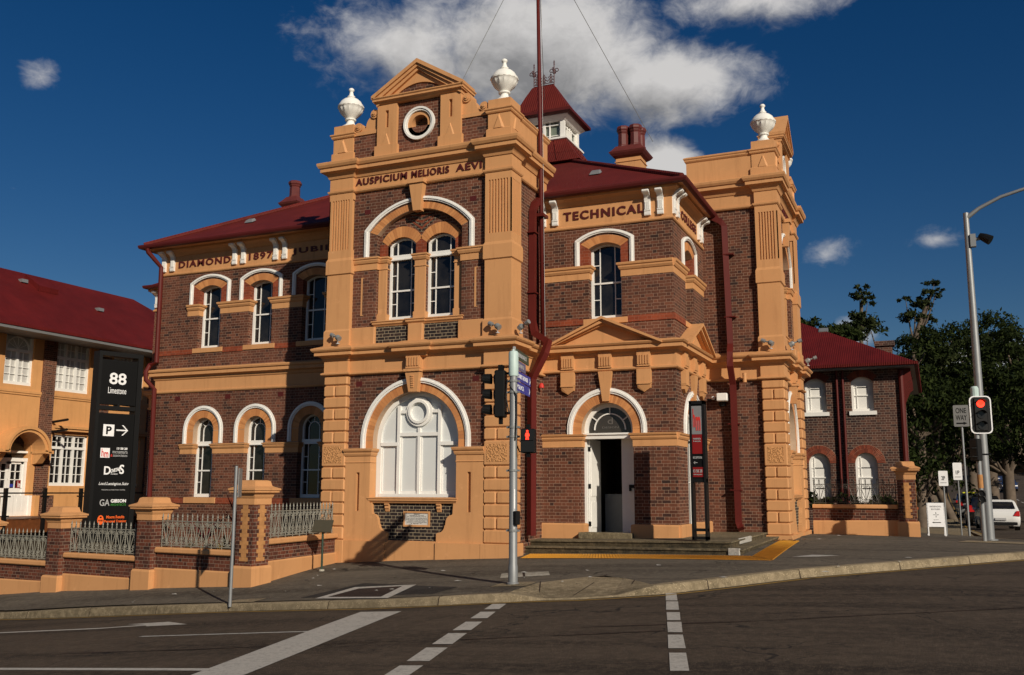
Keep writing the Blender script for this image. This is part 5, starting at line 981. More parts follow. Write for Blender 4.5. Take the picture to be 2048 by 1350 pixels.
# ---------------------------------------------------------------- annex behind the right fence
AX = thing('brick_annex', 'brown brick annex with white blind windows and corrugated red roof behind the right fence', 'building', (-3, 37, .3))
AY = 37.0; FA = F((-9, AY), 0); AXR = -.96
awn = [(-3.85, .37), (-2.21, .37)]
u_ = lambda x: x+9
holes = [opening(u_(c), h+.012, 4.45, 5.57, .17, 12) for c, h in awn]+[opening(u_(c), .382, 1.2, 2.60, .38, 16) for c in (-3.82, -2.20)]
MB().wall(FA, [(0, 0), (u_(AXR), 0), (u_(AXR), 6.05), (0, 6.05)], holes, 0, .3).build('brick_wall', M_ANNEXB, AX)
MB().wbox(-9, AXR, AY+.35, 47, 0, 6.0).build('brick_core', M_ANNEXB, AX); MB().box(F((AXR, AY), 90), .01, 10, -.4, -.001, 0, 6.0).build('brick_wall', M_ANNEXB, AX)
for c, h in awn:
    mb = MB(); A = opening(u_(c), h, 4.45, 5.56, .17, 12); w = sash(FA, u_(c), h, 4.47, 5.56, .17, -.2, None, 5.06, .5, .07, pane=M_WHITE, parent=AX); MB().box(FA, u_(c)-.47, u_(c)+.47, -.2, .07, 4.33, 4.47).build('window_sill', M_WHITE, AX)
    MB().strip(FA, arc(u_(c), h, 5.56, .17, 12), arc(u_(c), h+.15, 5.74, .24, 12), -.1, .008, True, .04).build('brick_arch', M_ARCHR, AX)
for c in (-3.82, -2.20):
    sash(FA, u_(c), .37, 1.2, 2.60, .35, -.2, None, 2.08, .5, .07, pane=M_WHITE, parent=AX)
    mb = MB()
    for r0, r1 in ((.37, .51), (.515, .655)): mb.strip(FA, arc(u_(c), r0, 2.60, r0, 34), arc(u_(c), r1, 2.60, r1, 34), -.1, .01, True, .06)
    mb.build('brick_arch', M_ARCHR, AX); MB().strip(FA, arc(u_(c), .368, 2.60, .368, 20), arc(u_(c), .66, 2.60, .66, 20), -.1, .003).build('arch_backing', M_MORT, AX)
for x in (-3.07, -2.86): MB().tube([(x, AY-.09, 6.0), (x, AY-.09, .3)], .042, 8).build('downpipe', M_PIPE, AX)
MB().tube([(AXR+.09, AY-.05, 5.9), (AXR+.09, AY-.05, .3)], .09, 8).build('downpipe', M_PIPE, AX)
mb = MB(); ez = 6.15; e = [(-9, AY-.55, ez), (-.38, AY-.55, ez), (-.38, 47.5, ez), (-9, 47.5, ez)]; mb.add(e+[(-5.9, 42.2, ez+3.05), (-9, 42.2, ez+3.05)], [(0, 1, 4, 5), (1, 2, 4), (2, 3, 5, 4)]); mb.build('roof', M_ROOF2, AX, norm=False)
MB().mould([(-9, AY-.55), (-.38, AY-.55), (-.38, 47.5)], [(-.02, ez-.13), (.10, ez-.11), (.12, ez-.01), (0, ez+.0)]).build('gutter', M_ROOF2, AX); MB().mould([(-9, AY-.55), (-.38, AY-.55), (-.38, 47.5)], [(-.6, ez-.17), (-.02, ez-.17), (-.02, ez-.11), (-.6, ez-.11)]).build('soffit', M_GREY, AX)
for k in range(5):
    y = AY+.2+k*.95; mb = MB()
    mb.uprism(F((AXR, y), 90), [(0, 4.75), (.10, 4.75), (.12, 5.05), (.30, 5.45), (.42, 5.55), (.42, 5.98), (0, 5.98)], -.07, .07); mb.build('eave_bracket', M_PIPE, AX)
MB().tube([(-5.1, 39.6, 7.3), (-5.1, 39.6, 8.3)], .06, 8).build('vent_pipe', M_BLACK, AX); mb = MB(); mb.wbox(-5.35, -4.75, 39.2, 39.7, 7.45, 7.62); mb.wbox(-4.75, -4.65, 39.4, 39.5, 7.5, 7.9); mb.build('vent_flashing', M_BLACK, AX)
mb = MB(); mb.hexa([(-3.9, 39.8, 7.85), (-3.55, 39.8, 7.85), (-3.55, 40.1, 8.02), (-3.9, 40.1, 8.02)], [(-3.9, 39.76, 7.95), (-3.55, 39.76, 7.95), (-3.55, 40.06, 8.12), (-3.9, 40.06, 8.12)]); mb.build('roof_vent', M_GALV, AX)
mb = MB(); mb.wbox(-1.9, -1.3, 43.5, 44, 6.5, 7.9); mb.wbox(-2.0, -1.2, 43.4, 44.1, 7.75, 7.95); mb.build('chimney', M_ANNEXB, AX)
# ---------------------------------------------------------------- building on the far left
LB = thing('rendered_building', 'orange rendered building with white multi pane windows and red roof behind the timber deck', 'building', (-33.6, 29, -1))
LX = -33.0; FL = F((LX, 20), 90); v = lambda y: y-20
lw = [(26.70, .66, 5.66, 7.85), (29.28, .92, 5.60, 7.75)]; ll = [(26.70, 0, 0, 0), (29.45, .92, 1.72, 3.85)]
H = [[(v(c)-h, a), (v(c)+h, a), (v(c)+h, b), (v(c)-h, b)] for c, h, a, b in lw]+[[(v(29.45)-.92, 1.72), (v(29.45)+.92, 1.72), (v(29.45)+.92, 3.82), (v(29.45)-.92, 3.82)]]+[[(v(c)-.92, a), (v(c)+.92, a), (v(c)+.92, b), (v(c)-.92, b)] for c in (32.4,) for a, b in ((1.72, 3.82), (5.6, 7.75))]
H += [opening(v(26.82), .78, .55, 3.05, .74, 16)]
MB().wall(FL, [(0, -1.6), (v(38), -1.6), (v(38), 8.1), (0, 8.1)], H, 0, .45).build('rendered_wall', M_LORANGE, LB)
MB().wbox(-45, LX-.5, 20, 37.9, -1.6, 7.7).build('rendered_core', M_LORANGE, LB)
for y0, y1 in ((27.80, 28.42), (30.6, 31.3), (24.6, 25.2), (33.6, 34.3)): MB().box(FL, v(y0), v(y1), -.1, .06, .4, 8.05).build('brick_pier', M_BRICK, LB)
def casement(c, h, a, b, cols, rows, tr, pane, arch_=False):
    mb = MB(); n = -.22; u = v(c); mb.box(FL, u-h, u-h+.10, n, n+.12, a, b); mb.box(FL, u+h-.10, u+h, n, n+.12, a, b); mb.box(FL, u-h, u+h, n, n+.14, a, a+.13); mb.box(FL, u-h, u+h, n, n+.12, b-.08, b)
    if tr: mb.box(FL, u-h, u+h, n, n+.13, tr, tr+.11)
    w = (2*h-.2)/cols
    for k in range(1, cols): mb.box(FL, u-h+.1+k*w-.055, u-h+.1+k*w+.055, n, n+.115, a+.1, (tr or b) if arch_ else b)
    for k in range(cols):
        m = u-h+.1+(k+.5)*w; mb.box(FL, m-.012, m+.012, n+.02, n+.08, a+.1, (tr or b) if arch_ else b)
    top = tr or b
    for r in range(1, rows): z = a+.13+(top-a-.13)*r/rows; mb.box(FL, u-h+.1, u+h-.1, n+.02, n+.078, z-.012, z+.012)
    if tr and not arch_: z = (tr+b)/2; mb.box(FL, u-h+.1, u+h-.1, n+.02, n+.078, z-.012, z+.012)
    if arch_: mb.strip(FL, arc(u, h-.16, tr+.12, h-.2, 16), arc(u, h-.11, tr+.12, h-.15, 16), n, n+.1); [mb.tube([FL(u, n+.06, tr+.12), FL(u+(h-.16)*math.cos(R(q)), n+.06, tr+.12+(h-.2)*math.sin(R(q)))], .012, 4) for q in (30, 60, 90, 120, 150)]
    w_ = mb.build('window', M_WHITE, LB); MB().box(FL, u-h+.02, u+h-.02, n-.02, n+.03, a+.03, b-.02).build('pane', pane, w_)
casement(26.70, .66, 5.66, 7.85, 2, 4, 6.98, M_BLIND, True); casement(29.28, .92, 5.60, 7.75, 3, 4, 6.95, M_BLIND); casement(29.45, .92, 1.72, 3.82, 3, 4, 3.22, M_GLASS)
casement(32.4, .92, 5.60, 7.75, 3, 4, 6.95, M_BLIND); casement(32.4, .92, 1.72, 3.82, 3, 4, 3.22, M_GLASS)
mb = MB()
for y0, y1 in ((20, 27.8), (28.42, 30.6), (31.3, 33.6)): mb.box(FL, v(y0), v(y1), -.05, .07, 5.36, 5.46); mb.box(FL, v(y0), v(y1), -.05, .04, 5.28, 5.36)
for y0, y1 in ((28.42, 30.6), (31.3, 33.6)): mb.box(FL, v(y0), v(y1), -.05, .26, 4.06, 4.16); mb.box(FL, v(y0), v(y1), -.05, .20, 3.96, 4.06)
mb.build('moulding', M_LORANGE, LB)
# arched door hood
mb = MB(); C_ = v(26.82); o_ = lambda r: [(C_-r, 3.05)]+arc(C_, r, 3.05, r*.92, 18)+[(C_+r, 3.05)]
mb.strip(FL, o_(.80), o_(.98), -.05, .75); mb.strip(FL, o_(.92), o_(1.04), .5, .82); mb.box(FL, C_-1.5, C_-.78, -.05, .75, 2.98, 3.10); mb.box(FL, C_+.78, C_+1.2, -.05, .75, 2.98, 3.10); mb.uprism(FL, [(0, 2.55), (.25, 2.6), (.6, 2.98), (0, 2.98)], C_+.82, C_+1.12); mb.uprism(FL, [(0, 2.55), (.25, 2.6), (.6, 2.98), (0, 2.98)], C_-1.12, C_-.82); mb.build('door_hood', M_LORANGE, LB)
mb = MB(); mb.box(FL, C_-.78, C_-.66, -.35, -.2, .55, 2.78); mb.box(FL, C_+.66, C_+.78, -.35, -.2, .55, 2.78); mb.box(FL, C_-.78, C_+.78, -.35, -.18, 2.66, 2.80); mb.box(FL, C_-.78, C_+.78, -.35, -.20, 3.0, 3.08)
for s_ in (-1, 1):
    a, b = sorted((C_+s_*.01, C_+s_*.66)); mb.box(FL, a, b, -.33, -.26, .55, 1.62); mb.box(FL, a, a+.10, -.33, -.26, 1.6, 2.66); mb.box(FL, b-.10, b, -.33, -.26, 1.6, 2.66); mb.box(FL, a, b, -.33, -.26, 2.56, 2.66); m_ = (a+b)/2; mb.box(FL, m_-.015, m_+.015, -.33, -.27, 1.6, 2.6)
    for z in (1.95, 2.27): mb.box(FL, a, b, -.33, -.27, z-.015, z+.015)
    for q in (.13, .37): mb.box(FL, a+q, a+q+.16, -.27, -.252, .75, 1.45)
dr_ = mb.build('double_door', M_WHITE, LB, 'white half glazed double door under the arched hood'); MB().box(FL, C_-.65, C_+.65, -.34, -.31, 1.6, 3.7).build('pane', M_GLASS, dr_)
mb = MB(); mb.box(FL, C_+.44, C_+.60, -.31, -.255, 1.63, 1.93); mb.build('door_sticker', M_RED, dr_); mb = MB(); text(mb, FL, 'h', C_+.46, C_+.50, 1.66, 1.90, -.25, -.248); text(mb, FL, 'm', C_+.51, C_+.585, 1.66, 1.80, -.25, -.248); mb.build('sticker_lettering', M_TXTW, dr_)
mb = MB(); mb.box(FL, C_+.11, C_+.27, -.31, -.258, 1.66, 1.78); mb.build('door_sticker', M_BLUE, dr_)
mb = MB(); ez = 7.82; EO = 1.42; mb.add([(LX+EO, 18, ez), (LX+EO, 38.9, ez), (LX-12, 38.9, ez), (LX-12, 18, ez), (LX-2.6, 18, ez+3.0), (LX-2.6, 34.9, ez+3.0), (LX-9, 34.9, ez+3.0), (LX-9, 18, ez+3.0)], [(0, 1, 5, 4), (1, 2, 6, 5), (2, 3, 7, 6), (4, 5, 6, 7)]); lr = mb.build('roof', M_ROOF2, LB, norm=False)
MB().mould([(LX-12, 38.9), (LX+EO, 38.9), (LX+EO, 18)][::-1], [(-.12, ez-.10), (-.0, ez-.10), (-.0, ez+.01), (-.12, ez+.01)]).build('gutter', M_ROOF2, LB)
mb = MB(); mb.wbox(LX-.2, LX+EO-.04, 18, 38.8, ez-.22, ez-.12); mb.build('eave_fascia', M_GREY, LB)
def lroof(y, t): return (LX+EO-4.02*t, y, ez+3.0*t)
p = lroof(28.9, .80); mb = MB(); mb.hexa([(p[0]-.45, p[1]-.5, p[2]+.25), (p[0]+.45, p[1]-.5, p[2]-.32), (p[0]+.45, p[1]+.5, p[2]-.32), (p[0]-.45, p[1]+.5, p[2]+.25)], [(p[0]-.40, p[1]-.5, p[2]+.48), (p[0]+.50, p[1]-.5, p[2]-.10), (p[0]+.50, p[1]+.5, p[2]-.10), (p[0]-.40, p[1]+.5, p[2]+.48)]); mb.build('skylight', M_ROOF2, LB)
for y, t in ((28.0, .80), (31.2, .55)): p = lroof(y, t); mb = MB(); mb.wbox(p[0]-.12, p[0]+.12, p[1]-.15, p[1]+.15, p[2]-.02, p[2]+.12); mb.build('roof_vent', M_GALV, LB)
for z in (3.55, 3.95): MB().tube([(LX+.05, 28.45, z+.35), (LX+1.0, 28.35, z+.42)], .05, 6).build('hood_stay', M_BLACK, LB)
# timber deck with glass balustrade
DK = thing('timber_deck', 'raised timber deck with black balustrade posts and glass in front of the left building', 'deck', (-30.6, 26, -.8))
mb = MB(); mb.wbox(-32.95, -29.7, 18.5, 31.0, .46, .54); mb.build('deck_boards', M_TIMBER, DK)
mb = MB(); mb.wbox(-29.74, -29.68, 18.5, 31.0, .05, .50); mb.wbox(-32.9, -29.7, 30.95, 31.0, .05, .5); mb.build('deck_fascia', M_TIMBER, DK)
mb = MB(); mb.wbox(-32.9, -30.2, 18.5, 30.5, -1.6, -.2); mb.build('under_deck', M_SOIL, DK)
for i in range(8):
    y = 19.0+i*1.62; MB().box(F((-29.62, y), 90), -.05, .05, -.06, .06, .1, 1.62).build('post', M_BLACK, DK)
    mb = MB(); mb.box(F((-29.62, y), 90), -.17, .17, -.02, .05, 1.30, 1.35); mb.box(F((-29.62, y), 90), -.17, .17, -.02, .05, .62, .67); mb.build('glass_clamp', M_BLACK, DK)
MB().wbox(-29.66, -29.58, 18.5, 31, 1.42, 1.47).build('handrail', M_BLACK, DK)
mg = MT('balustrade_glass', .02, .5); mg.b.inputs['Transmission Weight'].default_value = 1.0; mg.b.inputs['IOR'].default_value = 1.08; mg.color((.95, .96, .96)); mb = MB(); mb.add([(-29.62, 18.5, .55), (-29.62, 31, .55), (-29.62, 31, 1.36), (-29.62, 18.5, 1.36)], [(0, 1, 2, 3)]); mb.build('glass_panel', mg.m, DK, norm=False)
# ---------------------------------------------------------------- fences
def pillar_parts(root, w, zpl, zbr, zg, plw, quoin=False, zcap=None):
    """root local: u to the left/right centred, built in world through frame q"""
def fence_pillar(loc, deg, zpl, zt, zg, label, quoins, base_ext=.0):
    """square brick pillar: rendered plinth, brick shaft, moulded cap. local origin at front-centre foot"""
    t = thing('fence_pillar', label, 'fence pillar', (loc[0], loc[1], zg), deg, 'brick fence pillars', local=True)
    q = lambda i, z: [(-.25-i, -.25-i, z-zg), (.25+i, -.25-i, z-zg), (.25+i, .25+i, z-zg), (-.25-i, .25+i, z-zg)]
    mb = MB(); mb.rings([q(.055, zg-.3), q(.055, zpl-.05), q(.03, zpl), q(0, zpl)]); mb.build('plinth', M_ORANGE, t)
    MB().rings([q(0, zpl-.02), q(0, zt-.52)]).build('shaft', M_FENCEB, t)
    if quoins:
        mb = MB(); k = 0; z = zpl+.10-zg
        while z < zt-.62-zg:
            w = .075 if k % 2 else .125
            mb.wbox(-w, w, -.256, -.2, z, z+.084); mb.wbox(-w, w, .2, .256, z, z+.084); mb.wbox(.2, .256, -w, w, z, z+.084); mb.wbox(-.256, -.2, -w, w, z, z+.084); z += .086; k += 1
        mb.build('sandy_quoins', M_ARCHP, t)
    mb = MB(); mb.rings([q(.0, zt-.54), q(.015, zt-.53), q(.015, zt-.40), q(.03, zt-.38), q(.05, zt-.33), q(.05, zt-.31), q(.10, zt-.28), q(.13, zt-.27), q(.13, zt-.235), q(.155, zt-.22), q(.155, zt-.185), q(.03, zt-.135), q(.015, zt-.12), q(-.01, zt-.02), q(-.06, zt)]); mb.build('cap', M_ORANGE, t); return t
M_ARCHP = paint('sandy_brick', (.46, .225, .085), .8, .25, 7, .2, .2)
def spiral(cx, cz, r, a0, turns, n=14, dir_=1): return [(cx+r*(1-.72*i/n)*math.cos(R(a0+dir_*turns*360*i/n)), cz+r*(1-.72*i/n)*math.sin(R(a0+dir_*turns*360*i/n))) for i in range(n+1)]
def fence_panel(name, o, deg, L, zcop, zpl, zg0, zg1, label, iron, hgt=.60, spikes=True):
    fr = F(o, deg); t = thing(name, label, 'fence', (o[0], o[1], min(zg0, zg1)), deg, 'fence panels between brick pillars')
    mb = MB(); z0, z1 = zg0-.25, zg1-.25
    mb.hexa([fr(0, -.25, z0), fr(L, -.25, z1), fr(L, .02, z1), fr(0, .02, z0)], [fr(0, -.25, zpl[0]), fr(L, -.25, zpl[1]), fr(L, .02, zpl[1]), fr(0, .02, zpl[0])])
    mb.hexa([fr(0, -.2, zpl[0]), fr(L, -.2, zpl[1]), fr(L, .02, zpl[1]), fr(0, .02, zpl[0])], [fr(0, -.2, zpl[0]+.03), fr(L, -.2, zpl[1]+.03), fr(L, .0, zpl[1]+.03), fr(0, .0, zpl[0]+.03)]); mb.build('plinth', M_ORANGE, t)
    mb = MB(); mb.hexa([fr(0, -.22, zpl[0]), fr(L, -.22, zpl[1]), fr(L, -.035, zpl[1]), fr(0, -.035, zpl[0])], [fr(0, -.22, zcop-.1), fr(L, -.22, zcop-.1), fr(L, -.035, zcop-.1), fr(0, -.035, zcop-.1)]); mb.build('brickwork', M_FENCEB, t)
    mb = MB(); mb.rings([[fr(u, -.27, zcop-.12), fr(u, .02, zcop-.12), fr(u, .035, zcop-.10), fr(u, .035, zcop-.03), fr(u, -.0, zcop), fr(u, -.25, zcop), fr(u, -.285, zcop-.03), fr(u, -.285, zcop-.10)] for u in (0, L)]); mb.build('coping', M_ORANGE, t)
    mb = MB(); n = -.125; P = lambda u, z: fr(u, n, z); tb = lambda pts, r=.0095, s=5: mb.tube([P(a, b) for a, b in pts], r, s)
    zr0, zr1 = zcop+.045, zcop+hgt-.0
    for z in (zr0, zr1, zr1-.16, zr0+.15): mb.box(fr, .02, L-.02, n-.012, n+.012, z-.010, z+.010) if z in (zr0, zr1) else None
    K = max(2, round(L/.335)); w = (L-.08)/K
    for i in range(K+1):
        u = .04+i*w; tb([(u, zcop-.02), (u, zr1)], .012)
        for k in range(4): tb([(u, zr0+.19+k*.055), (u, zr0+.205+k*.055), (u, zr0+.22+k*.055)], [.012, .021, .012])
    for i in range(K):
        u0, u1, um_ = .04+i*w, .04+(i+1)*w, .04+(i+.5)*w
        tb([(um_, zr0), (um_, zr1)], .010)
        for sg in (-1, 1):
            a = um_+sg*w*.44; tb([(um_+sg*.012, zr0+.09), (um_+sg*w*.40, zr1-.10)], .010)
            for pts in (spiral(um_+sg*w*.25, zr1-.075, .066, 90, 1.3, dir_=sg), spiral(um_+sg*w*.25, zr0+.07, .066, -90, 1.3, dir_=-sg)): tb(pts, .009, 4)
            tb(spiral(um_+sg*w*.40, zr0+.155, .04, 90, 1.0, 8, sg), .009, 4)
    if spikes:
        m = K*2
        for i in range(m+1):
            u = .04+(L-.08)*i/m; rs = []
            for r, z in ((.012, zr1-.02), (.012, zr1+.03), (.022, zr1+.04), (.012, zr1+.055), (.011, zr1+.08), (.021, zr1+.095), (.001, zr1+.185)): rs.append([fr(u+r*math.cos(2*PI*k/6), n+r*math.sin(2*PI*k/6), z) for k in range(6)])
            mb.rings(rs)
    mb.build('iron_lacework', iron, t)
    return t
a6 = R(6); Fd = (-math.cos(a6), math.sin(a6)); P0 = (-13.49, 17.08); Bk = (-math.sin(a6), math.cos(a6))
def fpt(s, b=0.): return (P0[0]+Fd[0]*s+Bk[0]*b, P0[1]+Fd[1]*s+Bk[1]*b)
DEGF = -6
for s, zpl, zt, zg, lab, qn in ((.30, -.045, 1.80, -.49, 'corner fence pillar with pale sandy quoins on its brick shaft', True), (3.50, -.245, 1.41, -.70, 'brick fence pillar between the corner pillar and the black 88 sign', False), (6.80, -.53, 1.15, -.93, 'brick fence pillar left of the black 88 sign', False), (10.1, -.80, .88, -1.2, 'brick fence pillar at the far left end of the iron fence', False)):
    fence_pillar(fpt(s, .30), DEGF, zpl, zt, zg, lab, qn)
for s0, s1, zc, zp, zg, lab in ((.56, 3.24, .262, (-.235, -.225), (-.70, -.50), 'iron lacework panel on a low brick wall left of the corner pillar, plants behind it'), (3.76, 6.54, .03, (-.51, -.51), (-.92, -.71), 'iron lacework panel on a low brick wall in front of the black 88 sign'), (7.06, 9.84, -.21, (-.76, -.73), (-1.17, -.93), 'iron lacework panel at far left in front of the timber deck')):
    fence_panel('iron_fence', fpt(s1, .17), DEGF, s1-s0, zc, zp, zg[0], zg[1], lab, M_IRON)
o_ = fpt(-.0-.02, .56); fence_panel('iron_fence', (P0[0]-.06+Bk[0]*.55, P0[1]+Bk[1]*.55), 96, 3.28, .51, (.0, .005), -.44, -.22, 'iron lacework panel running from the corner pillar back to the pavilion', M_IRON)
# right fence
RY = 30.9; fence_panel('iron_fence', (-3.45, RY), 0, 2.42, 1.20, (.68, .72), .30, .30, 'dark iron lacework panel on a low brick wall in front of the annex', M_DIRON)
fence_pillar((-.76, RY+.12), 0, .72, 2.47, .30, 'lone fence pillar with sandy quoins at the right end, beside the sandwich board', True)
# ---------------------------------------------------------------- black 88 sign
SG = thing('pylon_sign', 'tall black pylon sign headed 88 Limestone standing behind the left iron fence', 'sign', (-20.2, 19.6, -.95), 70.7)
# position the sign so that its left front arris falls on the sight line it has in the photo
FG = F((-20.497, 19.047), 70.7); SWd, SH0, SH1 = 1.235, -1.1, 5.31
mb = MB(); mb.box(FG, -.0, .09, -.36, .0, SH0, SH1); mb.box(FG, SWd-.14, SWd, -.36, .0, SH0, SH1); mb.box(FG, .09, SWd-.14, -.36, 0, SH1-.12, SH1); mb.box(FG, .09, SWd-.14, -.3, -.02, 3.72, 3.83); mb.box(FG, .60, .66, -.3, -.03, 3.80, 3.90); mb.box(FG, .09, SWd-.14, -.3, -.03, SH0, -.2); mb.build('frame', M_BLACK, SG)
mb = MB(); mb.box(FG, .085, SWd-.135, -.28, -.04, 3.87, 5.09); mb.box(FG, .085, SWd-.135, -.28, -.04, .2, 3.63); mb.build('panel', M_SIGNB, SG)
tw = lambda t, a, b, z0, z1, m, nm='lettering', bold=.0, sk=0.: text(MB(), FG, t, a, b, z0, z1, -.04, -.03, bold, 1.0, sk).build(nm, m, SG)
tw('88', .325, .80, 4.42, 4.74, M_TXTW, bold=.02); tw('Limestone', .31, .815, 4.17, 4.34, M_TXTW)
mb = MB(); mb.box(FG, .25, .55, -.04, -.032, 3.01, 3.325); mb.build('parking_symbol', M_TXTW, SG); text(MB(), FG, 'P', .33, .48, 3.06, 3.275, -.03, -.024, .03).build('lettering', M_SIGNB, SG)
mb = MB(); mb.box(FG, .61, .90, -.04, -.03, 3.162, 3.198); mb.prism(FG, [(.76, 3.32), (.80, 3.32), (.94, 3.18), (.80, 3.04), (.76, 3.04), (.90, 3.18)], -.04, -.03); mb.build('arrow', M_TXTW, SG)
mb = MB(); mb.box(FG, .22, .47, -.04, -.032, 2.43, 2.69); mb.build('logo_tile', M_TXTW, SG); mb = MB(); text(mb, FG, 'h', .245, .305, 2.46, 2.67, -.03, -.026, .02); text(mb, FG, 'm', .32, .435, 2.44, 2.58, -.03, -.026, .02); text(mb, FG, '&', .50, .555, 2.46, 2.53, -.04, -.03); mb.build('lettering', M_TXTR, SG)
tw('13 58 28', .66, .955, 2.655, 2.715, M_TXTW, bold=.03); tw('mcnamara', .55, .965, 2.55, 2.615, M_TXTG); tw('associates', .57, .965, 2.465, 2.535, M_TXTG)
mb = MB(); text(mb, FG, 'D', .35, .53, 1.98, 2.20, -.04, -.03, .02); text(mb, FG, 'OVETAIL', .53, .80, 2.02, 2.12, -.04, -.03, .02, .88, 0, False, .26); text(mb, FG, 'S', .77, .90, 2.0, 2.25, -.04, -.03, .02); mb.build('lettering', M_TXTW, SG); tw('RESTAURANT', .54, .73, 1.985, 2.01, M_TXTW)
mb = MB(); text(mb, FG, 'Lord Lamington Suite', .22, 1.03, 1.68, 1.78, -.04, -.03, -.008, .95, .35); mb.box(FG, .25, 1.0, -.04, -.034, 1.705, 1.711); mb.build('lettering', M_TXTW, SG); tw('WEDDING & FUNCTION CENTRE', .31, .965, 1.56, 1.588, M_TXTG)
tw('GA', .29, .56, 1.15, 1.325, M_TXTG, bold=.01); tw('GIBSON', .59, 1.01, 1.235, 1.325, M_TXTW, bold=.03); tw('ARCHITECTS', .59, 1.01, 1.15, 1.21, M_TXTGR)
mb = MB(); mb.prism(FG, [(.345+.085*math.cos(2*PI*i/20), .78+.125*math.sin(2*PI*i/20)) for i in range(20)], -.04, -.032); mb.build('kettlebell_emblem', M_TXTO, SG); mb = MB(); text(mb, FG, 'MOORE', .285, .405, .745, .785, -.032, -.026, .02); mb.prism(FG, [(.315, .83), (.375, .83), (.365, .87), (.325, .87)], -.032, -.026); mb.build('emblem_cutout', M_SIGNB, SG)
tw('Moore Results', .50, .99, .815, .895, M_TXTO, bold=.02); tw('Personal Training', .45, 1.05, .69, .775, M_TXTO, bold=.02)
# ---------------------------------------------------------------- reception sign by the door
HS = thing('reception_sign', 'narrow black freestanding sign with red panels standing on the steps beside the entrance', 'sign', (-4.75, 21.35, .52), 0)
FH = F((-5.03, 21.6), 0); hw_ = .35
mb = MB(); mb.box(FH, 0, .05, -.26, 0, .5, 3.62); mb.box(FH, hw_-.05, hw_, -.26, 0, .5, 3.62); mb.box(FH, 0, hw_, -.26, 0, 3.54, 3.62); mb.box(FH, 0, hw_, -.26, 0, .52, .58); mb.box(FH, 0, hw_, -.2, -.02, .70, .76); mb.box(FH, 0, hw_, -.2, -.02, 1.78, 1.86); mb.build('frame', M_BLACK, HS)
MB().box(FH, .04, hw_-.04, -.22, -.03, 1.86, 3.55).build('panel', M_SIGNB, HS)
mb = MB(); mb.box(FH, .055, hw_-.055, -.05, -.015, 2.86, 3.50); mb.build('logo_tile', plainm('shaded_sign_panel', (.20, .20, .205), .5, 0, .2), HS, 'pale panel with a red letter mark')  # pale panel darkened: the shadow on it is mixed into its colour
MB().box(FH, .055, hw_-.055, -.05, -.017, 2.42, 2.855).build('red_panel', M_RED, HS); MB().box(FH, .055, hw_-.055, -.05, -.017, 1.90, 2.12).build('red_panel', M_RED, HS)
mb = MB(); text(mb, FH, 'h', .085, .135, 3.02, 3.44, -.02, -.008, .02); text(mb, FH, 'm', .15, .255, 2.94, 3.26, -.02, -.008, .02); mb.build('lettering', M_TXTR, HS)
mb = MB(); text(mb, FH, 'mcnamara', .08, .25, 2.74, 2.775, -.02, -.010); text(mb, FH, '& associates', .08, .25, 2.69, 2.72, -.02, -.010); text(mb, FH, 'RECEPTION', .065, .265, 2.31, 2.36, -.03, -.018); text(mb, FH, '13 58 28', .065, .265, 2.00, 2.07, -.02, -.008, .01); text(mb, FH, 'www.mcna.com.au', .07, .26, 1.945, 1.965, -.02, -.008)
mb.box(FH, .09, .16, -.03, -.018, 2.215, 2.228); mb.prism(FH, [(.075, 2.221), (.105, 2.255), (.105, 2.187)], -.03, -.018); mb.build('lettering', M_TXTG, HS)
# ---------------------------------------------------------------- traffic signal pole on the corner
def ring_pts(r): return [(r*math.cos(2*PI*k/20), r*math.sin(2*PI*k/20)) for k in range(20)]
SX, SY = -6.86, 15.78; SZ = HF(SX, SY)
TP_ = thing('traffic_signal_pole', 'galvanised traffic signal pole at the kerb, carrying street name plates and a red pedestrian figure', 'traffic signal', (SX, SY, SZ))
mb = MB(); mb.lathe((SX, SY, SZ), [(.0, 0), (.11, 0), (.11, .02), (.085, .035), (.085, .3), (.075, .34), (.07, 3.7), (0, 3.7)], 16); mb.build('pole', M_GALV, TP_, smooth=40)
mb = MB(); mb.lathe((SX, SY, SZ+3.66), [(0, 0), (.085, 0), (.09, .05), (.09, .42), (.07, .455), (.03, .46), (.03, .49), (0, .49)], 16); mb.build('pole_cap', M_AQUA, TP_, smooth=40)
for z in (.9, 1.95, 2.55, 2.72, 3.35, 3.55): mb = MB(); mb.lathe((SX, SY, SZ+z), [(.07, 0), (.085, 0), (.085, .04), (.07, .04)], 14); mb.wbox(SX-.13, SX+.12, SY-.02, SY+.02, SZ+z, SZ+z+.035); mb.build('pole_band', M_STEEL, TP_)
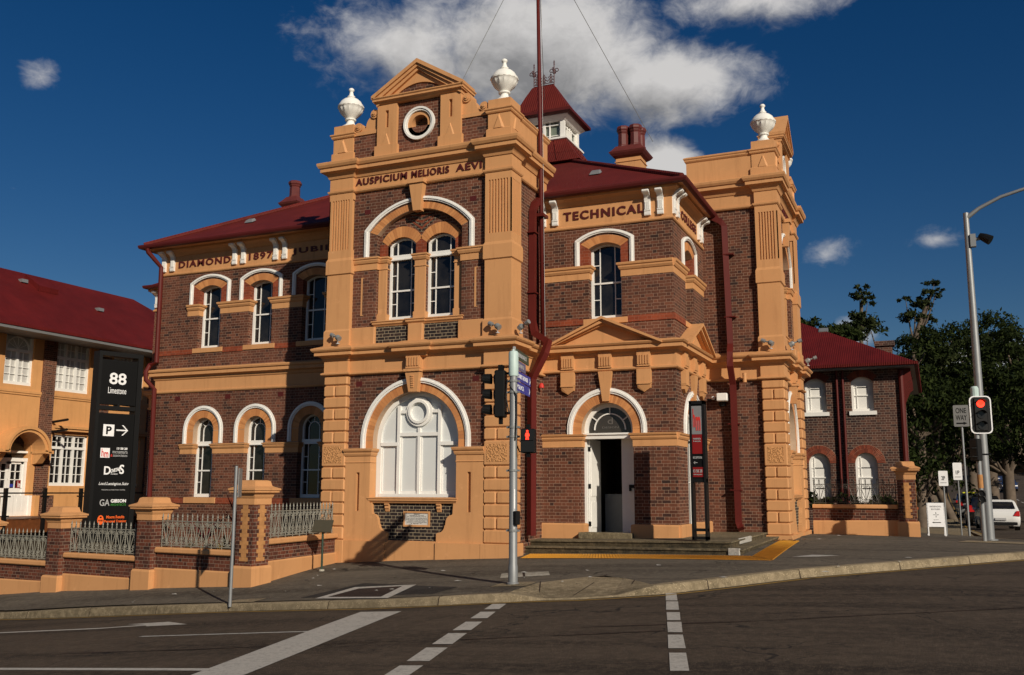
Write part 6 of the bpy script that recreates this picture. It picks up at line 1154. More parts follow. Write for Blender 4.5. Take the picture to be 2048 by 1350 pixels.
# three aspect head seen from its side, facing along the street
FT = F((SX-.27, SY+.05), -78); hd = MB(); hd.cbox(FT, -.13, .13, -.09, .10, SZ+2.92, SZ+3.78, .02); hd.wbox(SX-.31, SX-.23, SY-.0, SY+.1, SZ+3.74, SZ+3.88); hd.wbox(SX-.30, SX-.24, SY+.02, SY+.08, SZ+2.8, SZ+2.95); hd.wbox(SX-.28, SX, SY+.02, SY+.06, SZ+3.70, SZ+3.74); hd.wbox(SX-.28, SX, SY+.02, SY+.06, SZ+2.98, SZ+3.02); sh = hd.build('signal_head', M_BLACK, TP_, 'black three aspect signal head with hooded visors seen side on')
for k in range(3):
    z = SZ+3.06+k*.28; mb = MB(); rs = []
    for d, l in ((.09, 1.0), (.17, .8), (.25, .5)):
        rs.append([FT(.105*math.cos(a), .10+d*.9, z+.105*math.sin(a)) for a in np.linspace(R(-60+d*100), R(240-d*100), 12)])
    mb.rings(rs, cap=False, closed=False); mb.build('visor', M_BLACK, sh, norm=False); mb = MB(); mb.prism(FT, [(.09*math.cos(2*PI*i/16), z+.09*math.sin(2*PI*i/16)) for i in range(16)], .10, .125); mb.build('lens', M_DLENS, sh)
FPd = F((SX+.30, SY-.03), 10); mb = MB(); mb.cbox(FPd, -.125, .125, -.12, .06, SZ+2.27, SZ+2.70, .015); mb.wbox(SX+.27, SX+.33, SY-.05, SY+.0, SZ+2.70, SZ+2.78); mb.wbox(SX+.27, SX+.33, SY-.05, SY+.0, SZ+2.2, SZ+2.27); mb.tube([(SX+.05, SY, SZ+2.45), (SX+.12, SY, SZ+2.30), (SX+.2, SY, SZ+2.29)], .012, 6); ps = mb.build('pedestrian_signal', M_BLACK, TP_, 'black two aspect pedestrian signal with lit red standing figure')
for z in (2.29, 2.495): MB().box(FPd, -.11, .11, .055, .075, SZ+z, SZ+z+.19).build('lens', M_DLENS, ps)
mb = MB(); z = SZ+2.50; n0, n1 = .07, .082
mb.prism(FPd, [(.019*math.cos(2*PI*i/12), z+.155+.019*math.sin(2*PI*i/12)) for i in range(12)], n0, n1)
mb.prism(FPd, [(-.02, z+.13), (.02, z+.13), (.036, z+.10), (.038, z+.065), (.026, z+.065), (.024, z+.085), (.024, z+.05), (.030, z+.005), (.008, z+.005), (.0, z+.05), (-.008, z+.005), (-.030, z+.005), (-.024, z+.05), (-.024, z+.085), (-.026, z+.065), (-.038, z+.065), (-.036, z+.10)], n0, n1); mb.build('red_figure', M_LRED, ps)
mb = MB(); mb.cbox(F((SX, SY), 60), -.05, .05, .06, .15, SZ+1.02, SZ+1.26, .01); mb.build('push_button_box', M_BLACK, TP_); mb = MB(); mb.box(F((SX, SY), 40), -.012, .012, .07, .077, SZ+1.3, SZ+1.64); mb.build('sticker', M_TXTW, TP_)
mb = MB(); mb.tube([(SX-.06, SY-.06, SZ+3.5), (SX+.09, SY-.07, SZ+3.3), (SX+.085, SY-.06, SZ+2.95), (SX+.06, SY-.06, SZ+2.5)], .014, 6); mb.tube([(SX-.1, SY-.05, SZ+3.6), (SX-.12, SY-.07, SZ+3.3), (SX-.06, SY-.07, SZ+3.0)], .012, 6); mb.build('cable', M_BLACK, TP_)
FN = F((SX+.03, SY+.02), 101); mb = MB(); mb.wbox(SX-.005, SX+.03, SY-.02, SY+.03, SZ+3.3, SZ+4.2); mb.build('sign_post', M_TXTG, TP_)
for z0, z1, l, m, t_, tm in ((3.99, 4.17, 1.15, M_SIGNG, 'ELLENBOROUGH ST', M_TXTG), (3.80, 3.97, .85, M_PURP, 'LIMESTONE ST', M_TXTG), (3.60, 3.78, 1.30, M_BLUE, 'COURT HOUSE', M_TXTW), (3.40, 3.58, 1.25, M_BLUE, 'POLICE', M_TXTW)):
    pl_ = MB().box(FN, 0, l, -.008, .012, SZ+z0, SZ+z1).build('street_name_plate', m, TP_); w_ = l*(.86 if len(t_) > 8 else .55); text(MB(), FN, t_, l*.05, l*.05+w_*.88, SZ+z0+.05, SZ+z1-.05, .012, .016, .01).build('plate_lettering', tm, pl_)
    if m == M_BLUE: mb = MB(); mb.prism(FN, [(l*.93, SZ+z0+.03), (l*.99, SZ+z0+.09), (l*.93, SZ+z1-.03), (l*.955, SZ+z0+.09)], .012, .017); mb.build('plate_arrow', M_TXTW, pl_)
# ---------------------------------------------------------------- other poles and small signs
def post(name, label, cat, x, y, h, r, mat, zg=None, seg=10):
    zg = HF(x, y) if zg is None else zg; t = thing(name, label, cat, (x, y, zg)); MB().lathe((x, y, zg), [(0, -.05), (r, -.05), (r, h), (0, h)], seg).build('post', mat, t, smooth=40); return t, zg
t, zg = post('parking_sign', 'thin galvanised sign post with its plate edge on, at the kerb before the corner pillar', 'street sign', -12.40, 15.04, 2.60, .032, M_GALV); FK = F((-12.40, 15.09), 120); MB().box(FK, -.05, .33, .02, .035, zg+2.0, zg+2.56).build('plate', M_STEEL, t)
t, zg = post('interpretive_sign', 'small bronze plate on a thin green post in front of the iron fence', 'sign', -13.2, 19.18, 1.0, .025, M_DGREEN); mb = MB(); fx = F((-13.2, 19.14), 8); mb.hexa([fx(-.24, .03, zg+.88), fx(.24, .03, zg+.88), fx(.24, .05, zg+.90), fx(-.24, .05, zg+.90)], [fx(-.24, -.12, zg+1.15), fx(.24, -.12, zg+1.15), fx(.24, -.10, zg+1.17), fx(-.24, -.10, zg+1.17)]); mb.build('plate', M_BROWNP, t); mb = MB(); mb.lathe((-13.2, 19.18, zg), [(0, 0), (.07, 0), (.06, .04), (0, .05)], 10); mb.build('foot', M_CONC2, t)
# street lamp and the signal beside it
LX_, LY_ = 1.27, 28.9; t, zg = post('street_lamp', 'tall galvanised street lamp column with a bent arm, beside the lit red traffic light', 'street lamp', LX_, LY_, 8.9, .001, M_GALV)
for c in list(t.children): bpy.data.objects.remove(c)
mb = MB(); mb.lathe((LX_, LY_, zg), [(0, 0), (.20, 0), (.20, .03), (.125, .04), (.12, 1.5), (.105, 4.2), (.09, 6.5), (.072, 9.0), (0, 9.0)], 16); mb.build('column', M_GALV, t, smooth=40)
mb = MB(); mb.tube([(LX_, LY_, zg+8.85), (LX_+.35, LY_-.02, zg+9.1), (LX_+.9, LY_-.05, zg+9.35), (LX_+1.7, LY_-.1, zg+9.55), (LX_+2.1, LY_-.1, zg+9.58)], [.07, .055, .05, .045, .04], 10); mb.build('arm', M_GALV, t, smooth=40)
mb = MB(); mb.rings([[(LX_+x, LY_-.1+w*math.cos(a), zg+9.60+h*math.sin(a)) for a in np.linspace(0, 2*PI, 9)[:-1]] for x, w, h in ((1.95, .05, .04), (2.1, .12, .07), (2.5, .15, .08), (2.75, .10, .05))]); mb.build('lamp_head', M_BLACK, t)
mb = MB(); mb.wbox(LX_+.06, LX_+.2, LY_-.12, LY_+.05, zg+8.0, zg+8.36); mb.tube([(LX_+.1, LY_-.05, zg+8.2), (LX_+.32, LY_-.08, zg+8.22)], .05, 8); mb.build('camera_bracket', M_GALV, t); mb = MB(); mb.tube([(LX_+.30, LY_-.08, zg+8.30), (LX_+.42, LY_-.12, zg+8.22), (LX_+.56, LY_-.16, zg+8.12)], [.08, .12, .14], 10); mb.build('traffic_camera', M_BLACK, t)
TX, TY = 1.10, 27.86; t, zg = post('traffic_light', 'traffic light beside the street lamp, red lamp lit, white edged black board', 'traffic light', TX, TY, 3.1, .062, M_GALV)
fy = F((TX+.12, TY-.06), 12); mb = MB(); zt = zg+2.78
rr_ = lambda w, h, c, z0: [(x*(w-c)+c*math.cos(a), z0+h/2+y*(h/2-c)+c*math.sin(a)) for x, y, s in ((1, 1, 0), (-1, 1, 90), (-1, -1, 180), (1, -1, 270)) for a in np.linspace(R(s), R(s+90), 6)]
mb.prism(fy, rr_(.235, .93, .10, zt), .0, .02); bb = mb.build('backing_board', M_BLACK, t); mb = MB(); A = rr_(.235, .93, .10, zt); B = rr_(.265, .985, .12, zt-.027); mb.strip(fy, A+A[:1], B+B[:1], -.005, .03); mb.build('white_border', M_TXTW, bb)
mb = MB(); mb.cbox(fy, -.16, .16, -.12, .06, zt+.04, zt+.9, .02); mb.build('signal_head', M_BLACK, t)
for k, m in ((2, M_LRED), (1, M_DLENS), (0, M_DLENS)):
    z = zt+.18+k*.285; c = [(.098*math.cos(2*PI*i/20), z+.098*math.sin(2*PI*i/20)) for i in range(20)]; MB().prism(fy, c, .06, .075).build('lens', m, t, 'lit red lens' if k == 2 else None)
    mb = MB(); mb.rings([[fy(.115*math.cos(a), d, z+.115*math.sin(a)) for a in np.linspace(R(20), R(160), 10)] for d in (.06, .22)], cap=False, closed=False); mb.build('visor', M_BLACK, t, norm=False)
mb = MB(); mb.lathe((TX+.02, TY, zg+3.1), [(0, 0), (.10, 0), (.10, .85), (.07, .9), (0, .9)], 12); mb.build('pole_cap', M_AQUA, t)
fz = F((TX+.05, TY-.02), -50); mb = MB(); mb.cbox(fz, -.14, .14, .05, .22, zg+2.05, zg+2.62, .02); [mb.box(fz, -.13, .13, .2, .38, zg+2.15+k*.22, zg+2.17+k*.22) for k in range(2)]; mb.wbox(TX-.12, TX+.30, TY-.05, TY+.05, zg+2.2, zg+2.24); mb.build('side_signal', M_BLACK, t)
mb = MB(); mb.cbox(F((TX, TY), 0), -.08, .1, .06, .16, zg+1.0, zg+1.28, .01); [mb.tube([(TX+.01+.075*math.cos(a), TY-.17, zg+z0+.075*math.sin(a)) for a in np.linspace(0, 2*PI, 13)], .016, 5) for z0 in (1.08, 1.22)]; mb.build('push_button_box', M_BLACK, t); mb = MB(); mb.lathe((TX, TY, zg+1.35), [(.062, 0), (.066, 0), (.066, .35), (.062, .35)], 12); mb.build('poster', M_ARCHP, t)
mark('pole_pad', [(.45, 26.9), (2.0, 26.6), (2.0, 27.9), (.7, 28.0)], M_CONC, HF, .012)
# one way sign
t, zg = post('one_way_sign', 'white ONE WAY plate with black arrow on a pole left of the red traffic light', 'street sign', 1.02, 37.5, 4.2, .04, M_GALV, HR(1.02, 37.5)); fo = F((1.02, 37.44), 3); mb = MB(); mb.prism(fo, [(x, z) for x, z in [(u, z-.0) for u, z in [(a-.0, b) for a, b in rr_(.25, .76, .04, 3.86)]]], 0, .012); pl_ = mb.build('plate', plainm('shaded_white_plate', (.19, .19, .185), .6, 0, .2), t); mb = MB(); text(mb, fo, 'ONE', -.17, .17, 4.33, 4.52, .012, .016, .01); text(mb, fo, 'WAY', -.18, .18, 4.08, 4.27, .012, .016, .01); mb.box(fo, -.17, .06, .012, .016, 3.95, 4.0); mb.prism(fo, [(.06, 3.92), (.19, 3.975), (.06, 4.03)], .012, .016); mb.build('plate_lettering', M_SIGNB, pl_)  # white plate given a grey base colour to show it in shade
for x, y, h, nm, lab in ((.30, 37.0, 2.2, '2P', 'white parking plate on a thin post just behind the sandwich board'), (.80, 38.6, 2.45, '1P', 'taller white parking plate on a thin post beside the black car')):
    t, zg = post('parking_sign', lab, 'street sign', x, y, h, .028, M_STEEL); f_ = F((x, y-.04), 5); pl_ = MB().prism(f_, rr_(.15, .52 if nm == '2P' else .62, .03, zg+h-.5), 0, .01).build('plate', M_TXTW, t); mb = MB(); text(mb, f_, nm, -.06, .06, zg+h-.30, zg+h-.16, .01, .014, .02); mb.box(f_, -.1, .1, .01, .014, zg+h-.40, zg+h-.385); mb.build('plate_lettering', M_SIGNB, pl_)
t, zg = post('parking_meter', 'small meter post by the litter bins far along the footpath', 'parking meter', -1.35, 50, 1.9, .03, M_STEEL, HR(-1.35, 50)+.1); MB().wbox(-1.45, -1.25, 49.93, 50.0, zg+1.55, zg+2.0).build('plate', M_TXTG, t)
# sandwich board
AB = thing('sandwich_board', 'white A frame sandwich board with black arrow standing on the footpath past the last pillar', 'sandwich board', (.0, 36.0, HF(.0, 36.0)), 4); zg = HF(.0, 36.0); ff = F((-.28, 35.85), 4)
mb = MB(); L_ = lambda u, d, z: ff(u, -d, z)
def panel(u0, u1, z0, z1, d0, th, s=1): mb.hexa([L_(u0, s*(d0+(z0)*.16), zg+z0), L_(u1, s*(d0+z0*.16), zg+z0), L_(u1, s*(d0+z0*.16)+th, zg+z0), L_(u0, s*(d0+z0*.16)+th, zg+z0)], [L_(u0, s*(d0+z1*.16), zg+z1), L_(u1, s*(d0+z1*.16), zg+z1), L_(u1, s*(d0+z1*.16)+th, zg+z1), L_(u0, s*(d0+z1*.16)+th, zg+z1)])
panel(0, .56, .30, 1.10, 0, .02); ab = mb.build('board', M_TXTW, AB)
mb = MB(); [panel(u, u+.035, 0, 1.10, .0, .025) for u in (0, .525)]; [mb.hexa([L_(u, .42, zg), L_(u+.035, .42, zg), L_(u+.035, .45, zg), L_(u, .45, zg)], [L_(u, .19, zg+1.08), L_(u+.035, .19, zg+1.08), L_(u+.035, .22, zg+1.08), L_(u, .22, zg+1.08)]) for u in (0, .525)]; mb.build('leg', M_TXTW, AB)
fs_ = ff; 
def btext(t_, u0, u1, z0, z1, b=.0):
    m_ = MB(); v_, f_, bd_ = text_geo(t_, b); xs_ = [p[0] for p in v_]; ys_ = [p[1] for p in v_]; m_.add([L_(u0+(x-min(xs_))/(max(xs_)-min(xs_))*(u1-u0), (z0+(y-min(ys_))/(max(ys_)-min(ys_))*(z1-z0))*.16-.004, zg+z0+(y-min(ys_))/(max(ys_)-min(ys_))*(z1-z0)) for x, y in v_], f_); m_.build('board_lettering', M_TXTD, ab, norm=False)
btext('UNDERWOOD', .10, .46, .95, 1.0); btext('BROTHERS', .14, .42, .86, .91); btext('EST', .2, .36, .52, .545)
mb = MB(); q_ = lambda u, z: L_(u, z*.16-.004, zg+z); mb.add([q_(.14, .445), q_(.20, .415), q_(.20, .43), q_(.42, .43), q_(.42, .46), q_(.20, .46), q_(.20, .475)], [tuple(range(7))]); mb.build('board_arrow', M_TXTD, ab, norm=False); mb = MB()
for a in range(4): ca, sa = math.cos(R(90*a+45*0)), math.sin(R(90*a)); mb.add([q_(.28, .70), q_(.28+.06*ca-.012*sa, .70+.06*sa+.012*ca), q_(.28+.10*ca, .70+.10*sa), q_(.28+.06*ca+.012*sa, .70+.06*sa-.012*ca)], [(0, 1, 2, 3)])
mb.build('board_lettering', M_TXTD, ab, norm=False)
# flood lights on the ledges
def flood(x, y, z, ang, lab, arm=.22):
    t = thing('floodlight', lab, 'floodlight', (x, y, z), 0, 'small floodlights on the cornice ledges'); d = Vector((math.cos(R(ang)), math.sin(R(ang)), .0)); b = Vector((x, y, z))
    mb = MB(); mb.tube([b, b+Vector((0, 0, .13))], .012, 6); mb.lathe(tuple(b), [(0, 0), (.05, 0), (.05, .02), (0, .02)], 10); mb.build('bracket', M_TXTG, t)
    mb = MB(); c = b+Vector((0, 0, .18)); mb.tube([c-d*.02+Vector((0, 0, .0)), c+d*.10+Vector((0, 0, .03)), c+d*arm+Vector((0, 0, .07))], .022, 7); mb.tube([c-d*.06+Vector((0, 0, -.05)), c+d*.02, c+d*.06+Vector((0, 0, .02))], [.07, .075, .05], 12); mb.build('lamp_body', M_STEEL, t)
    mb = MB(); h = c+d*arm+Vector((0, 0, .07)); mb.tube([h-d*.05+Vector((0, 0, -.02)), h+d*.045+Vector((0, 0, .02))], [.055, .06], 10); mb.build('lamp_head', M_GALV, t)
flood(-13.98, 20.70, 5.33, 165, 'grey floodlight on the ledge below the left fluted pilaster'); flood(-9.42, 20.70, 5.33, 165, 'grey floodlight on the ledge at the front of the pavilion corner, facing left'); flood(-8.93, 20.98, 5.33, -20, 'grey floodlight on the ledge round the pavilion corner, facing right')
flood(-3.86, 26.50, 5.42, 165, 'grey floodlight on the ledge of the right pavilion, facing left'); flood(-3.36, 26.9, 5.42, 10, 'grey floodlight on the east ledge of the right pavilion, nearer one'); flood(-3.36, 30.6, 5.42, 10, 'grey floodlight on the far end of the right pavilion ledge')
# flagpole, security light, alarm
FPx = thing('flagpole', 'tall dark red flagpole rising from the ledge between the pavilion and the porch', 'flagpole', (-9.05, 22.75, 5.3))
MB().tube([(-9.06, 22.75, 5.3), (-9.12, 22.75, 10.5), (-9.22, 22.75, 17.5)], [.062, .058, .042], 12).build('pole', M_PIPE, FPx, smooth=True)
mb = MB(); mb.tube([(-8.98, 22.70, 5.5), (-9.08, 22.70, 16)], .006, 5); mb.build('halyard', M_TXTG, FPx)
for k, (a, b) in enumerate((((-9.2, 22.75, 16.9), (-11.6, 21.6, 11.2)), ((-9.2, 22.75, 16.9), (-7.3, 27.5, 12.2)), ((-9.2, 22.75, 16.9), (-11.0, 27.8, 14.3)))): MB().tube([a, b], .009, 5).build('stay_wire', M_STEEL, FPx)
t = thing('security_light', 'white security light on the brick wall beside the right downpipe', 'wall light', (-5.35, 26.75, 4.0)); fq = F((-5.35, 26.84), 0); mb = MB(); mb.cbox(fq, -.05, .25, .08, .32, 4.05, 4.27, .02); mb.build('lamp_body', M_WHITE, t); mb = MB(); mb.lathe((-5.52, 26.72, 4.1), [(0, 0), (.05, .01), (.065, .06), (.04, .1), (0, .11)], 12); mb.build('sensor', M_WHITE, t); mb = MB(); mb.tube([(-5.7, 26.72, 4.12), (-5.2, 26.72, 4.1)], .02, 6); mb.cbox(fq, -.02, .16, .0, .1, 3.92, 4.08, .01); mb.build('bracket', M_BLACK, t)
tag(MB().lathe((-9.2, 22.98, 4.22), [(0, 0), (.07, .0), (.07, .05), (.04, .12), (0, .13)], 12).build('alarm_strobe', M_TXTR, None, base=(-9.2, 22.98, 4.22)), 'small red alarm strobe on the porch wall beside the left downpipe', 'alarm light')
t = thing('wall_light', 'short orange tubular light under the cornice beside the right downpipe', 'wall light', (-4.55, 26.7, 4.3)); MB().lathe((-4.62, 26.62, 4.55), [(0, 0), (.055, 0), (.055, .26), (0, .26)], 10).build('lamp_body', M_ORANGE, t); MB().tube([(-4.75, 26.70, 4.62), (-4.62, 26.64, 4.62)], .02, 6).build('bracket', M_BLACK, t)
# ---------------------------------------------------------------- cars
def make_car(name, label, body, loc, deg, L=4.2, Wd=1.72, H=1.48, kind='hatch', rear=True):
    """car in local coordinates: x along its length (rear at x = 0, nose at x = L), y across"""
    t = thing(name, label, 'car', loc, deg, local=True)
    hh = H
    if kind == 'suv': prof = [(0.05, .42), (.0, .75), (.02, 1.0), (.12, hh-.10), (.35, hh), (L*.60, hh), (L*.74, 1.02), (L*.96, .88), (L, .62), (L-.03, .34)]
    else: prof = [(.06, .38), (.0, .62), (.05, .92), (.22, 1.02), (.62, hh-.06), (.95, hh), (L*.52, hh-.01), (L*.72, .96), (L*.95, .78), (L, .55), (L-.03, .30)]
    def half(z): return Wd/2*(1-.06*max(0, .55-z)-(.30*max(0, z-.95)))
    rs = []
    low = [(x, .24) for x, z in prof]
    up_ = prof
    mb = MB(); ys = [-1, -.93, -.6, 0, .6, .93, 1]
    ring = lambda s: [(x+(.05 if abs(s) > .95 else 0)*(1 if x < L/2 else -1), s*half(z), z-(.03 if abs(s) > .95 else 0)) for x, z in prof]+[(L-.2, s*half(.3)*.97, .22), (.2, s*half(.3)*.97, .22)]
    mb.rings([ring(s) for s in ys]); mb.build('body', body, t, smooth=38)
    # glass: rear, front and side windows as slightly proud panels
    def g(pts, nm): m_ = MB(); m_.add(pts, [tuple(range(len(pts)))]); return m_.build(nm, M_GLASS, t, norm=False)
    w = half(1.15)-.12
    if kind == 'suv': rg = [(.07, -w, 1.06), (.07, w, 1.06), (.16, w*.93, hh-.14), (.16, -w*.93, hh-.14)]; rg = [(x-.06, y, z) for x, y, z in rg]
    else: rg = [(.235, -w, 1.035), (.235, w, 1.035), (.56, w*.90, hh-.10), (.56, -w*.90, hh-.10)]; rg = [(x-.03, y, z+.02) for x, y, z in rg]
    g(rg, 'rear_window')
    fx0, fx1 = (L*.605, L*.73) if kind == 'suv' else (L*.53, L*.71)
    g([(fx0+.05, -w*.9, hh-.03), (fx0+.05, w*.9, hh-.03), (fx1+.03, w, 1.03), (fx1+.03, -w, 1.03)], 'windscreen')
    for s in (-1, 1):
        q = lambda x, z: (x, s*(half(z)+.008), z)
        xb = .45 if kind == 'suv' else .75
        g([q(xb, 1.0), q(L*.66, .99), q(L*.56, hh-.10), q(xb+.12, hh-.12)], 'side_window')
        for x in (.72, L-.80):
            mb = MB(); c = [(x+.31*math.cos(2*PI*i/20), .31+.31*math.sin(2*PI*i/20)) for i in range(20)]; y0, y1 = s*(Wd/2-.20), s*(Wd/2+.005); mb.hexa([(a, y0, b) for a, b in c], [(a, y1, b) for a, b in c]); wh = mb.build('wheel', M_BLACK, t)
            mb = MB(); c = [(x+.19*math.cos(2*PI*i/16), .31+.19*math.sin(2*PI*i/16)) for i in range(16)]; mb.hexa([(a, y1, b) for a, b in c], [(a, y1+s*.012, b) for a, b in c]); mb.build('rim', M_STEEL, wh)
        z0, z1 = (.82, 1.22) if kind == 'suv' else (.70, .95)
        mb = MB(); yy = s*(half(.8)-.02); mb.hexa([(-.02, yy, z0), (-.02, yy-s*.28, z0+.02), (-.02, yy-s*.12, z1), (-.0, yy, z1)], [(.22, yy+s*.035, z0), (.12, yy-s*.28, z0+.02), (.14, yy-s*.12, z1), (.32, yy+s*.02, z1)]); mb.build('tail_light', M_TAIL, t)
        mb = MB(); mb.hexa([(L-.12, s*(half(.6)-.05), .58), (L-.02, s*(half(.6)-.40), .60), (L-.05, s*(half(.6)-.38), .70), (L-.2, s*(half(.6)-.03), .72)], [(L-.02, s*(half(.6)-.03), .58), (L+.015, s*(half(.6)-.40), .60), (L-.0, s*(half(.6)-.38), .70), (L-.1, s*(half(.6)+.0), .72)]); mb.build('headlight', M_TXTW, t)
        mb = MB(); mb.cbox(F((L*.66, s*(Wd/2+.08)), 0), -.06, .06, -.09, .09, .95, 1.08, .02); mb.build('mirror', body, t)
    mb = MB(); mb.cbox(F((0, 0), -90), -.25, .25, -.05, .035, .50, .62, .008); mb.build('number_plate', M_TXTG, t)
    mb = MB(); mb.cbox(F((0, 0), -90), -Wd*.42, Wd*.42, -.05, .02, .27, .42, .02); mb.build('bumper', M_BLACK, t)
    if kind != 'suv': mb = MB(); mb.cbox(F((0, 0), -90), -Wd*.33, Wd*.33, -.42, -.36, hh-.04, hh+.02, .012); mb.build('spoiler', body, t)
    return t
M_TAIL = plainm('tail_light_red', (.45, .012, .01), .25); 
def carp(n, c): m = MT(n, .25, .5); m.color(m.mix(m.noise(2, 3), tuple(x*.92 for x in c), c)); m.b.inputs['Coat Weight'].default_value = .6; return m.m
CW, CB, CS, CBL = carp('white_car_paint', (.78, .78, .76)), carp('black_car_paint', (.012, .012, .013)), carp('silver_car_paint', (.30, .31, .32)), carp('blue_car_paint', (.03, .05, .12))
def cz(x, y): return HR(x, y)
make_car('parked_car', 'white hatchback stopped in the side street right behind the street lamp column', CW, (2.85, 52.7, cz(2.85, 53.5)), 92, 4.1, 1.72, 1.46)
make_car('parked_car', 'black four wheel drive parked at the kerb left of the white hatchback', CB, (2.75, 64.5, cz(2.75, 65)), 92, 4.5, 1.85, 1.78, 'suv')
sv = make_car('parked_car', 'silver four wheel drive with a yellow bar on its roof parked beyond the black one', CS, (2.5, 77, cz(2.5, 77)), 92, 4.6, 1.85, 1.75, 'suv'); mb = MB(); mb.cbox(F((1.4, 0), 90), -.6, .6, -.12, .12, 1.76, 1.86, .02); rb = mb.build('roof_bar', plainm('yellow_roof_bar', (.55, .55, .02), .5), None); rb.parent = sv
make_car('parked_car', 'dark blue sedan parked further up the side street kerb', CBL, (2.4, 88, cz(2.4, 88)), 90)
make_car('moving_car', 'dark blue car coming down the side street behind the lamp column', CBL, (8.6, 139, cz(8.6, 139)), -90, 4.3, 1.75, 1.45)
make_car('moving_car', 'second dark car higher up the side street in the shade', CBL, (9.2, 160, cz(9.2, 160)), -90, 4.3, 1.75, 1.45)
make_car('moving_car', 'white four wheel drive far up the hill at the end of the side street', CW, (5.1, 246, cz(5.1, 246)), -90, 4.6, 1.9, 1.8, 'suv')
# litter bins on the far footpath
for x, y, m, lab in ((-1.9, 52, plainm('green_bin', (.03, .16, .03), .5), 'green litter bin with dark lid on the far footpath'), (-1.1, 52, plainm('red_lid_bin', (.32, .06, .02), .5), 'bin with a red lid beside the green litter bin')):
    t = thing('litter_bin', lab, 'bin', (x, y, HR(x, y)+.1)); z = HR(x, y)+.1; mb = MB(); mb.rings([[(x+a*s, y+b*s, z+h) for a, b in ((-.28, -.3), (.28, -.3), (.28, .3), (-.28, .3))] for s, h in ((.8, 0), (1, .95))]); mb.build('bin_body', M_DGREEN if 'red' in lab else m, t); mb = MB(); mb.wbox(x-.31, x+.31, y-.33, y+.33, z+.95, z+1.05); mb.build('bin_lid', m if 'red' in lab else M_BLACK, t)
# ---------------------------------------------------------------- trees
def leaves(blobs, n, size, seed, flat=.6):
    r = np.random.default_rng(seed); w = np.array([b[3]**2 for b in blobs]); w = w/w.sum(); V = []; Fc = []
    for b, k in zip(blobs, (w*n).astype(int)+1):
        c = np.array(b[:3]); rad = b[3]; sq = b[4] if len(b) > 4 else .75
        # sub clumps on the shell of each blob, leaves in each clump
        m = max(4, k//26); d = r.normal(size=(m, 3)); d /= np.linalg.norm(d, axis=1)[:, None]; d[:, 2] = np.where(d[:, 2] < -.45, -d[:, 2]*.6, d[:, 2])
        cc = c+d*rad*np.array([1, 1, sq])*(.55+.45*r.random((m, 1))**.5)
        idx = r.integers(0, m, k); p = cc[idx]+r.normal(size=(k, 3))*rad*.135*np.array([1, 1, .62])
        a = r.normal(size=(k, 3)); a /= np.linalg.norm(a, axis=1)[:, None]; b2 = np.cross(a, r.normal(size=(k, 3))); b2 /= np.linalg.norm(b2, axis=1)[:, None]
        s = size*(.6+.8*r.random((k, 1)))
        q = np.stack([p-a*s, p+b2*s*.42, p+a*s, p-b2*s*.42], 1); V.append(q.reshape(-1, 3))
    V = np.concatenate(V); nf = len(V)//4; return V, np.arange(nf*4).reshape(nf, 4)
def mesh_np(name, V, Fc, mat, parent, base):
    me = bpy.data.meshes.new(name); me.from_pydata((V-np.array(base)).tolist(), [], Fc.tolist()); me.materials.append(mat); o = bpy.data.objects.new(name, me); COL.objects.link(o); o.parent = parent; return o
def tree(label, x, y, blobs, trunk, n=2600, size=.35, seed=1, mat=None, name='tree', rt_=.35, group='trees behind the annex and along the side street', top=None):
    z = HR(x, y) if y < 200 else HR(x, 200)
    if top is not None:
        k_ = (top-z)/max(b_[2]+b_[3]*.8 for b_ in blobs); blobs = [(b_[0], b_[1], b_[2]*k_, *b_[3:]) for b_ in blobs]; trunk = [(a_, b_, c_*k_) for a_, b_, c_ in trunk]
    t = thing(name, label, 'tree', (x, y, z), group=group)
    mb = MB(); fork = trunk[-1]
    mb.tube([(x, y, z-.3)]+[(x+a, y+b, z+c) for a, b, c in trunk], [rt_*1.25]+[rt_*(1-.5*i/len(trunk)) for i in range(len(trunk))], 8)
    for bx_, by_, bz_, br_, *_ in blobs:
        e = Vector((bx_, by_, bz_)); k = min(range(len(trunk)), key=lambda i: abs(trunk[i][2]-(bz_-br_)*.8)); s = Vector(trunk[k]); md = (s+e)/2+Vector((0, 0, -.12*(e-s).length)); mb.tube([tuple(Vector((x, y, z))+q_) for q_ in (s, md, e)], [rt_*.45, rt_*.28, rt_*.08], 6)
    mb.build('trunk', M_BARK, t, smooth=60)
    B = [(x+b[0], y+b[1], z+b[2], *b[3:]) for b in blobs]; V, Fc = leaves(B, n, size, seed); mesh_np('crown', V, Fc, mat or M_LEAF, t, (x, y, z)); return t
def blobs_(r, w, h0, h1, k, s=1.0):
    o = []
    for i in range(k):
        a = r.random()*2*PI; q = math.sqrt(r.random()); zz = h0+(h1-h0)*r.random(); taper = 1-.55*max(0, (zz-h0)/(h1-h0)-.35); o.append((w*q*math.cos(a)*taper, w*q*math.sin(a)*taper, zz, s*(.8+.7*r.random()), .72))
    return o
rr = random.Random(11)
def ray_xy(px, D):     # placement helper: world point at horizontal distance D for a bearing in degrees right of +Y
    return D*math.sin(R(px)), D*math.cos(R(px))
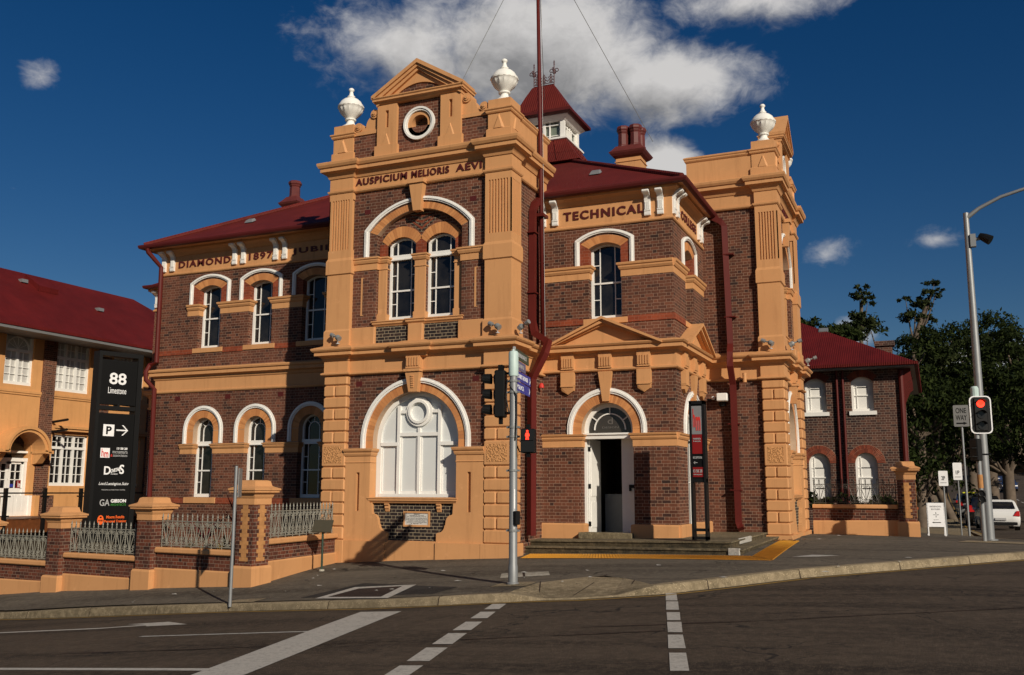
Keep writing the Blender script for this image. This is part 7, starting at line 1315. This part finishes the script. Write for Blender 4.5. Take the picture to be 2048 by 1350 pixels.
# bearings measured from the station point
x, y = ray_xy(-3.45, 62); tree('slender emergent tree with bare trunk and small clumped crown rising over the annex roof', x, y, [(-.4, 0, 10.6, 1.0, .6), (.5, 0, 10.9, .8, .6), (-.1, .3, 11.3, .8, .6), (.2, 0, 12.6, .65, .6), (.65, 0, 12.2, .55, .6), (.3, 0, 13.0, .45, .6), (-1.5, 0, 9.6, .45, .6)], [(.5, 0, 4), (.45, 0, 7.6), (.1, 0, 10.4), (.3, 0, 12.2)], 2200, .13, 3, M_LEAF2, rt_=.15, top=14.4)
x, y = ray_xy(-6.5, 56); tree('rounded dark tree just right of the right pavilion', x, y, blobs_(rr, 1.3, 5.5, 10.4, 12, .9), [(0, 0, 3), (.2, 0, 6)], 4200, .16, 4, top=11.7)
x, y = ray_xy(-4.6, 60); tree('lower dark tree behind the middle of the annex roof', x, y, blobs_(rr, 1.5, 6, 9.6, 10, .8), [(0, 0, 3), (.2, 0, 6)], 4200, .15, 41, top=11.6)
x, y = ray_xy(-1.9, 66); tree('broad dark tree with layered crown behind the end of the annex roof', x, y, blobs_(rr, 3.4, 6.5, 12.6, 20, 1.15), [(0, 0, 4), (.2, 0, 8)], 10000, .15, 5, top=13.2)
x, y = ray_xy(.05, 70); tree('tall pale trunked gum with sparse clumps of leaves at its top', x, y, [(.75, 0, 15.4, .55, .6), (.35, 0, 14.7, .7, .6), (.0, 0, 14.0, .8, .55), (-.6, 0, 13.2, .95, .6), (.1, .2, 13.1, .6, .6), (-1.1, 0, 14.5, .45, .4), (-.5, 0, 14.4, .4, .4), (.9, 0, 14.9, .4, .6)], [(-1.2, 0, 4), (-1.0, 0, 8), (-.75, 0, 11.6), (-.2, 0, 13.2), (.3, 0, 14.2)], 2400, .13, 6, M_LEAF2, rt_=.20, top=16.0)
x, y = ray_xy(.9, 74); tree('grey limbed tree with open crown right of the tall gum', x, y, blobs_(rr, 3.6, 7.5, 12.5, 14, 1.2), [(-1.6, 0, 4), (-.6, 0, 7), (.8, 0, 9.5)], 7000, .15, 7, M_LEAF2, rt_=.26, top=12.8)
x, y = ray_xy(2.8, 78); tree('big spreading dark fig behind the street lamp column', x, y, blobs_(rr, 5.0, 7.5, 16.8, 26, 1.35), [(0, 0, 5), (.3, 0, 10)], 10500, .15, 8, rt_=.4, top=15.1)
x, y = ray_xy(4.7, 72); tree('dark fig at the right edge of the view', x, y, blobs_(rr, 4.6, 4.0, 13.5, 28, 1.35), [(0, 0, 4), (.3, 0, 8)], 10500, .15, 9, rt_=.4, top=12.4)
TOPS = {'dense dark fig overhangi': 9.0, 'dark fig in the middle o': 11.5, 'dark fig overhanging the': 12.0, 'dark fig right of the la': 10.2, 'nearest dark fig at the ': 9.0, 'dark tree low behind the': 10.8, 'dark fig far back on the': 12.5, 'distant dark trees closi': 20.}
for b, D, w, h0, h1, k, n, lab in ((-.7, 58, 2.6, 2.2, 8.2, 24, 3600, 'dense dark fig overhanging the footpath just past the annex'), (.4, 80, 3.6, 4.0, 11.5, 26, 4200, 'dark fig in the middle of the row above the white parking plates'), (1.9, 88, 4.0, 6.2, 12.5, 26, 4200, 'dark fig overhanging the top of the side street'), (3.6, 66, 3.0, 4.8, 11.0, 24, 4000, 'dark fig right of the lamp column over the road'), (5.4, 58, 3.0, 3.6, 10.5, 22, 3400, 'nearest dark fig at the right edge of the view'), (-2.9, 74, 3.6, 4.2, 10.5, 22, 3200, 'dark tree low behind the annex chimney'), (5.0, 96, 6.0, 4.6, 13.0, 28, 4200, 'dark fig far back on the right of the side street'), (-.2, 110, 6.0, 5.0, 13.0, 26, 3600, 'dark fig far back on the left of the side street'), (3.6, 165, 9.0, 4.5, 16.0, 30, 4000, 'distant dark trees closing the top of the hill')):
    x, y = ray_xy(b, D); tree(lab, x, y, blobs_(rr, w, h0, h1, k, 1.5 if D < 100 else 2.2), [(0, 0, h0*.7), (.2, 0, (h0+h1)/2)], int(n*3.0), .135 if D < 100 else .36, int(b*10+300), rt_=.32, top=TOPS[lab[:24]])
for i, (b, D, h) in enumerate(((-2.4, 100, 5), (1.2, 190, 8), (6.4, 120, 6), (9.5, 84, 5), (8.2, 100, 5))):
    pass
# shrubs: behind the right fence and in the left garden
def shrub(label, x, y, z, blobs, n, size, seed, mat, h=.4):
    t = thing('shrub', label, 'shrub', (x, y, z), group='shrubs behind the fences'); MB().tube([(x, y, z-.1), (x, y, z+h)], .02, 5).build('stem', M_BARK, t); V, Fc = leaves([(x+b[0], y+b[1], z+b[2], *b[3:]) for b in blobs], n, size, seed); mesh_np('foliage', V, Fc, mat, t, (x, y, z))
shrub('clipped green shrub behind the left half of the right iron fence', -2.9, 32.6, .35, [(0, 0, .75, .55), (.6, .1, .65, .5), (-.6, 0, .8, .5)], 700, .09, 1, M_LEAF); shrub('green shrub beside the lone right fence pillar', -1.45, 32.6, .35, [(0, 0, .75, .5), (.4, .2, .6, .45)], 500, .09, 2, M_LEAF)
def blades(label, x, y, z, n, L, mat, seed, up_=.8, w=.045):
    r = random.Random(seed); t = thing('garden_plant', label, 'plant', (x, y, z), group='strap leaved plants behind the iron fence'); mb = MB()
    for i in range(n):
        a = r.random()*2*PI; l = L*(.6+.5*r.random()); e = up_*(.5+.6*r.random()); d = (math.cos(a), math.sin(a)); P = []
        for k in range(5): s = k/4; P.append((x+d[0]*l*s*(1-e*.5), y+d[1]*l*s*(1-e*.5), z+l*(s*e*1.25-.55*s*s*(1.1-e))))
        px_, py_ = -d[1], d[0]; ww = [w*.5, w, w*.9, w*.6, .004]; mb.add([(p[0]+px_*v_*sg, p[1]+py_*v_*sg, p[2]) for p, v_ in zip(P, ww) for sg in (-1, 1)], [(2*k, 2*k+1, 2*k+3, 2*k+2) for k in range(4)])
    mb.build('leaves', mat, t, norm=False); MB().tube([(x, y, z-.2), (x, y, z+.12)], .03, 5).build('stem', M_BARK, t)
for i, (s, b, L, m, n, zz, lab) in enumerate(((1.05, .9, .95, M_CORD, 16, .55, 'tall dark red cordyline behind the fence panel beside the corner pillar'), (2.35, 1.0, .8, M_CORD, 12, .40, 'smaller dark red cordyline near the second fence pillar'), (1.5, .7, .7, M_BROM, 20, .15, 'yellow green bromeliad low behind the fence panel'), (.75, .8, .75, M_BROM, 18, .3, 'yellow green bromeliad close behind the corner pillar'), (2.0, .65, .6, M_BROM, 18, .1, 'yellow green bromeliad under the smaller cordyline'), (2.8, .7, .6, M_BROM, 16, .1, 'yellow green bromeliad at the left end of the planting'))):
    x, y = fpt(s, b); blades(lab, x, y, zz, n, L, m, i, .95 if m is M_CORD else .6)
mb = MB(); x0, y0 = fpt(3.2, .35); x1, y1 = fpt(.6, .45); mb.hexa([(x0, y0, -.6), (x1, y1, -.5), (x1-.3, y1+5, -.3), (x0-.3, y0+5, -.4)], [(x0, y0, .12), (x1, y1, .22), (x1-.3, y1+5, .30), (x0-.3, y0+5, .2)]); mb.build('garden_bed', M_SOIL, kind='structure')
# fallen leaves and litter by the step
mb = MB(); r = random.Random(5)
for i in range(40):
    x, y = -3.85+r.gauss(0, .25), 26.0+r.gauss(0, .35); z = HF(x, y)+.03; a = r.random()*6.3; s = .05; mb.add([(x, y, z), (x+s*math.cos(a), y+s*math.sin(a), z+.02), (x+s*1.6*math.cos(a+.5), y+s*1.6*math.sin(a+.5), z+.01), (x+s*math.cos(a+1), y+s*math.sin(a+1), z)], [(0, 1, 2, 3)])
mb.build('fallen_leaves', M_TIMBER, kind='stuff', norm=False)
